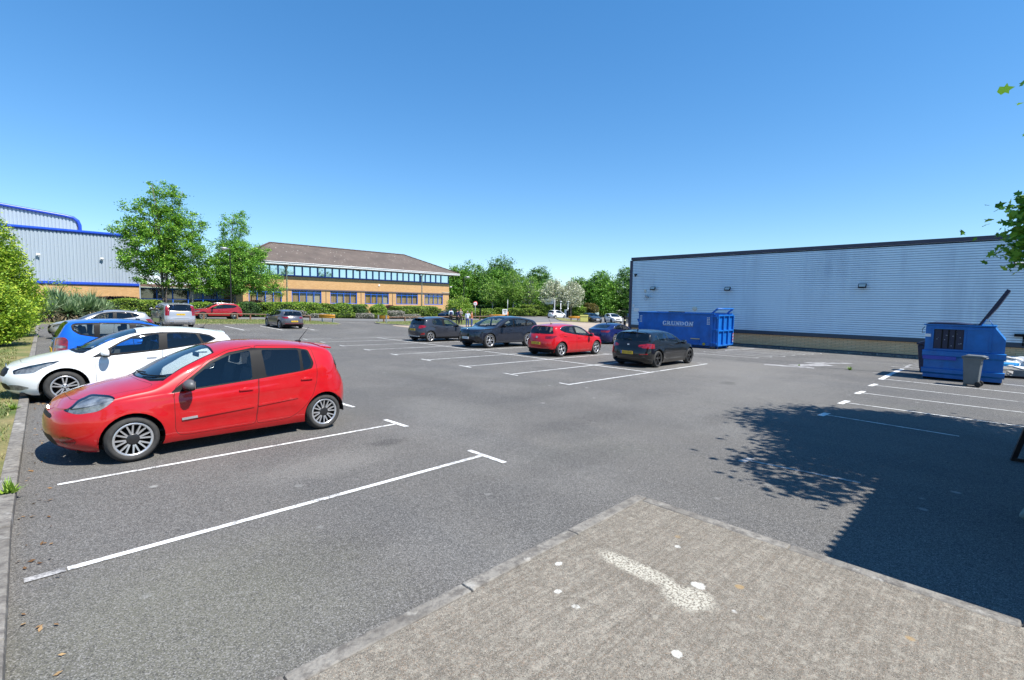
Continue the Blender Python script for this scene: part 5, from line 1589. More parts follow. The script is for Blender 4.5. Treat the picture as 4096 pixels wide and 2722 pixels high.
# ------------------------------------------------------------------ buildings
def brick_mat(name, c1, c2, mort, axis='xz', bw=.225, bh=.075, msz=.010):
    t = NT(name)
    tc = t.node('ShaderNodeTexCoord'); sp = t.node('ShaderNodeSeparateXYZ'); cb = t.node('ShaderNodeCombineXYZ')
    t.l(tc.outputs['Object'], sp.inputs[0])
    t.l(sp.outputs['X' if axis[0] == 'x' else 'Y'], cb.inputs['X']); t.l(sp.outputs['Z'], cb.inputs['Y'])
    b = t.node('ShaderNodeTexBrick'); b.offset = .5
    b.inputs['Scale'].default_value = 1.0; b.inputs['Brick Width'].default_value = bw; b.inputs['Row Height'].default_value = bh
    b.inputs['Mortar Size'].default_value = msz; b.inputs['Mortar Smooth'].default_value = .2; b.inputs['Bias'].default_value = 0.0
    b.inputs['Color1'].default_value = (*c1, 1); b.inputs['Color2'].default_value = (*c2, 1); b.inputs['Mortar'].default_value = (*mort, 1)
    t.l(cb.outputs[0], b.inputs['Vector'])
    n = t.noise(.6, 5, .65); c = t.mix(t.fr(n, .3, .7, 0, .3), b.outputs['Color'], tuple(k*.7 for k in c1))
    n2 = t.noise(3.5, 2, .5, t.coord((1, 1, 3))); c = t.mix(t.fr(n2, .55, .7, 0, .3), c, tuple(min(1, k*1.25) for k in c2))
    t.base(c).rough(.9).bump(b.outputs['Fac'], -.5, .01)
    return t.m
BUFF = brick_mat('buff_brick', (.49, .265, .10), (.60, .345, .145), (.48, .36, .23), bw=.30, bh=.10, msz=.012)
BUFFY = brick_mat('buff_brick_side', (.50, .31, .135), (.60, .40, .19), (.50, .40, .27), 'yz', bw=.30, bh=.10, msz=.012)
PLINTH = brick_mat('pale_plinth_brick', (.88, .53, .27), (.92, .60, .33), (.50, .33, .18), 'yz', bw=.44, bh=.10, msz=.014)
def clad_mat(name, base, streak, axis='y', amt=.5):
    t = NT(name)
    sc1 = (1, .9, .10) if axis == 'y' else (.9, 1, .1)
    n = t.noise(1.0, 5, .65, t.coord(sc1)); n2 = t.noise(.5, 4, .6, t.coord((.5, .5, .5)))
    k = t.math('MULTIPLY', t.fr(n, .45, .72), t.fr(n2, .35, .65))
    c = t.mix(t.math('MULTIPLY', k, amt), base, streak)
    c = t.mix(t.fr(t.noise(2.2, 3, .6, t.coord(sc1)), .6, .75, 0, .35), c, tuple(min(1, q*1.15) for q in base))
    t.base(c).rough(.45).set(Metallic=.0); return t.m
CLADW = clad_mat('blue_grey_cladding', (.72, .88, .98), (.42, .54, .66), 'y', .7)
CLADL = clad_mat('pale_grey_cladding', (.35, .41, .48), (.28, .33, .39), 'x', .3)
def metalgroove(): return plain('cladding_groove', (.36, .45, .56), .6)
DTRIM = plain('dark_flashing', (.045, .042, .075), .45)
DTRIM2 = plain('slate_flashing', (.05, .058, .075), .5)
BLUET = plain('blue_trim', (.02, .075, .52), .35)
BLUEF = plain('blue_window_frame', (.02, .12, .56), .4)
WHT = plain('white_fascia', (.80, .80, .80), .5)
SOFF = plain('soffit', (.25, .24, .23), .7)
DBRK = plain('dark_brick_band', (.14, .105, .10), .85, vs=20)
CREAM = plain('cream_plastic', (.70, .66, .55), .5)
def wglass(name, col, rough=.03, metal=.0):
    t = NT(name); t.base(col).rough(rough).set(Metallic=metal, Coat_Weight=1.0, Coat_Roughness=.02, Coat_IOR=1.9); 
    n = t.noise(.7, 2, .5); t.bump(n, .05, .05); return t.m
UPGL = wglass('reflective_window_glass', (.58, .70, .76), .03, .92)
LOGL = glass('ground_floor_glass', (.92, .95, .93), .03, 1.5)
DKGL = wglass('dark_window_glass', (.012, .016, .02), .05)
def blind_mat():
    t = NT('vertical_blinds')
    n = t.noise(1.0, 2, .5, t.coord((5.5, 1, .02)))
    n2 = t.noise(.35, 2, .5, t.coord((1, 1, .1)))
    c = t.mix(t.fr(n, .35, .65), (.36, .19, .055), (.62, .38, .17))
    c = t.mix(t.fr(n2, .5, .6), c, (.60, .47, .34))
    t.base(c).rough(.8); return t.m
BLIND = blind_mat()
def roof_mat():
    t = NT('roof_tiles')
    c = t.mix(t.fr(t.noise(.5, 5, .65), .3, .7), (.088, .068, .058), (.140, .108, .090))
    row = t.node('ShaderNodeTexWave', wave_type='BANDS', bands_direction='Z'); row.inputs['Scale'].default_value = 2.3
    t.l(t.coord(), row.inputs['Vector'])
    c = t.mix(t.fr(row.outputs['Fac'], .0, .3, .45, 0), c, (.05, .042, .038))
    c = t.mix(t.fr(t.noise(2.5, 4, .6, t.coord((1, 1, 2))), .55, .7, 0, .5), c, (.09, .085, .06))
    v = t.voro(1.15, t.coord((1, 1, 1.6))); g = t.noise(.18, 2, .5)
    c = t.mix(t.math('MULTIPLY', t.fr(v, .08, .13, .7, 0), t.fr(g, .32, .5)), c, (.50, .47, .42))     # lichen spots
    v = t.voro(2.3, t.coord((1, 1, 2.0), rot=(0, 0, .4)))
    c = t.mix(t.math('MULTIPLY', t.fr(v, .10, .13, 1, 0), t.fr(t.noise(.25, 2, .5), .45, .6)), c, (.6, .57, .5))
    t.base(c).rough(.9).bump(row.outputs['Fac'], .5, .03); return t.m
ROOF = roof_mat()

def floodlight(parent, loc, mat=None, face=-1, axis='x', s=1.0):
    m = MB(); x, y, z = loc
    M = Matrix.Rotation(R(-35*face) if axis == 'x' else 0, 3, 'Y') if axis == 'x' else Matrix.Rotation(R(-35), 3, 'X')
    off = Vector((face*.22, 0, 0)) if axis == 'x' else Vector((0, -.22, 0))
    d = (.09*s, .42*s, .28*s) if axis == 'x' else (.42*s, .09*s, .28*s)
    c = Vector(loc)+off
    m.box(c, d, M=M)
    m.beam(Vector(loc), c, .05, .05)
    o = m.build('floodlight', mat or TRIM, parent, bevel=.012)
    g = MB(); q = M @ (Vector((face*.048*s, 0, 0)) if axis == 'x' else Vector((0, -.048*s, 0)))
    g.box(c+q, (.006, .34*s, .20*s) if axis == 'x' else (.34*s, .006, .20*s), M=M)
    g.build('lamp_glass', plain('lamp_glass', (.55, .55, .5), .25), o)
    return o

def warehouse():
    X = 37.0; y0, y1 = -32.0, 22.9; zb = -.80; zc = .44; zt = 6.12
    w = empty('metal_warehouse', (X, (y0+y1)/2, zb)); 
    tag(w, 'long metal warehouse with horizontal ribbed blue grey cladding over a pale brick plinth', 'warehouse')
    off = Vector((X, (y0+y1)/2, zb))
    def B(mb, nm, mat, **k):
        o = mb.build(nm, mat, w, **k); o.data.transform(Matrix.Translation(-off)); return o
    # ribbed cladding
    n = 40; ph = (zt-.22-zc)/n; m = MB(); vs = []; fs = []; fm = []
    prof = []
    for i in range(n):
        a = zc+i*ph
        prof += [(X, a), (X, a+ph*.76), (X+.035, a+ph*.81), (X+.035, a+ph*.95)]
    prof.append((X, zc+n*ph))
    m.v = [(x, y0, z) for x, z in prof]+[(x, y1, z) for x, z in prof]
    k = len(prof)
    for i in range(k-1):
        m.f.append((i, i+1, k+i+1, k+i)); m.m.append(0 if i % 4 == 0 else 1); m.sm.append(False)
    B(m, 'cladding', [CLADW, metalgroove()], fixn=False)
    m = MB(); m.box((X+.26, (y0+y1)/2, zt-.10), (.60, y1-y0+.12, .22)); m.box((X+.02, (y0+y1)/2, zt-.27), (.04, y1-y0, .06))
    B(m, 'roof_trim', DTRIM)
    m = MB(); m.box((X+.10, y1+.03, (zt-.24+zb)/2), (.26, .26, zt-.24-zb)); B(m, 'corner_trim', DTRIM)
    m = MB(); m.prism([(X-.045, zc+.005), (X-.075, zc-.22), (X+.06, zc-.26), (X+.06, zc+.03)], y0, y1-.1, 'y'); B(m, 'sill_flashing', DTRIM2)
    m = MB(); m.box((X+.17, (y0+y1)/2, (zc-.24+zb)/2), (.22, y1-y0-.1, zc-.24-zb)); B(m, 'brick_plinth', PLINTH)
    m = MB(); m.box((X+.02, (y0+y1)/2, zb+.14), (.10, y1-y0-.2, .22)); B(m, 'dark_base_strip', DTRIM2)  # dark strip along the foot of the brick plinth
    m = MB(); m.box((X+20.3, (y0+y1)/2, (zb+zt-.3)/2), (40, y1-y0-.2, zt-.3-zb)); B(m, 'shed_walls', CLADW)
    for y, z in ((20.74, 3.5), (14.69, 3.4), (6.49, 3.51), (-.21, 4.64)):
        o = floodlight(w, (X, y, z)); 
        for q in (o, o.children[0]): q.data.transform(Matrix.Translation(-off))
    m = MB(); m.tube([(X, 21.35, 2.92), (X-.12, 21.35, 2.92)], .03); m.tube([(X-.10, 21.45, 2.88), (X-.42, 21.05, 2.80)], .075, 12)
    m.tube([(X-.1, 21.35, 2.9), (X-.2, 21.55, 2.65), (X-.2, 21.35, 2.5), (X-.05, 21.2, 2.75)], .014, 6)
    B(m, 'security_camera', GALV)
    m = MB(); m.box((X-.04, 21.51, 3.3), (.08, .14, .26)); B(m, 'alarm_box', CREAM)
    m = MB(); m.box((X-.1, 22.44, 4.67), (.2, .16, .12)); m.tube([(X-.15, 22.44, 4.65), (X-.18, 22.44, 4.5)], .05, 8); B(m, 'dome_camera', TRIM)
    m = MB(); m.box((X-.05, 22.57, 2.1), (.1, .16, .16)); B(m, 'motion_sensor', WHT)
    m = MB(); m.box((X-.015, 22.3, 1.73), (.03, .48, .28)); B(m, 'wall_notice', WHT)
    m = MB(); m.sphere((X-.02, 17.19, 1.92), .2, 16, 8, sc_=(.4, 1, 1)); B(m, 'bulkhead_light', CREAM)
    m = MB(); m.box((X-.12, -.5, .85), (.24, .5, .14)); m.tube([(X-.1, -.6, .8), (X-.1, -.6, .3)], .03); B(m, 'wall_bracket', TRIM)
    return w

def office():
    Y = 68.0; xl, xr = 19.7, 52.05; zb = -.2
    of = empty('office_block', ((xl+xr)/2, Y, zb)); off = Vector(of.location)
    tag(of, 'two storey buff brick office block with blue window frames and a hipped tiled roof', 'office building')
    def B(mb, nm, mat, par=None, **k):
        o = mb.build(nm, mat, par or of, **k); o.data.transform(Matrix.Translation(-off)); return o
    D = 12.2
    win = [(20.37, 24.41), (25.70, 29.76), (31.05, 35.12), (36.38, 40.41), (41.71, 45.75), (47.04, 50.78)]
    zs, zh = 1.70, 3.44
    m = MB()
    m.box(((xl+xr)/2, Y+.15, (zb+zs-.06)/2), (xr-xl, .3, zs-.06-zb))              # below the sills
    e = [xl]+[v for a in win for v in a]+[xr]
    for i in range(0, len(e), 2):
        m.box(((e[i]+e[i+1])/2, Y+.15, (zs-.06+zh)/2), (e[i+1]-e[i], .3, zh-zs+.06))
    m.box(((xl+xr)/2, Y+.13, (3.60+5.20)/2), (xr-xl+.04, .34, 1.60))              # spandrel
    B(m, 'brick_wall', BUFF)
    m = MB()
    for x in (xl+.15, xr-.15): m = MB(); m.box((x, Y+.3+D/2, (zb+5.2)/2), (.29, D, 5.2-zb)); B(m, 'gable_wall', BUFFY)
    m = MB()
    for i in range(2, len(e)-2, 2):
        cx = (e[i]+e[i+1])/2
        m = MB(); m.box((cx, Y-.02, (zb+zh)/2), (.07, .06, zh-zb)); B(m, 'pier_slot', DBRK)
    m = MB(); m.box(((xl+xr)/2, Y+.10, 3.52), (xr-xl+.1, .42, .155)); m.box(((xl+xr)/2, Y+.10, 5.245), (xr-xl+.1, .42, .085))
    B(m, 'brick_band', DBRK)
    # ground floor windows
    for a, b in win:
        f = MB()
        f.box(((a+b)/2, Y+.10, zs), (b-a, .14, .09)); f.box(((a+b)/2, Y+.10, zh-.04), (b-a, .12, .08)); 
        ztr = zh-.36
        for k in range(5):
            x = a+.04+(b-a-.08)*k/4; f.box((x, Y+.10, (zs+zh)/2), (.10 if k in (0, 4) else .085, .1, zh-zs-.13))
        for k in range(4):
            xa = a+.04+(b-a-.08)*k/4; xb = a+.04+(b-a-.08)*(k+1)/4
            f.box(((xa+xb)/2, Y+.10, ztr), (xb-xa-.10, .09, .07))
        fo = B(f, 'window', BLUEF)
        g = MB(); g.box(((a+b)/2, Y+.13, (zs+zh)/2), (b-a-.06, .012, zh-zs-.08)); B(g, 'pane', LOGL, fo)
        g = MB(); g.box(((a+b)/2, Y+.30, (zs+zh)/2), (b-a+.4, .02, zh-zs+.2)); B(g, 'blind', BLIND, fo)
    # first floor ribbon of windows
    zs2, zh2 = 5.29, 6.60
    xs = [19.8+i*1.0555 for i in range(31)]; xs[-1] = 52.0
    for i in range(30):
        a, b = xs[i], xs[i+1]
        f = MB(); t = .05
        f.box(((a+b)/2, Y+.06, zs2+.06), (b-a-.004, .12, .12)); f.box(((a+b)/2, Y+.06, zh2-.03), (b-a-.004, .12, .06))
        for x in (a+.045, b-.045): f.box((x, Y+.06, (zs2+zh2)/2+.02), (.08, .12, zh2-zs2-.20))
        fo = B(f, 'window', BLUEF)
        j = .004*math.sin(i*12.9)
        g = MB(); g.add([(a+.08, Y+.09+j, zs2+.12), (b-.08, Y+.09-j, zs2+.12), (b-.08, Y+.09-j+.004*math.cos(i*7.), zh2-.06), (a+.08, Y+.09+j, zh2-.06)], [(0, 1, 2, 3)]); B(g, 'pane', UPGL, fo, fixn=False)
    m = MB(); m.box(((xl+xr)/2, Y+.3+D/2, 5.95), (xr-xl-.2, D-.2, 1.3)); B(m, 'inner_walls', DARK)
    # roof
    ex0, ex1, ey0, ey1, ez = 18.4, 53.36, 67.0-.25, 80.4, 6.98
    rx0, rx1, ry, rz = 25.0, 46.8, 73.7, 10.05
    m = MB(); m.add([(ex0, ey0, ez), (ex1, ey0, ez), (ex1, ey1, ez), (ex0, ey1, ez), (rx0, ry, rz), (rx1, ry, rz)],
                    [(0, 1, 5, 4), (1, 2, 5), (2, 3, 4, 5), (3, 0, 4), (3, 2, 1, 0)])
    rf = B(m, 'roof', ROOF)
    m = MB()
    for a, b in (((rx0, ry, rz), (rx1, ry, rz)), ((ex1, ey0, ez), (rx1, ry, rz)), ((ex0, ey0, ez), (rx0, ry, rz))):
        a = Vector(a); b = Vector(b); n = int((b-a).length/.45)
        for k in range(n):
            p = a+(b-a)*(k+.03)/n; q = a+(b-a)*(k+.97)/n; m.beam(p+Vector((0, 0, .06)), q+Vector((0, 0, .06)), .24, .10+.02*(k % 2))
    B(m, 'ridge_tiles', plain('ridge_tile', (.12, .075, .065), .85, vs=3), rf)
    m = MB()
    m.box(((ex0+ex1)/2, ey0-.03, ez-.14), (ex1-ex0+.06, .06, .26))
    m.box((ex1+.03, (ey0+ey1)/2, ez-.14), (.06, ey1-ey0, .26)); m.box((ex0-.03, (ey0+ey1)/2, ez-.14), (.06, ey1-ey0, .26)); B(m, 'fascia', WHT)
    m = MB(); m.tube([(ex0, ey0-.10, ez-.02), (ex1, ey0-.08, ez-.06)], .05, 8); B(m, 'gutter', WHT)
    m = MB(); m.box(((ex0+ex1)/2, (ey0+Y)/2+.03, 6.65), (ex1-ex0-.1, Y-ey0+.1, .05)); m.box((ex1-.66, (Y+ey1)/2, 6.655), (1.2, ey1-Y-.2, .05)); B(m, 'soffit', SOFF)
    for x in (25.06, 46.48):
        m = MB(); m.tube([(x, ey0-.08, 6.9), (x, Y-.08, 6.3), (x, Y-.08, zb)], .085, 8); m.box((x, Y-.08, 6.3), (.26, .2, .16)); B(m, 'downpipe', WHT)
    m = MB(); m.box((38.7, Y-.05, 4.5), (.22, .14, .26)); B(m, 'alarm_box', WHT)
    m = MB(); m.box((35.6, Y-.5, 6.55), (.35, .3, .12)); B(m, 'security_light', CREAM)
    m = MB(); m.box((52.3, Y-.2, 4.75), (.4, .2, .12)); m.tube([(52.1, Y-.1, 4.7), (52.4, Y-.25, 4.75)], .07, 8); B(m, 'security_camera', WHT)
    m = MB(); m.tube([(50.5, Y-.08, 3.75), (52.1, Y-.08, 3.75)], .035, 6); B(m, 'cable_duct', CREAM)

def left_shed():
    Y = 70.0; xl, xr = -45.0, 9.56; zb = -.1; z1 = 3.50; z2 = 9.12
    b = empty('cladding_shed', (xl/2+xr/2, Y, zb)); off = Vector(b.location)
    tag(b, 'tall shed with vertical grey cladding, blue edge trims and a buff brick base', 'industrial building')
    def B(mb, nm, mat, par=None, **k):
        o = mb.build(nm, mat, par or b, **k); o.data.transform(Matrix.Translation(-off)); return o
    def ribs(xa, xb, y, za, zb_):
        m = MB(); prof = []; x = xa; p = .29
        while x < xb:
            prof += [(x, y), (x+p*.56, y), (x+p*.68, y+.055), (x+p*.88, y+.055)]; x += p
        za_ = za if callable(za) else (lambda q: za); zt_ = zb_ if callable(zb_) else (lambda q: zb_)
        k = len(prof); m.v = [(px, py, za_(px)) for px, py in prof]+[(px, py, zt_(px)) for px, py in prof]
        for i in range(k-1): m.f.append((i, i+1, k+i+1, k+i)); m.m.append(0); m.sm.append(False)
        return m
    xc = 9.5
    B(ribs(xl, xc, Y, z1, z2-.3), 'cladding', CLADL, fixn=False)
    m = MB(); m.box(((xl+xr)/2, Y+.18, (zb+z1)/2), (xr-xl, .3, z1-zb-.004)); B(m, 'brick_base', BUFF)
    m = MB(); m.box(((xl+xc)/2, Y-.03, z1+.02), (xc-xl, .16, .24)); m.box(((xl+xc)/2, Y-.02, z1-.14), (xc-xl, .06, .07)); B(m, 'lower_trim', BLUET)
    m = MB(); m.tube([(xl, Y+.0, z2-.17), (xc, Y+.0, z2-.17)], .17, 10); m.box(((xl+xc)/2, Y+.1, z2-.36), (xc-xl, .1, .06)); B(m, 'eaves_trim', BLUET)
    m = MB(); m.box((xc+.05, Y+11, (zb+z2)/2-.1), (.1, 22, z2-zb-.4)); m.box(((xl+xc)/2, Y+11, z2-.3), (xc-xl, 21.5, .1)); B(m, 'end_wall', CLADL)
    # higher block behind
    sl = lambda x: 11.32-(x+1.2)*.105
    B(ribs(xl, 4.55, Y+2.2, z2-.5, lambda x: min(sl(x), 16)-.2), 'upper_cladding', CLADL, fixn=False)
    pts = [(x, Y+2.15, sl(x)-.1) for x in (-40, -20, -1.2, 3.6)]+[(4.25, Y+2.15, sl(4.2)-.16), (4.62, Y+2.15, sl(4.5)-.45), (4.76, Y+2.15, sl(4.6)-.85), (4.78, Y+2.15, z2-.6)]
    m = MB(); m.tube(pts, .17, 10); B(m, 'upper_trim', BLUET)
    m = MB(); m.add([(xl, Y+2.3, z2-.5), (4.7, Y+2.3, z2-.5), (4.7, Y+18, z2-.5), (xl, Y+18, z2-.5), (xl, Y+2.3, sl(xl)-.3), (4.7, Y+2.3, sl(4.7)-.6), (4.7, Y+18, sl(4.7)-.6), (xl, Y+18, sl(xl)-.3)], [(4, 5, 6, 7), (1, 2, 6, 5)]); B(m, 'upper_roof', CLADL)
    for p in ((6.3, Y, 6.25), (1.3, Y, 6.3)):
        o = floodlight(b, p, plain('floodlight_grey', (.22, .21, .2), .5) if p[0] > 3 else CREAM, axis='y', s=.7)
        for q in (o, o.children[0]): q.data.transform(Matrix.Translation(-off))
    # glazed link to the office
    l = empty('glazed_link', (14.6, 72, zb)); off2 = Vector(l.location)
    tag(l, 'low glazed link with blue frames and grey metal roof behind the trees', 'building')
    def B2(mb, nm, mat, **k):
        o = mb.build(nm, mat, l, **k); o.data.transform(Matrix.Translation(-off2)); return o
    m = MB(); m.box((14.65, 72.2, 1.7), (9.9, .05, 3.2)); B2(m, 'glazing', DKGL)
    m = MB()
    for k in range(7): m.box((9.85+k*1.6, 72.1, 1.7), (.11, .12, 3.3))
    for z in (.3, 1.95, 3.15): m.box((14.65, 72.09, z), (9.9, .10, .10))
    B2(m, 'window_frame', BLUEF)
    m = MB(); m.box((14.65, 71.7, 3.52), (10.1, 1.2, .34)); B2(m, 'roof_edge', plain('brown_fascia', (.16, .10, .075), .7))
    m = MB(); m.add([(9.6, 71.6, 3.72), (19.6, 71.6, 3.72), (19.6, 80, 5.0), (9.6, 80, 5.0)], [(0, 1, 2, 3)]); B2(m, 'roof', plain('grey_sheet_roof', (.5, .52, .53), .5))
    m = MB(); m.box((9.9, 71.9, 3.95), (1.6, .3, .15)); B2(m, 'pipe_cover', WHT)

def corrugated_shed():
    """low shed just right of the slab; its ribbed edge throws the saw-tooth shadow"""
    s = empty('corrugated_shed', (8, -3, -.1)); off = Vector(s.location)
    tag(s, 'low shed of corrugated sheet beside the slab, its shadow edge toothed', 'shed')
    H = 3.1; xa = 4.86+.163*H; ya = 1.03-.655*H; xb = 12.5
    m = MB(); prof = []; x = xa; p = .15
    while x < xb: prof += [(x, ya), (x+.05, ya), (x+.075, ya-.045), (x+.125, ya-.045)]; x += p
    k = len(prof); m.v = [(q[0], q[1], -.3) for q in prof]+[(q[0], q[1], H-.05) for q in prof]
    for i in range(k-1): m.f.append((i, i+1, k+i+1, k+i)); m.m.append(0); m.sm.append(False)
    o = m.build('front_sheet', CLADL, s, fixn=False); o.data.transform(Matrix.Translation(-off))
    m = MB(); m.v = [(q[0], q[1], H-.05) for q in prof]+[(q[0], -5.5, H-.04) for q in prof]
    for i in range(k-1): m.f.append((i, i+1, k+i+1, k+i)); m.m.append(0); m.sm.append(False)
    o = m.build('roof_sheet', CLADL, s, fixn=False); o.data.transform(Matrix.Translation(-off))
    m = MB(); m.box((xa+.03, (ya-5.5)/2, H/2-.1), (.05, abs(ya+5.5)-.12, H-.1)); o = m.build('side_wall', CLADL, s); o.data.transform(Matrix.Translation(-off))
# ------------------------------------------------------------------ skip, bins, rails, signs, odds and ends
def worn_steel(name, col, rust, sc_=1.0):
    t = NT(name)
    c = t.mix(t.fr(t.noise(1.6, 5, .65), .3, .7), tuple(k*.72 for k in col), tuple(k*1.15 for k in col))
    c = t.mix(t.fr(t.noise(1.2, 5, .7, t.coord((1, 1.4, .22))), .52, .72, 0, .45), c, tuple(k*.45+.01 for k in col))
    c = t.mix(t.fr(t.noise(3.2*sc_, 6, .75), .655, .70, 0, .8), c, tuple(k*.5+.11 for k in col))
    c = t.mix(t.fr(t.noise(2.4*sc_, 7, .8, t.coord((1, 1, .6))), .66-rust, .72-rust, 0, .85), c, (.16, .07, .035))
    t.base(c).rough(t.fr(t.noise(2, 4, .6), .3, .7, .32, .55)); MATS[name] = t.m; return t.m
SKB = worn_steel('skip_blue', (.004, .135, .50), -.015)
BINB = worn_steel('bin_blue', (.005, .145, .46), .0)
BIND = plain('bin_dark_plastic', (.012, .016, .05), .45)
BING = plain('bin_grey_plastic', (.13, .145, .15), .5, vs=3)
TIMB = plain('brown_timber', (.17, .085, .05), .8, var=.3, vs=9)
TIMT = plain('pale_timber_top', (.42, .36, .29), .85, var=.25, vs=9)  # paler tone for the strip along the top of the rails
ORNG = plain('orange_barrier', (.62, .27, .02), .5, var=.2)
def shift(o, off):
    o.data.transform(Matrix.Translation(-Vector(off))); return o

def glyph_word(word, parent, origin, yl, w, h, mat):
    """serif capitals on a wall facing -x; y runs to the right as it falls"""
    m = MB(); lw = w/len(word); X, _, Z = origin
    T, t = .25, .13      # thick and thin strokes as shares of the letter height
    def P(u, v): return (X, yl-u, Z+v)
    def rect(u0, v0, u1, v1): m.add([P(u0, v0), P(u1, v0), P(u1, v1), P(u0, v1)], [(0, 1, 2, 3)])
    def line(a, b, th):
        a = Vector(a); b = Vector(b); n = Vector((-(b-a).y, (b-a).x)).normalized()*th/2
        m.add([P(*(a+n)), P(*(a-n)), P(*(b-n)), P(*(b+n))], [(0, 1, 2, 3)])
    def arc(cu, cv, ru, rv, a0, a1, n=14):
        q = []
        for k in range(n+1):
            a = R(a0+(a1-a0)*k/n); th = (t+(T-t)*abs(math.cos(a)))*h
            q.append((P(cu+ru*math.cos(a), cv+rv*math.sin(a)), P(cu+(ru-th)*math.cos(a), cv+(rv-th*.8)*math.sin(a))))
        for k in range(n): m.add([q[k][0], q[k+1][0], q[k+1][1], q[k][1]], [(0, 1, 2, 3)])
    for i, c in enumerate(word):
        u = i*lw+.03*lw; g = lw*.86; Tt = T*h; tt = t*h
        ser = lambda x, v: rect(x-Tt*.95, v-tt/2, x+Tt*.95, v+tt/2)
        if c in 'GO':
            arc(u+g/2, h/2, g/2, h/2, 42 if c == 'G' else 0, 325 if c == 'G' else 360, 22)
            if c == 'G': rect(u+g-Tt*1.0, .04*h, u+g, .44*h); rect(u+g*.62, .40*h, u+g*1.06, .47*h); rect(u+g*.86, .70*h, u+g*.92, h)
        elif c in 'RD':
            rect(u+.06*g, 0, u+.06*g+Tt, h); ser(u+.06*g+Tt/2, tt/2); ser(u+.06*g+Tt/2, h-tt/2)
            if c == 'D': arc(u+.30*g, h/2, .68*g, h/2, -90, 90); rect(u+.1*g, 0, u+.32*g, tt); rect(u+.1*g, h-tt, u+.32*g, h)
            else:
                arc(u+.36*g, h*.74, .46*g, h*.26, -90, 90); rect(u+.1*g, h*.48, u+.38*g, h*.48+tt); rect(u+.1*g, h-tt, u+.38*g, h); line((u+.42*g, h*.5), (u+.98*g, 0), Tt); rect(u+.84*g, 0, u+1.06*g, tt)
        elif c == 'U':
            rect(u+.04*g, .30*h, u+.04*g+Tt, h); rect(u+g-tt*1.6, .30*h, u+g-tt*.4, h); arc(u+g/2, .33*h, .46*g, .33*h, 180, 360); ser(u+.04*g+Tt/2, h-tt/2); ser(u+g-tt, h-tt/2)
        elif c == 'N':
            rect(u+.10*g, 0, u+.10*g+tt*1.2, h); rect(u+g-tt*1.6, 0, u+g-tt*.4, h); line((u+.12*g, h), (u+g-tt, 0), Tt); ser(u+.12*g, tt/2); ser(u+g-tt, h-tt/2); rect(u-.05*g, h-tt, u+.2*g, h)
    return m.build('lettering', mat, parent, fixn=False)

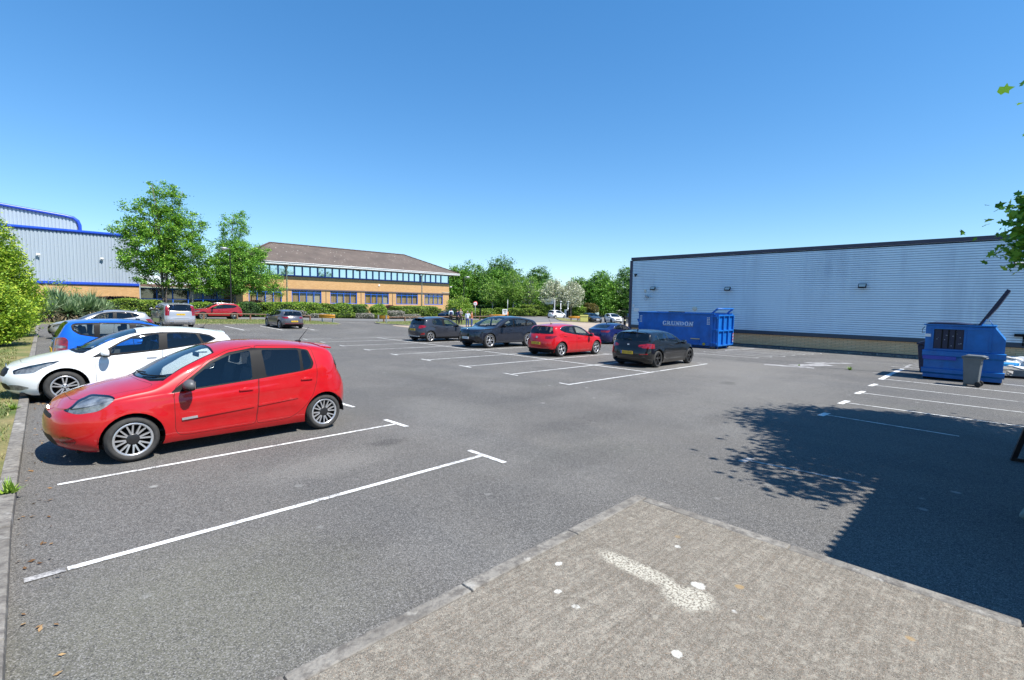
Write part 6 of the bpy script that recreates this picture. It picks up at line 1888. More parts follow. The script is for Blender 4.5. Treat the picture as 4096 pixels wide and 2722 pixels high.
def skip():
    x0, x1 = 30.6, 33.1; ya, yb = 12.82, 18.25; zg = -.60; z0 = -.40; z1 = 1.60
    s = empty('roll_on_skip', ((x0+x1)/2, (ya+yb)/2, zg)); off = Vector(s.location)
    tag(s, 'long blue roll-on skip with ribbed end door, standing along the metal warehouse', 'skip')
    def B(mb, nm, mat, par=None, **k): return shift(mb.build(nm, mat, par or s, **k), off)
    m = MB()
    t = .05
    m.box((x0+t/2, (ya+yb)/2, (z0+z1)/2), (t, yb-ya, z1-z0)); m.box((x1-t/2, (ya+yb)/2, (z0+z1)/2), (t, yb-ya, z1-z0))
    m.box(((x0+x1)/2, yb-t/2, (z0+z1)/2), (x1-x0-2*t-.004, t, z1-z0)); m.box(((x0+x1)/2, (ya+yb)/2, z0+.03), (x1-x0-2*t-.004, yb-ya-.11, .06))
    B(m, 'container_body', SKB)
    m = MB()
    m.box((x0-.02, (ya+yb)/2+.06, z1+.03), (.14, yb-ya-.05, .075)); m.box((x1+.02, (ya+yb)/2, z1+.03), (.14, yb-ya, .075)); m.box(((x0+x1)/2, yb, z1+.03), (x1-x0-.2, .12, .075))
    B(m, 'top_rail', SKB, bevel=.01)
    m = MB(); m.box((x0-.03, (ya+yb)/2, z0+.10), (.07, yb-ya-.5, .14))
    m.prism([(yb-.02, 1.16), (yb+.12, 1.16), (yb+.12, 1.10), (yb-.02, .86)], x0+.01, x0+.07, 'x')
    B(m, 'side_rail', SKB)
    # end door with ribs, facing -y
    d = MB(); d.box(((x0+x1)/2, ya-.02, (z0+z1)/2), (x1-x0-.1, .05, z1-z0-.02)); dr = B(d, 'end_door', SKB)
    m = MB(); w = x1-x0
    for k in range(4): m.box((x0+.08+(w-.16)*k/3, ya-.10, (z0+z1)/2), (.09, .11, z1-z0-.05))
    for z in (z0+.05, (z0+z1)/2-.02, z1-.06):
        for k in range(3): m.box((x0+.08+(w-.16)*(k+.5)/3, ya-.095, z), ((w-.16)/3-.094, .10, .085))
    B(m, 'door_ribs', SKB, dr)
    m = MB()
    for z in (z0+.12, z0+.2, .58, .66, 1.36, 1.44): m.box((x0-.03, ya+.10, z), (.10, .42, .045))
    B(m, 'door_hinge', SKB, bevel=.008)
    m = MB(); m.box((x0-.025, ya+.24, (z0+z1)/2), (.08, .14, z1-z0)); B(m, 'corner_post', SKB)
    m = MB()
    m.beam((x0+.05, ya+.30, z1+.05), (x0+.05, ya-.05, z1+.36), .07, .10); m.beam((x1-.05, ya+.30, z1+.05), (x1-.05, ya-.05, z1+.36), .07, .10); m.tube([(x0, ya-.06, z1+.36), (x1, ya-.06, z1+.36)], .05, 8)
    B(m, 'top_handle', SKB)
    m = MB()
    for x in (x0+.15, x1-.15): m = MB(); m.lathe([(0, -.1), (.13, -.1), (.13, .1), (0, .1)], 16, c=(x, ya+.22, zg+.13), axis='x'); B(m, 'roller', plain('worn_steel', (.12, .13, .16), .5, metal=.6))
    m = MB()
    for x in (x0+.55, x1-.55): m.box((x, (ya+yb)/2, zg+.10), (.16, yb-ya-.1, .2))
    m.prism([(ya-.02, z0), (ya+.7, z0), (ya+.7, zg+.02), (ya+.25, zg+.02)], x0+.3, x1-.3, 'x')
    B(m, 'skid_rail', SKB)
    m = MB(); m.lathe([(0, -.03), (.09, -.03), (.09, .03), (0, .03)], 12, c=(x0-.08, ya+.68, z0+.12), axis='x'); B(m, 'ratchet_wheel', plain('yellow_wheel', (.45, .36, .03), .5))
    m = MB(); m.beam((x0-.09, ya+1.55, .02), (x0-.09, ya+.95, .02), .045, .05); m.beam((x0-.09, ya+.95, .02), (x0-.09, ya+.75, -.01), .03, .03, mi=1); m.box((x0-.05, ya+1.05, -.18), (.05, .07, .36), mi=1)
    B(m, 'lever', [plain('pale_yellow', (.62, .50, .22), .5), SKB])
    letters = glyph_word('GRUNDON', s, (x0-.004, 0, .81), 16.42, 2.16, .28, plain('pale_lettering', (.72, .80, .92), .5)); shift(letters, off)
    m = MB(); m.box((x0-.004, 15.34, .775), (.004, 2.12, .018)); B(m, 'gold_line', plain('gold_line', (.45, .36, .14), .5))
    for y in (yb-.18, ya+.48):
        m = MB()
        for k in range(5):
            for c in range(2): m.box((x0-.006, y+(-.05 if c else .05), 1.38-k*.10), (.006, .075, .07 if (k+c) % 3 else .05))
        B(m, 'safety_stickers', plain('sticker', (.55, .60, .68), .5))
    m = MB()
    for k in range(6): m.add([(x1-.16, ya-.157, .35-k*.10), (x1-.05, ya-.157, .40-k*.10), (x1-.05, ya-.157, .35-k*.10), (x1-.16, ya-.157, .30-k*.10)], [(0, 1, 2, 3)], mi=k % 2)
    B(m, 'hazard_strip', [plain('hazard_orange', (.65, .12, .02), .5), WHT])
    m = MB(); m.box((x0+.5, 15.7, z1+.09), (.5, .9, .06)); B(m, 'rolled_sheet', TRIM)

def big_bin():
    x0, x1 = 22.97, 24.9; zg = gz(22.97, 1)
    b = empty('front_load_bin', ((x0+x1)/2, 1.03, zg)); off = Vector(b.location)
    tag(b, 'large blue steel waste bin with sloping corner and one lid thrown open', 'waste bin')
    def B(mb, nm, mat, par=None, **k): return shift(mb.build(nm, mat, par or b, **k), off)
    prof = [(2.06, zg+.07), (2.08, .62), (2.07, 1.55), (.30, 1.53), (.02, 1.12), (.03, zg+.07)]
    m = MB(); m.prism(prof, x0+.05, x1, 'x'); bd = B(m, 'bin_body', BINB, bevel=.015)
    # near side panel with an opening
    oy0, oy1, oz0, oz1 = 1.84, 1.05, .74, 1.43
    m = MB()
    def pz(ya, yb_, za, zb_): m.box((x0+.022, (ya+yb_)/2, (za+zb_)/2), (.05, abs(ya-yb_), abs(za-zb_)))
    pz(2.07, oy0, zg+.08, 1.54); pz(oy0, oy1, zg+.08, oz0); pz(oy0, oy1, oz1, 1.54)
    m.prism([(oy1, zg+.08), (oy1, 1.53), (.30, 1.53), (.02, 1.12), (.03, zg+.08)], x0-.003, x0+.047, 'x')
    B(m, 'side_panel', BINB)
    m = MB(); m.box((x0+.040, (oy0+oy1)/2, (oz0+oz1)/2), (.02, oy0-oy1-.01, oz1-oz0-.01)); 
    dk = B(m, 'load_opening', BIND)
    m = MB()
    for k in range(3): y = oy0-(oy0-oy1)*(.28+.22*k); m.box((x0+.02, y, (oz0+oz1)/2), (.02, .035, oz1-oz0-.03))
    B(m, 'opening_bars', DARK, dk)
    m = MB(); random.seed(8)
    for _ in range(11): m.box((x0+.028, random.uniform(oy1+.05, oy0-.05), random.uniform(oz0+.05, oz1-.05)), (.003, random.uniform(.008, .05), random.uniform(.008, .035)))
    B(m, 'old_stickers', plain('scuffed_label', (.35, .37, .40), .7), dk)
    m = MB()   # frame round the opening and the sliding panel
    for (ya, yb_, z) in ((1.90, .36, oz1+.03), (1.90, .36, oz0-.035)): m.box((x0-.012, (ya+yb_)/2, z), (.03, ya-yb_, .05))
    m.box((x0-.012, 1.87, (oz0+oz1)/2), (.03, .05, oz1-oz0)); m.box((x0-.012, .385, (oz0+oz1)/2), (.03, .05, oz1-oz0)); m.box((x0-.012, 1.02, (oz0+oz1)/2), (.03, .05, oz1-oz0))
    B(m, 'panel_frame', BINB)
    m = MB()
    for z, hh in ((.60, .16), (-.02, .14)):
        m.prism([(x0-.005, z-hh), (x0-.06, z-hh*.6), (x0-.06, z+hh*.35), (x0-.005, z+hh*.5)], -.02, 2.12, 'y')
    B(m, 'fork_pocket', BINB)
    m = MB(); m.box((x0-.045, 1.65, .42), (.03, .90, .13)); B(m, 'rating_plate', plain('blue_violet_panel', (.03, .06, .40), .4))
    m = MB(); m.box((x0-.008, 2.0, 1.20), (.008, .16, .10)); B(m, 'label', WHT)
    m = MB(); m.box(((x0+x1)/2, 2.0, zg+.045), (x1-x0-.1, .1, .09)); m.box(((x0+x1)/2, .12, zg+.045), (x1-x0-.1, .1, .09)); m.box((x0+.2, 1.0, zg+.045), (.1, 1.9, .09)); B(m, 'base_runner', TRIM)
    m = MB(); m.box(((x0+x1)/2, 1.20, 1.575), (x1-x0+.02, 1.86, .05)); B(m, 'rim', BINB)
    m = MB(); m.prism([(2.10, 1.60), (1.95, 1.66), (1.3, 1.66), (.72, 1.61), (.72, 1.59), (2.10, 1.59)], x0+.02, x1-.02, 'x'); B(m, 'closed_lid', BIND, bevel=.01)
    m = MB(); a = Vector((0, .69, 1.60)); c = Vector((0, .055, 2.80)); d_ = (c-a).normalized(); n_ = Vector((0, -d_.z, d_.y))
    q = [a, a+n_*-.035, c+n_*-.05, c+n_*.05, a+(c-a)*.55+n_*.075, a+n_*.03]
    m.prism([(v.y, v.z) for v in q], x0+.05, x1-.05, 'x'); B(m, 'open_lid', BIND, bevel=.01)
    m = MB(); m.tube([(x0+.06, .64, 1.60), (x0+.06, .52, 1.82)], .012, 6); m.tube([(x0+.06, .33, 1.56), (x0+.06, .46, 1.80)], .012, 6); B(m, 'lid_stay', BINB)
    m = MB(); m.tube([(x0+.02, 2.10, 1.50), (x0+.02, 2.16, 1.42), (x0+.02, 2.17, 1.28), (x0+.02, 2.10, 1.30)], .012, 6); B(m, 'lid_catch', TRIM)
    # bin behind
    xb, yb_ = 26.2, 2.0; zg2 = gz(xb, yb_)
    b2 = empty('wheeled_container', (xb, yb_, zg2)); tag(b2, 'dark wheeled container mostly hidden behind the large blue bin', 'waste bin')
    m = MB(); m.prism([(-.45, .15), (.45, .15), (.55, 1.12), (-.55, 1.12)], -.4, .4, 'x'); m.build('container_body', BIND, b2, bevel=.03)
    m = MB(); m.prism([(-.58, 1.13), (.58, 1.13), (.58, 1.2), (.2, 1.34), (-.3, 1.34), (-.58, 1.2)], -.44, .44, 'x'); m.build('lid', BIND, b2, bevel=.02)
    for sx in (-1, 1):
        for sy in (-1, 1): m = MB(); m.lathe([(0, -.03), (.09, -.03), (.09, .03), (0, .03)], 12, c=(sx*.3, sy*.35, .09), axis='x'); m.build('wheel', RUB, b2)

def wheelie():
    x, y = 21.75, .72; zg = gz(x, y)
    b = empty('wheelie_bin', (x, y, zg), R(-6)); tag(b, 'grey two-wheeled bin standing in front of the large blue bin', 'wheelie bin'); b.scale = (.82, .80, .93)
    m = MB(); n = 5
    # tapered body: wider at the top
    vs = []; prof = [(0.0, .19, .21), (.05, .205, .23), (.5, .235, .26), (.93, .265, .29)]
    for z, hx, hy in prof: vs += [(-hx, -hy+.02, z+.06), (hx, -hy+.02, z+.06), (hx, hy, z+.06), (-hx, hy, z+.06)]
    fs = [(3, 2, 1, 0)]
    for i in range(3):
        for k in range(4): fs.append((4*i+k, 4*i+(k+1) % 4, 4*i+4+(k+1) % 4, 4*i+4+k))
    fs.append((12, 13, 14, 15)); m.add(vs, fs); m.build('bin_body', BING, b, bevel=.035)
    m = MB(); m.box((0, .0, .985), (.58, .64, .06)); m.build('rim', BING, b, bevel=.02)
    m = MB(); m.prism([(-.36, 1.02), (.33, 1.02), (.34, 1.04), (.2, 1.09), (-.28, 1.085), (-.40, 1.05)], -.30, .30, 'x'); m.build('lid', BING, b, bevel=.015)
    m = MB(); m.tube([(-.22, -.40, 1.0), (.22, -.40, 1.0)], .022, 8); m.beam((-.2, -.28, .98), (-.2, -.40, 1.0), .04, .03); m.beam((.2, -.28, .98), (.2, -.40, 1.0), .04, .03); m.build('handle', BING, b)
    for s in (-1, 1):
        m = MB(); m.lathe([(0, -.03), (.06, -.034), (.10, -.03), (.10, .03), (.06, .034), (0, .03)], 18, c=(s*.25, -.22, .10), axis='x'); m.build('wheel', RUB, b)
    m = MB(); m.box((0, .19, .04), (.3, .1, .08)); m.build('foot', BING, b)

def rail_run(posts, label, h=.52):
    """low timber rail on posts; posts: x,y"""
    z0 = [gz(x, y)+.07 for x, y in posts]
    r = empty('timber_rail', (posts[0][0], posts[0][1], z0[0])); off = Vector(r.location); tag(r, label, 'timber rail', 'low timber rails around the lot')
    m = MB()
    for (a, za), (b, zb) in zip(list(zip(posts, z0))[:-1], list(zip(posts, z0))[1:]):
        m.beam((a[0], a[1], za+h), (b[0], b[1], zb+h), .13, .075); m.beam((a[0], a[1], za+h+.045), (b[0], b[1], zb+h+.045), .13, .012, mi=1)
    shift(m.build('top_rail', [TIMB, TIMT], r), off)
    for (x, y), z in zip(posts, z0):
        m = MB(); m.box((x, y, z+h/2-.08), (.12, .12, h+.08)); shift(m.build('post', TIMB, r, bevel=.008), off)

def barrier(x, y, rz, label, ln=1.9, z=None):
    zg = gz(x, y)+.07; b = empty('crash_barrier', (x, y, zg), R(rz)); tag(b, label, 'crash barrier', 'orange crash barrier ends')
    m = MB(); pr = [(0, .42), (.05, .46), (.05, .50), (0, .55), (0, .60), (.05, .65), (.05, .70), (0, .74)]
    vs = [(-ln/2, -.08-p[0], p[1]) for p in pr]+[(ln/2, -.08-p[0], p[1]) for p in pr]; k = len(pr)
    m.add(vs, [(i, i+1, k+i+1, k+i) for i in range(k-1)], 0, True); o = m.build('beam', ORNG, b, fixn=False)
    sm = o.modifiers.new('thickness', 'SOLIDIFY'); sm.thickness = .012
    for s in (-.62, .62): m = MB(); m.box((s*ln/1.9, 0, .39), (.12, .10, .86)); m.build('post', GALV, b)

def lamp_post(x, y, h, label, arm=(-.5, 0)):
    zg = gz(x, y); l = empty('lamp_post', (x, y, zg)); tag(l, label, 'lamp post', 'car park lamp posts')
    m = MB(); m.tube([(0, 0, -.05), (0, 0, 1.1), (0, 0, 1.12), (0, 0, h)], [.085, .085, .055, .045], 10); m.build('column', TRIM, l)
    m = MB(); m.tube([(0, 0, h-.03), (arm[0]*.5, arm[1]*.5, h+.05), (arm[0], arm[1], h+.04)], .03, 6); m.sphere((arm[0], arm[1], h+.02), .34, 14, 8, sc_=(1, .75, .36)); hd = m.build('lamp_head', GALV, l)
    m = MB(); m.sphere((arm[0], arm[1], h-.05), .26, 12, 6, sc_=(1, .75, .4)); m.build('lamp_glass', plain('lamp_bowl', (.6, .6, .6), .2), hd)

def pallet(x, y, rz, mat, label, z=0.0, L=1.2, W=.8):
    p = empty('pallet', (x, y, gz(x, y)+z), R(rz)); tag(p, label, 'pallet')
    m = MB()
    for k in range(3):
        for j in range(3): m.box((-L/2+.07+k*(L-.14)/2, -W/2+.05+j*(W-.1)/2, .06), (.13, .1, .08))
    for j in range(3): m.box((0, -W/2+.05+j*(W-.1)/2, .011), (L, .1, .02))
    m.build('blocks', mat, p)
    m = MB()
    for k in range(6): m.box((-L/2+.06+k*(L-.12)/5, 0, .115), (.12, W, .022))
    m.build('deck_boards', mat, p)

def props():
    skip(); big_bin(); wheelie()
    rail_run([(8.8, 51.7), (11.7, 51.87), (14.53, 52.03), (15.71, 52.1), (18.4, 50.7), (20.47, 49.5)], 'low timber rail on posts between the parked SUV and the dark red crossover')
    rail_run([(27.6, 48.6), (28.6, 49.2), (32.47, 51.0), (37.0, 52.6), (42, 53.2), (46.4, 53.4), (50.5, 54.6)], 'low timber rail running behind the group of standing people')
    rail_run([(62.6, 49.6), (64.2, 49.0), (66.4, 51.2)], 'short timber rail beside the yellow grit bin')
    barrier(21.45, 47.65, -62, 'orange crash barrier end left of the lot entrance')
    barrier(27.5, 47.6, 118, 'orange crash barrier end right of the lot entrance', 1.5)
    barrier(50.8, 54.4, -40, 'orange crash barrier beside the white notice board', 2.4)
    barrier(63.0, 49.2, -48, 'orange crash barrier beside the yellow grit bin', 2.0)
    lamp_post(14.21, 52.66, 6.75, 'tall black lamp post in front of the dark red crossover', (-.45, .1))
    lamp_post(44.7, 54.9, 6.1, 'black lamp post standing right of the office corner', (.45, -.3))
    lamp_post(19.3, 63.5, 6.9, 'black lamp post half hidden by the tree beside the office', (.4, 0))
    # speed sign
    def signpost(x, y, h, name, label, cat):
        s = empty(name, (x, y, gz(x, y))); tag(s, label, cat); return s
    fw = math.atan2(-54, -48)
    s = signpost(48.4, 56.7, 2.4, 'speed_sign', 'round white speed limit sign with red rim on a thin pole', 'road sign')
    m = MB(); m.tube([(0, 0, 0), (0, 0, 2.6)], .035, 8); m.build('pole', GALV, s)
    q = Matrix.Rotation(fw, 4, 'Z')
    m = MB(); m.lathe([(0, .03), (.34, .03), (.34, .0)], 24, axis='x'); m.lathe([(0, .045), (.26, .045)], 24, axis='x', mi=1); o = m.build('sign_plate', [plain('sign_red', (.55, .02, .02), .4), WHT], s); o.data.transform(Matrix.Translation((0, 0, 2.35)) @ q)
    text_mesh('lettering', '10', .3, BLK, s, Matrix.Translation((0, 0, 2.35)) @ q @ frame_m((.055, 0, 0), (0, 1, 0), (0, 0, 1)), fit=(.24, .2))
    s = signpost(47.9, 55.0, 1.6, 'dark_bollard_post', 'dark square post standing under the speed sign', 'post'); m = MB(); m.box((0, 0, .8), (.16, .16, 1.7)); m.box((0, 0, 1.66), (.2, .2, .05)); m.build('post', TRIM, s)
    s = signpost(51.9, 53.9, 1.4, 'notice_board', 'white notice board on a dark pole by the orange barrier', 'notice board')
    m = MB(); m.tube([(-.03, 0, 0), (-.03, 0, 1.75)], .06, 8); o = m.build('pole', TRIM, s)
    m = MB(); m.box((0, 0, 1.25), (.06, .74, .82)); o = m.build('board', WHT, s); o.data.transform(Matrix.Rotation(fw, 4, 'Z') @ Matrix.Translation((.08, 0, 0)))
    m = MB()
    for k in range(4): m.box((.115, .02*k, 1.48-k*.13), (.004, .5-.05*k, .05 if k else .09))
    o = m.build('printed_lines', BLK, s); o.data.transform(Matrix.Rotation(fw, 4, 'Z') @ Matrix.Translation((.0, 0, 0)))
    s = signpost(58.8, 60.4, 3, 'barrier_post', 'grey pole with an orange base at the hedge opening', 'post'); m = MB(); m.tube([(0, 0, 0), (0, 0, 3.1)], .045, 8); m.build('pole', GALV, s); m = MB(); m.tube([(0, 0, 0), (0, 0, 1.0)], .13, 10); m.build('orange_sleeve', plain('orange_plastic', (.65, .16, .04), .5), s)
    # far signs near the white small car
    s = signpost(73.5, 62.5, 3, 'direction_sign', 'tall white direction sign beside the white small hatchback', 'road sign'); m = MB(); m.box((0, 0, 1.7), (.12, .3, 3.4)); m.build('post', WHT, s)
    m = MB(); m.box((-.08, .0, 2.4), (.02, .24, 1.2)); m.build('dark_panel', plain('sign_dark', (.1, .12, .14), .5), s)
    m = MB(); m.box((0, 1.4, 3.0), (.1, 2.2, 1.0)); m.build('board', WHT, s)
    for k, (x, y) in enumerate(((74.4, 61.6), (75.4, 60.6))):
        s = signpost(x, y, 2.5, 'bollard_light', 'slim white bollard lamp, %s of the pair beside the direction sign' % ('nearer the sign' if k == 0 else 'farther from the sign'), 'bollard lamp'); s['group'] = 'bollard lamps'
        m = MB(); m.tube([(0, 0, 0), (0, 0, 3.0)], .07, 8); m.build('column', WHT, s); m = MB(); m.lathe([(.0, 3.0), (.25, 3.0), (.25, 3.12), (0, 3.14)], 12); m.lathe([(.07, 1.6), (.16, 1.6), (.16, 1.75), (.07, 1.75)], 12); m.build('cap', WHT, s)
    s = signpost(74.6, 60.4, 1, 'payment_machine', 'white ticket machine beside the bollard lamps', 'ticket machine'); m = MB(); m.box((0, 0, .75), (.4, .5, 1.5)); m.build('casing', WHT, s, bevel=.03); m = MB(); m.box((.0, -.4, .72), (.35, .28, 1.4)); m.build('dark_casing', TRIM, s)
    s = signpost(61.6, 39.0, 1, 'striped_bollard', 'dark bollard with a pale band at the warehouse corner', 'bollard'); m = MB(); m.box((0, 0, .62), (.26, .26, 1.25)); m.build('post', TRIM, s); m = MB(); m.box((-.02, -.0, .75), (.265, .265, .16)); m.build('band', plain('pale_band', (.5, .48, .3), .5), s)
    # yellow grit bin
    g = signpost(62.4, 46.9, 1, 'grit_bin', 'yellow grit bin with sloping lid beside the dark grey estate car', 'grit bin'); g.rotation_euler = (0, 0, R(-50))
    YB = plain('grit_yellow', (.70, .66, .20), .5)
    m = MB(); m.prism([(-.45, .1), (.45, .1), (.52, .75), (-.52, 1.0)], -.6, .6, 'x'); m.build('bin_body', YB, g, bevel=.03)
    m = MB(); m.prism([(-.58, 1.0), (.56, .74), (.58, .80), (-.4, 1.12), (-.6, 1.08)], -.65, .65, 'x'); m.build('lid', YB, g, bevel=.02)
    # dark steel leg at the right edge
    s = signpost(10.62, -.26, 1, 'steel_trestle', 'dark brown steel trestle leg leaning at the edge of the lot', 'trestle')
    BR = plain('dark_brown_steel', (.028, .014, .010), .5, metal=.3)
    m = MB(); m.beam((-.02, .08, .0), (.06, -.26, 1.55), .05, .06); m.build('front_leg', BR, s)
    m = MB(); m.beam((1.2, .0, .0), (.7, -.3, 1.55), .05, .06); m.build('rear_leg', BR, s)
    m = MB(); m.beam((.04, -.27, 1.56), (.75, -.32, 1.56), .06, .06); m.build('crossbar', BR, s); m = MB(); m.beam((-.02, .08, .03), (-.02, -.5, .03), .05, .05); m.build('foot', BR, s)
    # rock
    random.seed(11); bm = bmesh.new(); bmesh.ops.create_icosphere(bm, subdivisions=3, radius=.2)
    for v in bm.verts: v.co *= 1+.25*math.sin(v.co.x*17+v.co.y*9)*math.cos(v.co.z*13+2); v.co.z *= .55; v.co.x *= 1.3
    me = bpy.data.meshes.new('rock'); bm.to_mesh(me); bm.free(); me.materials.append(plain('rock_grey', (.22, .24, .2), .95, vs=9, var=.3))
    o = bpy.data.objects.new('rock', me); link(o); o.location = (7.62, -.42, gz(7.6, -.3)+.05); tag(o, 'pale rounded stone lying in the shade by the low shed', 'stone')
    # waste timber right of the bin
    pale = plain('pale_pallet_wood', (.50, .46, .40), .85, vs=8, var=.25); blue = plain('blue_pallet_paint', (.03, .30, .62), .6)
    pallet(28.6, -.55, 8, pale, 'pale pallet lying flat right of the large blue bin, nearest of the heap', 0)
    pallet(32.2, -.35, 4, pale, 'pale pallet under the blue pallet, right of the large blue bin', 0, 1.8, 1.2)
    pallet(33.3, -.05, -5, blue, 'bright blue pallet lying on top of a pale pallet', .14)
    o = MB().box((0, 0, .02), (1.6, 1.2, .03)).build('white_sheet', WHT); o.location = (32.0, -1.0, gz(32, -.9)+.14); o.rotation_euler = (0, R(1), R(12)); tag(o, 'white board laid across the pallets', 'board')
    m = MB(); m.tube([(0, .6, .05), (.3, -.6, .06), (.2, -1.6, .05)], .05, 8); o = m.build('black_pipe', TRIM); o.location = (26.4, -.5, gz(26, -.5)); tag(o, 'black ribbed pipe lying on the asphalt right of the large blue bin', 'pipe')
    m = MB(); m.box((0, 0, .12), (.25, .4, .22)); m.box((-.1, .05, .27), (.06, .3, .08)); o = m.build('concrete_block', plain('block_grey', (.2, .21, .21), .9), bevel=.01); o.location = (27.2, -.45, gz(27, -.4)); tag(o, 'grey hollow block beside the black pipe', 'block')
    random.seed(21)
    hp = empty('waste_heap', (36.0, -.7, gz(36, -.7))); tag(hp, 'loose heap of white sheeting and broken boards against the warehouse plinth', 'waste heap')
    m = MB()
    for k in range(16): m.box((random.uniform(-.5, .5), random.uniform(-1.0, .9), .05+k*.025), (random.uniform(.5, 1.1), random.uniform(.2, .9), .02), M=Matrix.Rotation(random.uniform(-.6, .6), 3, 'Z') @ Matrix.Rotation(random.uniform(-.2, .2), 3, 'X'))
    m.build('boards', plain('old_board', (.42, .40, .38), .9, var=.3), hp)
    n = 14; vs = []; fs = []
    for i in range(n+1):
        for j in range(n+1):
            u = i/n-.5; v = j/n-.5; vs.append((u*1.2, v*2.2, .50*max(0, 1-(2*u)**2)*max(0, 1-(2*v)**4)+random.uniform(-.04, .06)))
    for i in range(n):
        for j in range(n): a = i*(n+1)+j; fs.append((a, a+n+1, a+n+2, a+1))
    obj_from('plastic_sheeting', vs, fs, plain('white_sheeting', (.68, .68, .66), .5), hp)
    # cage trailer / pick-up far behind
    p = empty('mesh_sided_truck', (84.0, 60.5, gz(84, 60.5)), R(-142)); tag(p, 'pale green pick-up truck with mesh cage sides beyond the road', 'truck')
    m = MB(); m.prism([(-.2, .55), (2.5, .55), (2.5, 1.0), (1.6, 1.1), (1.1, 1.72), (.1, 1.78), (-.2, 1.7)], -.82, .82, 'y'); m.build('cab', PGREENP, p, bevel=.06)
    for s in (-1, 1): m = MB(); m.prism([(.1, 1.1), (1.45, 1.12), (1.05, 1.62), (.15, 1.66)], s*.826, s*.832, 'y'); m.build('side_window', DKGL, p)
    m = MB(); m.box((-1.7, 0, .75), (3.0, 1.8, .35)); m.build('truck_bed', PGREENP, p)
    m = MB()
    for s in (-1, 1):
        for z in (1.3, 1.6, 1.9): m.tube([(-.25, s*.88, z), (-3.2, s*.88, z)], .02, 5)
        for k in range(9): m.tube([(-.25-k*.37, s*.88, .9), (-.25-k*.37, s*.88, 1.9)], .018, 5)
    m.build('mesh_cage', plain('cage_green', (.30, .52, .44), .5), p)
    for x in (1.7, -2.2):
        for s in (-1, 1): m = MB(); m.lathe([(0, -.1), (.2, -.11), (.34, -.08), (.34, .08), (0, .1)], 16, c=(x, s*.78, .34), axis='y'); m.build('wheel', TYRE, p)
    # cars glimpsed over hedges
    ncar(HATW2, 69.6, 69.2, 135, 'white car whose roof shows above the dark hedge', 0, group=G_ROAD)
    ncar(HATN, 49.9, 63.6, 175, 'dark blue car whose roof shows above the hedge at the office corner', 0, group=G_ROAD)
# ------------------------------------------------------------------ trees, hedges, plants, people
def quads_mesh(name, C, U, V, mat, parent=None, shape='leaf'):
    """many small faces: centre, half length and half width vectors (N,3)"""
    N = len(C)
    if shape == 'leaf':
        K = 4; P = np.stack([C-U, C+V*0.9-U*0.1, C+U, C-V*0.9-U*0.1], 1)
    elif shape == 'blade':
        K = 3; P = np.stack([C-V, C+V, C+U], 1)
    else:           # lobed maple leaf, bent a little along the midrib
        n = np.cross(U, V); n /= np.linalg.norm(n, axis=1, keepdims=True)+1e-9
        L = np.linalg.norm(U, axis=1, keepdims=True)
        pts = [(-.9, 0, 0), (-.55, .75, .10), (-.1, .5, .06), (.25, .95, .16), (.35, .38, .05), (1.0, 0, -.12), (.35, -.38, .05), (.25, -.95, .16), (-.1, -.5, .06), (-.55, -.75, .10)]
        K = len(pts); P = np.stack([C+U*a+V*b+n*L*c for a, b, c in pts], 1)
    me = bpy.data.meshes.new(name)
    me.vertices.add(N*K); me.vertices.foreach_set('co', P.reshape(-1).astype(np.float32))
    me.loops.add(N*K); me.loops.foreach_set('vertex_index', np.arange(N*K, dtype=np.int32))
    me.polygons.add(N); me.polygons.foreach_set('loop_start', np.arange(0, N*K, K, dtype=np.int32))
    me.polygons.foreach_set('loop_total', np.full(N, K, dtype=np.int32))
    me.materials.append(mat); me.update(calc_edges=True); me.validate()
    o = bpy.data.objects.new(name, me); link(o)
    if parent is not None: o.parent = parent
    return o

def leaf_dirs(rng, N, size, up=.45, wid=.55, out=None, outw=0.0):
    n = rng.normal(size=(N, 3)); n[:, 2] = np.abs(n[:, 2])*(1)+up
    if out is not None: n += out*outw
    n /= np.linalg.norm(n, axis=1, keepdims=True)
    r = rng.normal(size=(N, 3)); u = np.cross(n, r); u /= np.linalg.norm(u, axis=1, keepdims=True)+1e-9
    v = np.cross(n, u); s = size*rng.uniform(.6, 1.3, (N, 1))
    return u*s*.5, v*s*.5*wid

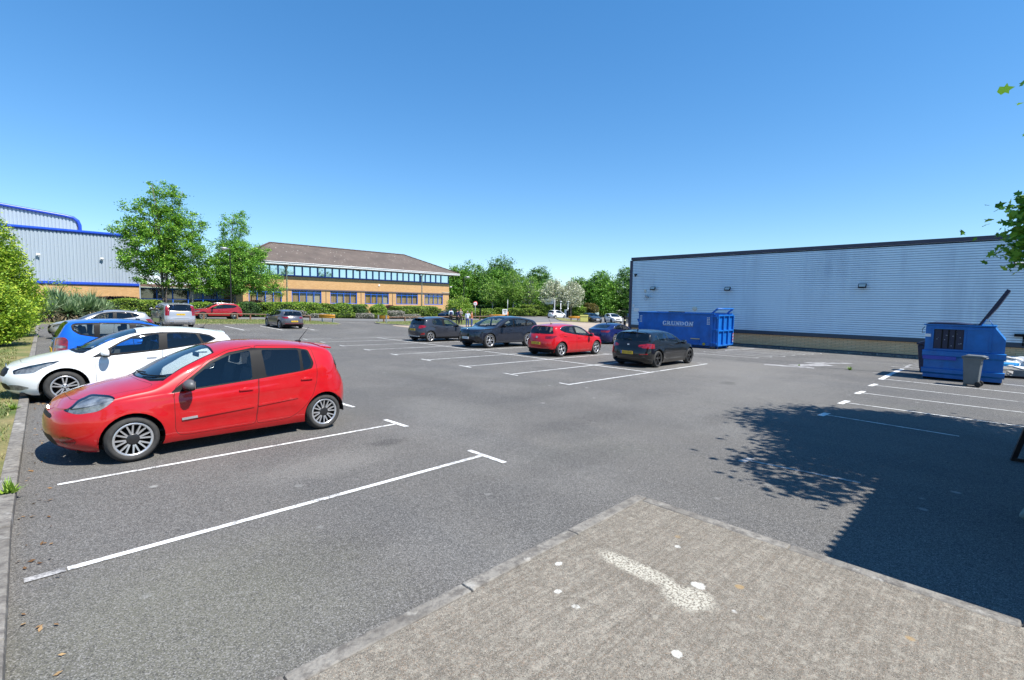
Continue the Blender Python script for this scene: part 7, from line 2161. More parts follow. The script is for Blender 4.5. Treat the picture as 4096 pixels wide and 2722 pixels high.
GREENS = {
 'maple': leafmat('maple_leaf', (0.048, 0.131, 0.013), (0.139, 0.326, 0.035), (0.402, 0.609, 0.065), .3),
 'ash':   leafmat('ash_leaf', (0.053, 0.146, 0.017), (0.156, 0.356, 0.048), (0.392, 0.605, 0.086), .3),
 'oak':   leafmat('oak_leaf', (0.034, 0.092, 0.010), (0.095, 0.241, 0.026), (0.251, 0.449, 0.052), .22),
 'oak2':  leafmat('dark_oak_leaf', (0.026, 0.077, 0.013), (0.074, 0.186, 0.030), (0.186, 0.328, 0.052), .2),
 'birch': leafmat('birch_leaf', (0.061, 0.140, 0.020), (0.173, 0.319, 0.050), (0.344, 0.488, 0.099), .3),
 'white': leafmat('silvery_leaf', (0.131, 0.169, 0.084), (0.435, 0.455, 0.312), (0.900, 0.900, 0.744), .2),
 'hedge': leafmat('hedge_leaf', (0.041, 0.094, 0.012), (0.151, 0.254, 0.030), (0.385, 0.469, 0.066), .2),
 'hedge2': leafmat('bright_hedge_leaf', (0.056, 0.129, 0.015), (0.188, 0.328, 0.036), (0.413, 0.535, 0.075), .25),
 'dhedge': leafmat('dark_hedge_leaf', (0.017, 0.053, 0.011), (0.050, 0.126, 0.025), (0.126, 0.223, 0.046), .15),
 'laurel': leafmat('laurel_leaf', (0.068, 0.142, 0.013), (0.225, 0.374, 0.026), (0.540, 0.608, 0.066), .3),
 'purple': leafmat('purple_leaf', (0.030, 0.006, 0.010), (0.080, 0.014, 0.022), (0.150, 0.035, 0.040), .2),
 'flower': leafmat('pale_blossom', (0.100, 0.120, 0.070), (0.300, 0.280, 0.240), (0.550, 0.500, 0.460), .1),
 'brown': leafmat('olive_brown_leaf', (0.060, 0.060, 0.012), (0.160, 0.135, 0.030), (0.260, 0.200, 0.050), .2),
 'yucca': leafmat('yucca_leaf', (0.068, 0.130, 0.050), (0.189, 0.286, 0.138), (0.459, 0.546, 0.325), .1),
 'yuccad': leafmat('dead_yucca_leaf', (0.160, 0.120, 0.070), (0.300, 0.240, 0.150), (0.450, 0.370, 0.250), .1),
 'grassb': leafmat('grass_blade', (0.060, 0.110, 0.018), (0.170, 0.210, 0.050), (0.450, 0.360, 0.170), .2),
}
BARK = plain('bark_grey', (.13, .11, .09), .95, var=.4, vs=7)
BARKL = plain('bark_pale', (.36, .34, .31), .9, var=.35, vs=5)
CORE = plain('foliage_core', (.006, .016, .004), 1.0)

def make_tree(name, loc, lobes, n_leaf, size, mat, label, cat='tree', seed=1, trunk=.18, clump=.55, group=None, bark=None, stems=1, per=26, limbs=26, shape='leaf', wid=.6, spread=.3):
    """lobes: (x,y,z,rx,ry,rz) relative to the foot"""
    rng = np.random.default_rng(seed); rs = random.Random(seed)
    t = empty(name, loc); tag(t, label, cat, group)
    vol = np.array([l[3]*l[4]*l[5] for l in lobes]); pr = vol/vol.sum()
    nc = max(8, n_leaf//per)
    idx = rng.choice(len(lobes), nc, p=pr); Lb = np.array(lobes)[idx]
    d = rng.normal(size=(nc, 3)); d /= np.linalg.norm(d, axis=1, keepdims=True)
    rad = rng.uniform(0.25, 1.0, (nc, 1))**.42
    rad *= 1+.16*np.sin(d[:, :1]*5+seed)*np.cos(d[:, 2:3]*4+seed*2)
    cc = Lb[:, :3]+d*Lb[:, 3:6]*rad
    cs = clump*rng.uniform(.6, 1.35, (nc, 1))
    k = rng.integers(0, nc, n_leaf)
    off = rng.normal(size=(n_leaf, 3))*cs[k]*np.array([.55, .55, .36])
    C = cc[k]+off
    C = C[C[:, 2] > .15]
    U, V = leaf_dirs(rng, len(C), size, .35, wid)
    quads_mesh('crown', C, U, V, mat, t, shape)
    m = MB()
    zc = np.average([l[2] for l in lobes], weights=vol); top = max(l[2]+l[5]*.5 for l in lobes)
    xc = np.average([l[0] for l in lobes], weights=vol); yc = np.average([l[1] for l in lobes], weights=vol)
    roots = []
    for s in range(stems):
        a = 2*PI*s/max(1, stems)+seed; sp = spread if stems > 1 else .05
        pts = []
        for j in range(7):
            q = j/6
            pts.append(Vector((xc*q*q+sp*math.cos(a)*(.25+q*3.5*q)+rs.uniform(-.06, .06)*q*3, yc*q*q+sp*math.sin(a)*(.25+q*3.5*q)+rs.uniform(-.06, .06)*q*3, top*q-.1*(j == 0))))
        rr = [trunk*(1.25 if j == 0 else 1)*(1-.13*j)/(stems**.4) for j in range(7)]
        m.tube(pts, rr, 8); roots.append(pts)
    order = rng.permutation(nc)[:limbs]
    for i in order:
        c = Vector(cc[i]); pts = roots[rs.randrange(len(roots))]
        # leave the stem well below the clump
        zt = max(.25*top*.6, c.z*.62-.1)
        p = min(pts, key=lambda q: abs(q.z-zt)); j = pts.index(p); j = min(j, 5)
        f = (zt-pts[j].z)/max(.01, pts[j+1].z-pts[j].z) if zt > pts[j].z else 0
        p = pts[j].lerp(pts[j+1], max(0, min(1, f)))
        mid = p.lerp(c, .5)+Vector((rs.uniform(-.2, .2), rs.uniform(-.2, .2), rs.uniform(-.05, .25)))*(c-p).length*.3
        r0 = trunk*.32*(1-.4*zt/top)
        m.tube([p, mid, c], [r0, r0*.55, r0*.16], 5)
    m.build('trunk', bark or BARK, t, fixn=False)
    return t

def make_hedge(name, loc, dims, n, size, mat, label, cat='hedge', seed=1, rz=0, group=None, rnd=.35, mats2=None, up=.2, bump=.10, power=4.0):
    """clipped hedge or rounded bush: leaves over a rounded block, dark core inside. loc is the foot's centre"""
    rng = np.random.default_rng(seed); t = empty(name, loc, R(rz)); tag(t, label, cat, group)
    a, b, c = dims[0]/2, dims[1]/2, dims[2]
    d = rng.normal(size=(n, 3))*np.array([a, b, c]); 
    d = rng.uniform(-1, 1, (n, 3))
    # project points of a box onto a superellipsoid surface
    ax = rng.choice(3, n, p=np.array([b*c, a*c, 2*a*b*.7])/(b*c+a*c+2*a*b*.7)); sgn = rng.choice([-1, 1], n)
    d[np.arange(n), ax] = sgn
    d[:, 2] = np.where((ax == 2), 1, d[:, 2])
    nrm = (np.abs(d)**power).sum(1)**(1/power)
    s = d/nrm[:, None]
    wob = 1+bump*(np.sin(s[:, :1]*a*2.3+seed)*np.cos(s[:, 2:3]*c*3+seed)+.6*np.sin(s[:, 1:2]*b*3.1+s[:, :1]*a*1.1))
    depth = 1-np.abs(rng.normal(size=(n, 1)))*.07*min(1, .8/min(a, b, c))
    P = s*wob*depth*np.array([a, b, c/2])+np.array([0, 0, c/2]); P = P[P[:, 2] > .02]
    o = s[:len(P)]
    U, V = leaf_dirs(rng, len(P), size, up, .6, None)
    quads_mesh('foliage', P, U, V, mat, t)
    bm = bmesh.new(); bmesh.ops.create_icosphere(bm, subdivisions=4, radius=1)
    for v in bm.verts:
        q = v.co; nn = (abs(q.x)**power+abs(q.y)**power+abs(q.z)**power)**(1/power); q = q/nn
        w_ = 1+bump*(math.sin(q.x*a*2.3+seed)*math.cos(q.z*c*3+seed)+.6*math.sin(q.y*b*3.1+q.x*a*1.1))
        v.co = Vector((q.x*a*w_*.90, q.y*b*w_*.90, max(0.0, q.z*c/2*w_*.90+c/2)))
    me = bpy.data.meshes.new('dark_core'); bm.to_mesh(me); bm.free(); me.materials.append(CORE)  # solid near-black core filling the inside of the leaves
    oo = bpy.data.objects.new('dark_core', me); link(oo); oo.parent = t
    return t

def yucca(loc, s, seed, label):
    rng = np.random.default_rng(seed); t = empty('spiky_plant', loc); tag(t, label, 'yucca', 'yuccas in the bed beside the shed')
    def rosette(c, n, ln, lo, hi):
        az = rng.uniform(0, 2*PI, n); el = rng.uniform(lo, hi, n); l = ln*rng.uniform(.75, 1.15, n)
        D = np.stack([np.cos(az)*np.cos(el), np.sin(az)*np.cos(el), np.sin(el)], 1)
        side = np.stack([-np.sin(az), np.cos(az), np.zeros(n)], 1)*.055*s
        return np.array(c)+D*.05, D*l[:, None]*s, side
    parts = []; heads = [(0, 0, .55*s)]+[(rng.uniform(-.5, .5)*s, rng.uniform(-.4, .4)*s, rng.uniform(.3, .9)*s) for _ in range(3)]
    for c in heads: parts.append(rosette(c, 62, .95, -.25, 1.45))
    C, U, V = (np.concatenate([p[i] for p in parts]) for i in range(3))
    quads_mesh('leaves', C, U, V, GREENS['yucca'], t, 'blade')
    parts = [rosette((c[0], c[1], c[2]-.12), 45, .75, -1.3, -.3) for c in heads]
    C, U, V = (np.concatenate([p[i] for p in parts]) for i in range(3))
    quads_mesh('dead_leaves', C, U, V, GREENS['yuccad'], t, 'blade')
    m = MB()
    for c in heads: m.tube([(c[0]*.4, c[1]*.4, -.05), c], .07*s, 6)
    m.build('stem', plain('yucca_stem', (.2, .15, .1), .95), t)

def vegetation():
    # --- trees in the bed before the office
    g0 = lambda x, y: gz(x, y)
    make_tree('maple_tree', (10.2, 60.5, g0(10, 60.5)), [(.2, 0, 8.2, 3.0, 2.6, 3.6), (-1.6, 0, 6.6, 2.4, 2.0, 3.0), (1.9, .2, 6.4, 2.6, 2.0, 2.9), (.6, 0, 11.0, 1.6, 1.4, 2.4), (-1.2, 0, 9.6, 1.3, 1.2, 2.2), (2.4, 0, 9.2, 1.5, 1.2, 1.7), (-3.0, .2, 8.4, 1.1, 1.0, 1.0), (-2.3, 0, 10.2, .8, .7, 1.5), (-.5, 0, 12.0, .7, .7, 1.3), (1.3, 0, 12.2, .9, .8, 1.0), (3.4, 0, 10.0, .8, .7, .9), (3.6, 0, 7.6, 1.0, .9, 1.1), (-2.9, 0, 5.3, 1.2, 1.0, 1.0), (0, 0, 4.3, 3.0, 2.2, 1.4), (2.6, 0, 3.9, 1.8, 1.6, 1.4)],
              48000, .19, GREENS['maple'], 'tall loose-crowned tree with forked trunk behind the silver SUV', seed=4, trunk=.17, clump=.44, stems=3, limbs=90, spread=.42, per=75)
    make_tree('ash_tree', (16.9, 61.0, g0(17, 61)), [(0, 0, 5.6, 2.4, 2.0, 3.2), (-.1, 0, 8.6, 1.5, 1.4, 2.7), (1.4, 0, 6.3, 1.6, 1.4, 2.0), (2.2, 0, 5.0, 1.5, 1.5, 2.4), (-1.9, 0, 4.6, 1.7, 1.4, 2.2), (-1.0, 0, 3.3, 2.4, 1.6, 1.3), (.6, 0, 10.4, .8, .8, 1.2), (2.9, 0, 7.4, .8, .8, 1.0)],
              42000, .17, GREENS['ash'], 'medium tree with pointed crown partly hiding the left end of the office roof', seed=9, trunk=.13, clump=.42, limbs=50, per=70)
    make_tree('birch_tree', (12.9, 61.8, g0(13, 62)), [(0, 0, 4.6, 1.6, 1.3, 1.6), (.7, 0, 3.6, 1.6, 1.2, 1.2)], 3000, .2, GREENS['ash'], 'small tree with a pale grey trunk standing between the two taller trees', seed=12, trunk=.34, bark=BARKL, limbs=12)
    make_tree('small_tree', (19.9, 62.3, g0(20, 62)), [(.2, 0, 3.6, 1.9, 1.5, 1.3), (1.4, 0, 3.9, 1.5, 1.2, 1.0), (-.8, 0, 3.2, 1.4, 1.2, 1.0), (1.9, 0, 3.0, 1.1, 1.0, .9)], 5200, .17, GREENS['maple'], 'small spreading multi-stemmed tree in front of the first office window', seed=15, trunk=.08, stems=4, limbs=24, clump=.35)
    # --- hedges in the bed
    hz = lambda x, y: gz(x, y)-.03
    make_hedge('clipped_hedge', (7.2, 58.0, hz(7, 58)), (4.6, 2.2, 1.62), 6500, .17, GREENS['hedge'], 'clipped green hedge block behind the parked silver cars', seed=2, power=5)
    make_hedge('purple_hedge', (6.0, 63, hz(6, 63)), (5.6, 1.2, 1.75), 2600, .16, GREENS['purple'], 'dark purple hedge against the buff brick shed base', seed=3, bump=.06)
    make_hedge('bright_bush', (12.8, 57.6, hz(12.8, 57.6)), (2.2, 1.8, 1.5), 2600, .17, GREENS['hedge2'], 'bright green bush behind the nose of the dark red crossover', seed=4)
    make_hedge('bright_bush', (15.6, 58.6, hz(15, 58)), (3.0, 1.8, 1.35), 2600, .17, GREENS['hedge2'], 'green bush behind the roof of the dark red crossover', seed=14)
    make_hedge('purple_hedge', (18.6, 61.2, hz(18, 61)), (2.6, 1.0, 1.75), 1400, .15, GREENS['purple'], 'dark red bush under the small multi-stemmed tree', seed=16)
    make_hedge('dark_bush', (17.5, 58.6, hz(17.5, 58)), (2.4, 2.0, 1.6), 2800, .17, GREENS['dhedge'], 'dark green bush right of the dark red crossover', seed=5)
    make_hedge('long_hedge', (22.0, 58.6, hz(22, 58.6)), (7.4, 2.2, 1.75), 9000, .17, GREENS['hedge2'], 'long bright green hedge behind the grey hatchback', seed=6)
    make_hedge('long_hedge', (28.5, 59.6, hz(28, 59)), (7.5, 2.4, 1.75), 8000, .17, GREENS['hedge'], 'long green hedge under the second and third office windows', seed=7)
    make_hedge('round_bush', (28.2, 58.3, hz(28, 58)), (2.4, 1.8, 1.85), 2600, .16, GREENS['hedge2'], 'rounded yellow-green bush under the second office window', seed=8, power=2.4)
    make_hedge('dark_bush', (30.2, 58.4, hz(30, 58)), (1.9, 1.6, 1.75), 2200, .15, GREENS['dhedge'], 'rounded dark green bush between the two yellow-green bushes', seed=9, power=2.5)
    make_hedge('round_bush', (33.3, 58.6, hz(33, 58)), (2.3, 1.8, 1.95), 2600, .16, GREENS['hedge2'], 'dome shaped yellow-green bush under the third office window', seed=10, power=2.2)
    make_hedge('purple_hedge', (36.3, 61, hz(36, 61)), (3.0, 1.0, 1.75), 1800, .15, GREENS['purple'], 'dark purple bush below the fourth office window', seed=11)
    make_hedge('long_hedge', (40.0, 60.2, hz(40, 60)), (9.0, 2.6, 1.75), 9000, .17, GREENS['hedge'], 'long green hedge at the right end of the office', seed=12)
    for i, (x, y, w, h, lab) in enumerate([(21.6, 57.6, 3.4, .85, 'low pale flowering shrub below the hedge behind the grey hatchback'), (25.3, 57.9, 4.0, .6, 'low pale flowering shrub opposite the lot entrance'), (30.6, 57.9, 3.2, .75, 'low pale flowering shrub in front of the dark rounded bush'),
                                       (35.2, 58.9, 4.4, 1.15, 'tall mound of pale flowering shrub below the purple bush'), (38.2, 58.9, 3.4, .7, 'low flowering shrub at the right end of the hedge')]):
        make_hedge('flowering_shrub', (x, y, hz(x, y)), (w, 1.5, h), 2600, .13, GREENS['flower'], lab, 'shrub', seed=20+i, power=2.6, group='pale flowering shrubs along the road')
    make_hedge('green_ground_shrub', (27.6, 57.9, hz(27, 58)), (5.0, 1.4, .75), 3000, .14, GREENS['hedge'], 'low green shrub between two pale flowering shrubs', 'shrub', seed=31, power=2.6)
    make_hedge('green_ground_shrub', (33.0, 58.0, hz(33, 58)), (2.6, 1.2, .8), 1800, .14, GREENS['hedge'], 'low green shrub in front of the dome shaped bush', 'shrub', seed=32, power=2.6)
    # --- yuccas
    random.seed(2)
    yl = ['nearest the big leafy bush', 'behind the roof of the silver hatchback', 'second from the big leafy bush', 'tallest of the clump', 'at the back of the clump', 'in the middle of the clump', 'at the right end beside the clipped hedge', 'low down behind the silver hatchback', 'far left at the back', 'small one before the clipped hedge']
    for i, (x, y, s) in enumerate([(1.25, 47.5, 1.0), (2.3, 49, 1.15), (1.7, 50, 1.25), (2.6, 52, 1.45), (3.4, 54, 1.4), (3.3, 50.5, 1.2), (4.4, 54.5, 1.25), (3.9, 51, 1.0), (1.6, 53, 1.6), (4.9, 55.8, 1.0)]):
        yucca((x, y, gz(x, y)+.08), s, 40+i, 'spiky sword-leaved yucca, '+yl[i])
    make_tree('young_shrub', (2.2, 57.5, gz(2, 57)), [(0, 0, 2.4, .5, .5, 1.2), (.8, 0, 1.8, .6, .4, .9)], 260, .16, GREENS['birch'], 'thin twiggy shrub in front of the buff brick wall', 'shrub', seed=6, trunk=.03, limbs=14, stems=3)
    # --- big leafy bushes at the left edge
    make_tree('leafy_bush', (-1.55, 28.4, .08), [(0, 0, 1.3, 1.75, 1.7, 1.35), (-.3, .4, 2.1, 1.35, 1.4, .95), (.35, -.2, .7, 1.35, 1.4, .7)], 42000, .115, GREENS['laurel'], 'dense yellow-green leafy bush on the verge beside the kerb', 'bush', seed=3, trunk=.1, clump=.22, limbs=10, per=20)
    make_tree('leafy_bush', (-1.6, 34.3, .08), [(0, 0, 2.0, 2.3, 2.2, 2.1), (-.1, 0, 4.2, 1.7, 1.8, 1.5), (-.4, .2, 5.6, .9, .8, 1.2), (.7, 0, 1.4, 1.7, 1.8, 1.4), (.3, .2, 3.2, 1.75, 1.8, 1.2)], 60000, .13, GREENS['laurel'], 'taller leafy bush with a feathery top behind the dense bush', 'bush', seed=5, trunk=.12, clump=.27, limbs=12, per=20)
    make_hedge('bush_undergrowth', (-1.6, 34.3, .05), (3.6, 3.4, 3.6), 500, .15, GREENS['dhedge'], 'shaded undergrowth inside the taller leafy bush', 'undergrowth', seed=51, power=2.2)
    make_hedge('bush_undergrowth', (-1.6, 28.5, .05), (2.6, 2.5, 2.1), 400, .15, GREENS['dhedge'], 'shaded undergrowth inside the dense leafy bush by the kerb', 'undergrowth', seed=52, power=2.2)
    # --- woodland behind
    far = [('oak', 66, 83, 10.6, 4.2, 'leftmost large oak, rising just right of the office roof'), ('oak', 71, 84, 11.6, 5.0, 'large oak second from the office roof'), ('oak2', 75.5, 79.5, 13.0, 5.6, 'tallest dark oak of the belt behind the people'), ('oak', 71, 76, 10.0, 4.6, 'mid green oak before the tallest one'),
           ('oak2', 86.5, 78.5, 11.4, 5.0, 'dark oak behind the pale yellow-green trees'), ('oak', 82, 72, 7.4, 4.6, 'lower dark oak between the pale trees and the silvery ones'), ('oak', 90, 63.5, 10.0, 4.6, 'oak with rounded crown rising right of the silvery trees'), ('oak2', 97, 60, 11.8, 6.0, 'broad oak at the left of the warehouse corner'), ('oak', 101, 55, 11.6, 5.6, 'oak partly hidden by the warehouse corner'), ('oak', 87.5, 67.5, 8.4, 4.4, 'oak closing the gap right behind the silvery trees'), ('oak2', 62, 88, 8.6, 3.4, 'dark oak half hidden behind the office roof')]
    for i, (mk, x, y, h, r, lab) in enumerate(far):
        lb = [(0, 0, h*.55, r*.8, r*.8, h*.34), (-r*.5, 0, h*.45, r*.6, r*.6, h*.30), (r*.5, .3, h*.45, r*.6, r*.6, h*.30), (0, 0, h*.8, r*.5, r*.5, h*.18), (r*.3, -r*.4, h*.32, r*.7, r*.6, h*.26), (-r*.3, -r*.3, h*.30, r*.7, r*.6, h*.26), (0, -r*.2, h*.16, r*.9, r*.7, h*.16)]
        make_tree('oak_tree', (x, y, gz(x, y)), lb, 26000, .37, GREENS[mk], lab, 'tree', seed=60+i, trunk=.3, clump=.75, group='oaks of the belt behind the lot', limbs=14, per=30)
    lb = lambda h, r: [(0, 0, h*.60, r*.8, r*.8, h*.32), (-r*.5, 0, h*.52, r*.55, r*.5, h*.26), (r*.5, .2, h*.55, r*.55, r*.5, h*.28), (0, 0, h*.82, r*.45, r*.4, h*.16)]
    make_tree('pale_green_tree', (68.2, 68.6, gz(68, 68)), lb(9.0, 2.9), 6000, .30, GREENS['birch'], 'light yellow-green tree with a slim pale trunk before the dark oaks', seed=81, trunk=.15, bark=BARKL, limbs=26, clump=.6)
    make_tree('pale_green_tree', (64.4, 70.4, gz(64, 70)), lb(7.2, 2.4), 3600, .30, GREENS['birch'], 'smaller yellow-green tree with pale trunk, left of the taller pale tree', seed=82, trunk=.13, bark=BARKL, limbs=22, clump=.6)
    make_tree('half_bare_tree', (72.0, 67.6, gz(72, 67)), lb(8.2, 2.8), 2600, .30, GREENS['birch'], 'half bare tree with twisted pale limbs left of the silvery trees', seed=83, trunk=.2, bark=BARKL, limbs=60, clump=.55)
    make_tree('silvery_tree', (75.3, 64.5, gz(75, 64)), lb(7.8, 3.1), 7800, .24, GREENS['white'], 'silvery white-leaved tree, left one of the pair behind the white small car', seed=84, trunk=.16, limbs=22, clump=.5, group='silvery trees', stems=3)
    make_tree('silvery_tree', (77.6, 61.6, gz(77, 61)), lb(7.6, 3.0), 7800, .24, GREENS['white'], 'silvery white-leaved tree, right one of the pair beside the brownish bush', seed=85, trunk=.16, limbs=22, clump=.5, group='silvery trees', stems=2)
    make_hedge('brownish_bush', (82.5, 60.3, gz(82, 60)-.05), (3.4, 3.0, 3.0), 3400, .24, GREENS['brown'], 'olive brown rounded bush right of the silvery trees', 'bush', seed=86, power=2.3)
    for i, (x, y, w, d, h, mk, lab, rz) in enumerate([(66.3, 66.2, 9.5, 2.4, 1.5, 'hedge', 'clipped hedge beside the road opposite the lot', -46), (64.5, 74.5, 9.0, 2.2, 1.9, 'dhedge', 'dark clipped hedge along the side road', -44), (72.4, 66.2, 6.4, 3.0, 2.3, 'hedge', 'taller green hedge under the half bare tree', -44), (51.2, 58.3, 3.2, 2.0, 1.4, 'hedge', 'green hedge end right of the small light tree', -40), (52.8, 61.5, 6.0, 2.0, 1.5, 'hedge', 'green hedge beyond the speed sign', -44),
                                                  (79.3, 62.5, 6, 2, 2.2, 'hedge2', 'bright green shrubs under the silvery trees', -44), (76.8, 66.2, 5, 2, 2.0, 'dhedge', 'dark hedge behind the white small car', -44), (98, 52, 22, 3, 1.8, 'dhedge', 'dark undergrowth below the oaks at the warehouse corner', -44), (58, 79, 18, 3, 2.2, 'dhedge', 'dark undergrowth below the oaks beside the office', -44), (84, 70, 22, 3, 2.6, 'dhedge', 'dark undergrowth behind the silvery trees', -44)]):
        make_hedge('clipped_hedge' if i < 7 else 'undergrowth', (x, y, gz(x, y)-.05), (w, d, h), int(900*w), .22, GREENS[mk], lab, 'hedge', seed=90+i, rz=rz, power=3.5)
    make_tree('light_small_tree', (44.1, 55.2, gz(44, 55)+.02), [(0, 0, 2.3, 1.7, 1.5, 1.1), (-.6, 0, 1.6, 1.5, 1.3, 1.1), (.7, -.2, 1.3, 1.6, 1.3, 1.2), (0, 0, 3.0, .9, .8, .5), (.2, -.3, .8, 1.3, 1.2, .8)], 5600, .19, GREENS['hedge2'], 'bushy light green small tree behind the standing people', seed=88, trunk=.09, stems=3, limbs=16, clump=.35)
    # --- the maple on the right whose shade falls on the lot
    make_tree('shade_maple', (12.6, -4.6, gz(12, -4)), [(-1.2, 1.9, 5.3, 2.4, 2.0, 1.8), (-.4, 2.2, 6.0, 2.2, 1.9, 1.7), (-2.3, 1.9, 4.9, 1.5, 1.5, 1.2), (.6, 1.6, 5.0, 2.0, 1.8, 1.6), (-.2, .6, 6.2, 2.2, 1.6, 1.5), *[(.80, 4.10, 3.78, .45, .24, .60)]*45, *[(.40, 4.40, 3.30, .2, .10, .10)]*40, *[(.85, 4.22, 5.52, .2, .06, .06)]*30, (.8, 2.6, 4.5, 1.0, .8, 1.0), (-4.1, 3.3, 4.5, 1.3, .9, .9), (-3.2, 2.9, 4.6, 1.3, 1.0, 1.0)],
              50000, .15, GREENS['maple'], 'large maple overhanging the right edge, its shade lying on the asphalt', seed=33, trunk=.2, clump=.40, limbs=40, per=22, shape='maple', wid=.85)
    # --- trees behind the camera, seen only in reflections
    for i, (x, y, h, r) in enumerate([(-14, -32, 12, 5.5), (4, -42, 15, 6), (22, -44, 14, 5.6), (40, -42, 17, 6), (62, -46, 16, 7), (80, -44, 17, 6)]):
        l = [(0, 0, h*.55, r*.8, r*.8, h*.34), (-r*.5, 0, h*.45, r*.6, r*.6, h*.3), (r*.5, 0, h*.5, r*.6, r*.6, h*.3)]
        make_tree('roadside_tree', (x, y, gz(x, y)), l, 2600, .6, GREENS['oak'], 'roadside tree behind the camera, seen mirrored in windows', seed=120+i, trunk=.25, clump=1.0, limbs=8, group='trees behind the camera')
    # --- grass
    rng = np.random.default_rng(7)
    def blades(name, n, xr, yr, h, z, label, mask=None, mat='grassb'):
        x = rng.uniform(*xr, n); y = rng.uniform(*yr, n)
        if mask is not None: k = mask(x, y); x = x[k]; y = y[k]
        n = len(x); zz = np.array([gz(a, b)+z for a, b in zip(x, y)])
        C = np.stack([x, y, zz], 1); a = rng.uniform(0, 2*PI, n); hh = h*rng.uniform(.4, 1.3, n)
        U = np.stack([np.cos(a)*hh*.6, np.sin(a)*hh*.6, hh], 1); V = np.stack([-np.sin(a), np.cos(a), np.zeros(n)], 1)*.006*(1+h*8)
        o = quads_mesh(name, C, U, V, GREENS[mat], None, 'blade'); tag(o, label, 'grass', kind='stuff')
    blades('grass', 26000, (-3.2, -.22), (5.5, 27), .055, .08, 'dry and green grass on the verge beside the kerb', lambda x, y: (x < -.30+.022*np.maximum(0, y-6)) & (np.sin(x*4+np.sin(y*2)*2)+np.cos(y*3.1+x) > -.9))
    blades('grass', 9000, (9, 21.5), (45, 52), .10, .07, 'mown grass on the strip behind the grey hatchback', lambda x, y: (y < 51.8) & (x < 21.2-.1*(y-45)))
    blades('grass', 9000, (27, 46), (43.8, 53.4), .12, .07, 'grass on the strip around the standing people', lambda x, y: (y > 44+(x-28)*.22) & (y < 49.4+(x-29)*.22))
    # tufts by the kerb and in the tar joint
    for i, (x, y, s, lab) in enumerate([(-.18, 7.05, .16, 'green weed tuft growing over the near kerb'), (-.2, 12.3, .12, 'small weed at the kerb end under the white hatchback'), (23.66, 4.4, .17, 'weed growing in the tar joint before the large blue bin'), (23.5, 6.2, .08, 'small weed in the tar joint left of the taller weed')]):
        n = 60; C = np.tile(np.array([[x, y, gz(x, y)+(.09 if x < 0 else .0)]]), (n, 1))+rng.normal(size=(n, 3))*np.array([.03, .03, 0])*s*4
        a = rng.uniform(0, 2*PI, n); e = rng.uniform(.3, 1.3, n); l = s*rng.uniform(.5, 1.2, n)
        U = np.stack([np.cos(a)*np.cos(e)*l, np.sin(a)*np.cos(e)*l, np.sin(e)*l], 1); V = np.stack([-np.sin(a), np.cos(a), np.zeros(n)], 1)*.012*(1+s*2)
        o = quads_mesh('weed', C, U, V, GREENS['hedge2'], None, 'blade'); tag(o, lab, 'weed')
    # fallen leaves scattered by the kerb
    n = 110; x = rng.uniform(-.1, .12, n)**1; y = rng.uniform(3.4, 16, n); C = np.stack([x-.02+.022*np.maximum(0, y-6), y, np.array([gz(a, b)+.012 for a, b in zip(x, y)])], 1)
    U, V = leaf_dirs(rng, n, .045, 2.0, .6); o = quads_mesh('leaf_litter', C, U, V, leafmat('dead_leaf', (.10, .05, .02), (.24, .14, .06), (.40, .27, .13), .1), None); tag(o, 'dead leaves and grit lying along the foot of the near kerb', 'leaf litter', kind='stuff')

# ------------------------------------------------------------------ people
def skin_mesh(name, verts, edges, radii, mat, parent, sub=1):
    me = bpy.data.meshes.new(name); me.from_pydata(verts, edges, []); o = bpy.data.objects.new(name, me); link(o)
    md = o.modifiers.new('skin', 'SKIN'); md.use_smooth_shade = True
    sv = me.skin_vertices[0].data
    for i, r in enumerate(radii):
        r = r if isinstance(r, tuple) else (r, r); sv[i].radius = r
    sv[0].use_root = True
    if sub: s = o.modifiers.new('sub', 'SUBSURF'); s.levels = sub; s.render_levels = sub
    bpy.context.view_layer.update(); dg = bpy.context.evaluated_depsgraph_get()
    me2 = bpy.data.meshes.new_from_object(o.evaluated_get(dg)); bpy.data.objects.remove(o); bpy.data.meshes.remove(me)
    me2.materials.clear(); me2.materials.append(mat); me2.name = name
    for p in me2.polygons: p.use_smooth = True
    ob = bpy.data.objects.new(name, me2); link(ob); ob.parent = parent
    return ob
SKIN = plain('skin', (.48, .27, .19), .6, var=.08)
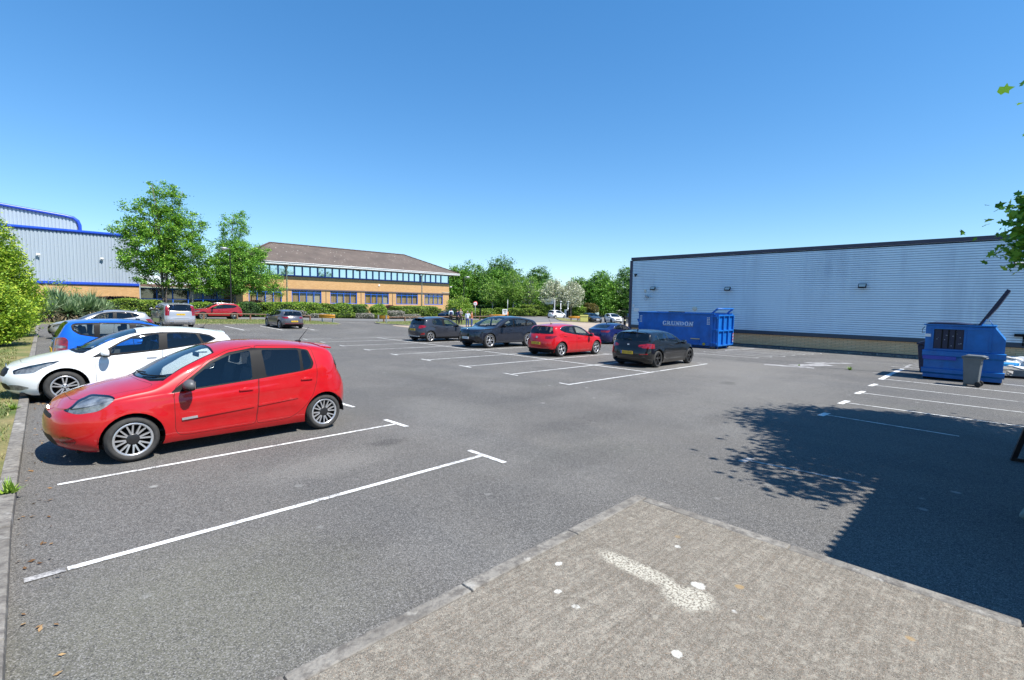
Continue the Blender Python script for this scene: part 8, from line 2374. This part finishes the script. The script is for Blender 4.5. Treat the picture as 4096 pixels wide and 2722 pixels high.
def person(x, y, yaw, H, top, trousers, hair, label, pose='stand', vest=None, turn=0):
    p = empty('person', (x, y, gz(x, y)+(.08 if y > 44 else .01)), R(yaw)); tag(p, label, 'person', 'people standing in a group in the lot')
    k = H/1.75
    S = lambda *v: tuple(a*k for a in v)
    # facing +x, left is +y
    if pose == 'crossed': arms = {1: [(0.0, .20, 1.42), (.0, .25, 1.16), (.20, .10, 1.14), (.22, -.06, 1.17)], -1: [(0, -.20, 1.42), (0, -.25, 1.16), (.21, -.08, 1.19), (.20, .08, 1.22)]}
    elif pose == 'phone': arms = {1: [(0, .20, 1.42), (.02, .25, 1.15), (.05, .22, .92), (.08, .21, .84)], -1: [(0, -.20, 1.42), (.05, -.27, 1.17), (.16, -.20, 1.42), (.12, -.13, 1.53)]}
    elif pose == 'hips': arms = {1: [(0, .20, 1.42), (-.06, .33, 1.18), (.06, .20, 1.02), (.09, .15, 1.0)], -1: [(0, -.20, 1.42), (-.02, -.25, 1.15), (.05, -.24, .92), (.07, -.24, .84)]}
    else: arms = {1: [(0, .20, 1.42), (-.02, .25, 1.15), (.05, .25, .92), (.07, .25, .84)], -1: [(0, -.20, 1.42), (-.02, -.25, 1.15), (.06, -.24, .92), (.09, -.23, .84)]}
    V = [S(0, 0, .95), S(0, 0, 1.12), S(.01, 0, 1.30), S(0, 0, 1.44), S(.0, 0, 1.52), S(.015, 0, 1.585), S(.02, 0, 1.66), S(.01, 0, 1.72)]
    Ed = [(i, i+1) for i in range(7)]; r = [(.12, .15), (.105, .14), (.115, .16), (.08, .10), (.052, .052), (.062, .058), (.088, .075), (.06, .055)]
    def add(par, pts, rr):
        for q, ra in zip(pts, rr): V.append(S(*q)); r.append(ra); Ed.append((par, len(V)-1)); par = len(V)-1
        return par
    # nose and ears
    add(6, [(.118, 0, 1.635)], [.014]); add(6, [(.01, .085, 1.64)], [.018]); add(6, [(.01, -.085, 1.64)], [.018])
    hands = {}
    for s in (1, -1):
        w = add(3, arms[s], [.052, .042, .032, .036]); hands[s] = w
        a, b = Vector(arms[s][2]), Vector(arms[s][3]); d = (b-a).normalized(); sd = d.cross(Vector((0, 0, 1))); sd = sd.normalized() if sd.length > .1 else Vector((1, 0, 0))
        for j, ln in enumerate((.072, .085, .08, .062)):
            o = b+sd*(.03-.02*j); q1 = o+d*ln*.6; q2 = o+d*ln+Vector((0, 0, -.012)); add(w, [tuple(q1), tuple(q2)], [.0095, .008])
        q1 = b+sd*.045-d*.01; add(w, [tuple(q1), tuple(q1+d*.04+sd*.01)], [.010, .009])
        add(0, [(0, s*.10, .88), (.01, s*.115, .49), (-.015, s*.12, .09), (.13, s*.14, .035)], [.085, .056, .042, .036])
    skin_mesh('body', V, Ed, [tuple(q*k for q in (a if isinstance(a, tuple) else (a, a))) for a in r], SKIN, p)
    # shirt or jacket
    V2 = [S(0, 0, .90), S(0, 0, 1.10), S(.012, 0, 1.30), S(0, 0, 1.43), S(0, 0, 1.49)]; E2 = [(i, i+1) for i in range(4)]; r2 = [(.145, .175), (.13, .165), (.14, .185), (.10, .13), (.066, .066)]
    for s in (1, -1):
        V2 += [S(*q) for q in arms[s][:3]]; b = len(V2)-3; E2 += [(3, b), (b, b+1), (b+1, b+2)]; r2 += [(.075, .075), (.060, .060), (.047, .047)]
    skin_mesh('top', V2, E2, [(a*k, b*k) for a, b in r2], top, p)
    if vest is not None: skin_mesh('waistcoat', V2[:4], E2[:3], [(a*k*1.08, b*k*1.06) for a, b in r2[:4]], vest, p)
    V3 = [S(0, 0, .98), S(0, 0, .90)]; E3 = [(0, 1)]; r3 = [(.128, .162), (.13, .165)]
    for s in (1, -1):
        V3 += [S(0, s*.10, .82), S(.012, s*.115, .49), S(-.015, s*.12, .10)]; b = len(V3)-3; E3 += [(1, b), (b, b+1), (b+1, b+2)]; r3 += [(.105, .10), (.078, .075), (.066, .064)]
    skin_mesh('trousers', V3, E3, [(a*k, b*k) for a, b in r3], trousers, p)
    for s in (1, -1):
        m = MB(); m.sphere((.05*k, s*.135*k, .045), .14*k, 12, 8, sc_=(1.0, .36, .42)); m.build('shoe', TRIM, p)
    m = MB(); m.sphere((-.012*k, 0, 1.675*k), .105*k, 14, 10, sc_=(1.0, .86, .98)); hr = m.build('hair', hair, p)
    for v in hr.data.vertices:       # hairline: leave the face clear
        if v.co.x > .035*k and v.co.z < 1.70*k: v.co.x = .035*k
        if v.co.z < 1.60*k: v.co.z = 1.60*k
    m = MB()
    for s in (1, -1): m.sphere((.098*k, s*.032*k, 1.655*k), .010*k, 6, 4)
    m.build('eye', BLK, p); 
    m = MB(); m.box((.098*k, 0, 1.595*k), (.012, .045*k, .008)); m.build('mouth', plain('lips', (.35, .13, .11), .6), p)
    return p
def people():
    navy = plain('navy_cloth', (.012, .022, .085), .9); lb = plain('pale_blue_shirt', (.55, .66, .80), .85); bl = plain('mid_blue_shirt', (.22, .33, .55), .85); gr = plain('grey_jumper', (.20, .205, .20), .9)
    jean = plain('blue_jeans', (.03, .06, .19), .9); dk = plain('dark_trousers', (.013, .014, .02), .9); tan = plain('tan_jacket', (.36, .13, .045), .85); bhair = plain('brown_hair', (.05, .028, .016), .7); ghair = plain('grey_hair', (.20, .18, .165), .8); dhair = plain('dark_hair', (.015, .012, .010), .7)
    person(37.4, 48.4, 60, 1.74, lb, dk, dhair, 'man in a pale blue shirt under a dark waistcoat, leftmost of the group', 'stand', navy)
    person(36.2, 45.6, 35, 1.75, navy, dk, bhair, 'man in a navy jumper seen from behind, second from the left', 'hips')
    person(36.9, 45.9, 215, 1.84, gr, dk, bhair, 'tall bearded man in a grey jumper with folded arms', 'crossed')
    person(34.7, 41.95, 40, 1.74, lb, jean, ghair, 'grey haired man in a pale shirt and blue jeans, seen from behind', 'phone')
    person(35.5, 42.2, -60, 1.72, tan, jean, bhair, 'person in a tan jacket at the right end of the group', 'phone')
# ------------------------------------------------------------------ build all, light, camera
build_ground(); warehouse(); office(); left_shed(); corrugated_shed(); build_cars(); props(); vegetation(); people()

w = bpy.data.worlds.new('World'); sc.world = w; w.use_nodes = True
nt = w.node_tree; sky = nt.nodes.new('ShaderNodeTexSky'); sky.sky_type = 'NISHITA'; sky.sun_disc = False
SUN_EL, SUN_AZ = 56.0, -76.0
sky.sun_elevation = R(SUN_EL); sky.sun_rotation = R(90-SUN_AZ)
sky.air_density = 1.0; sky.dust_density = 0.0; sky.ozone_density = 3.0; sky.altitude = 0
hs = nt.nodes.new('ShaderNodeHueSaturation'); hs.inputs['Saturation'].default_value = 1.3
nt.links.new(sky.outputs[0], hs.inputs['Color']); gm = nt.nodes.new('ShaderNodeGamma'); gm.inputs['Gamma'].default_value = 0.78; nt.links.new(hs.outputs[0], gm.inputs['Color']); tn = nt.nodes.new('ShaderNodeMix'); tn.data_type = 'RGBA'; tn.blend_type = 'MULTIPLY'; tn.inputs['Factor'].default_value = 1.0; tn.inputs[7].default_value = (.84, 1.0, 1.15, 1); nt.links.new(gm.outputs[0], tn.inputs[6]); nt.links.new(tn.outputs[2], nt.nodes['Background'].inputs[0]); nt.nodes['Background'].inputs[1].default_value = 0.122
sun = bpy.data.lights.new('sun', 'SUN'); sun.energy = 4.3; sun.angle = R(.5); sun.color = (1, .955, .88)
so = bpy.data.objects.new('sun', sun); link(so)
d = Vector((math.cos(R(SUN_EL))*math.cos(R(SUN_AZ)), math.cos(R(SUN_EL))*math.sin(R(SUN_AZ)), math.sin(R(SUN_EL))))
so.rotation_euler = d.to_track_quat('Z', 'Y').to_euler()

cam = bpy.data.cameras.new('camera'); co = bpy.data.objects.new('camera', cam); link(co); sc.camera = co
cam.sensor_fit = 'HORIZONTAL'; cam.sensor_width = 36.0; cam.lens = 1969/4096*36; cam.clip_start = .05; cam.clip_end = 6000
pt, rl, az = R(4.27), R(0.91), R(45.2)
fw = Vector((math.cos(az)*math.cos(pt), math.sin(az)*math.cos(pt), -math.sin(pt)))
r0 = Vector((math.sin(az), -math.cos(az), 0)); u0 = r0.cross(fw)
rt = r0*math.cos(rl)+u0*math.sin(rl); up = u0*math.cos(rl)-r0*math.sin(rl)
co.matrix_world = Matrix((rt, up, -fw)).transposed().to_4x4(); co.location = (0, 0, 2.1)
sc.view_settings.view_transform = 'Standard'; sc.view_settings.look = 'None'; sc.view_settings.gamma = 1; sc.view_settings.use_curve_mapping = False
sc.view_settings.exposure = 0.95
sc.render.engine = 'CYCLES'; sc.render.filter_size = 1.1; sc.cycles.use_denoising = True; sc.cycles.max_bounces = 8; sc.cycles.transparent_max_bounces = 16
sc.cycles.caustics_reflective = False; sc.cycles.caustics_refractive = False
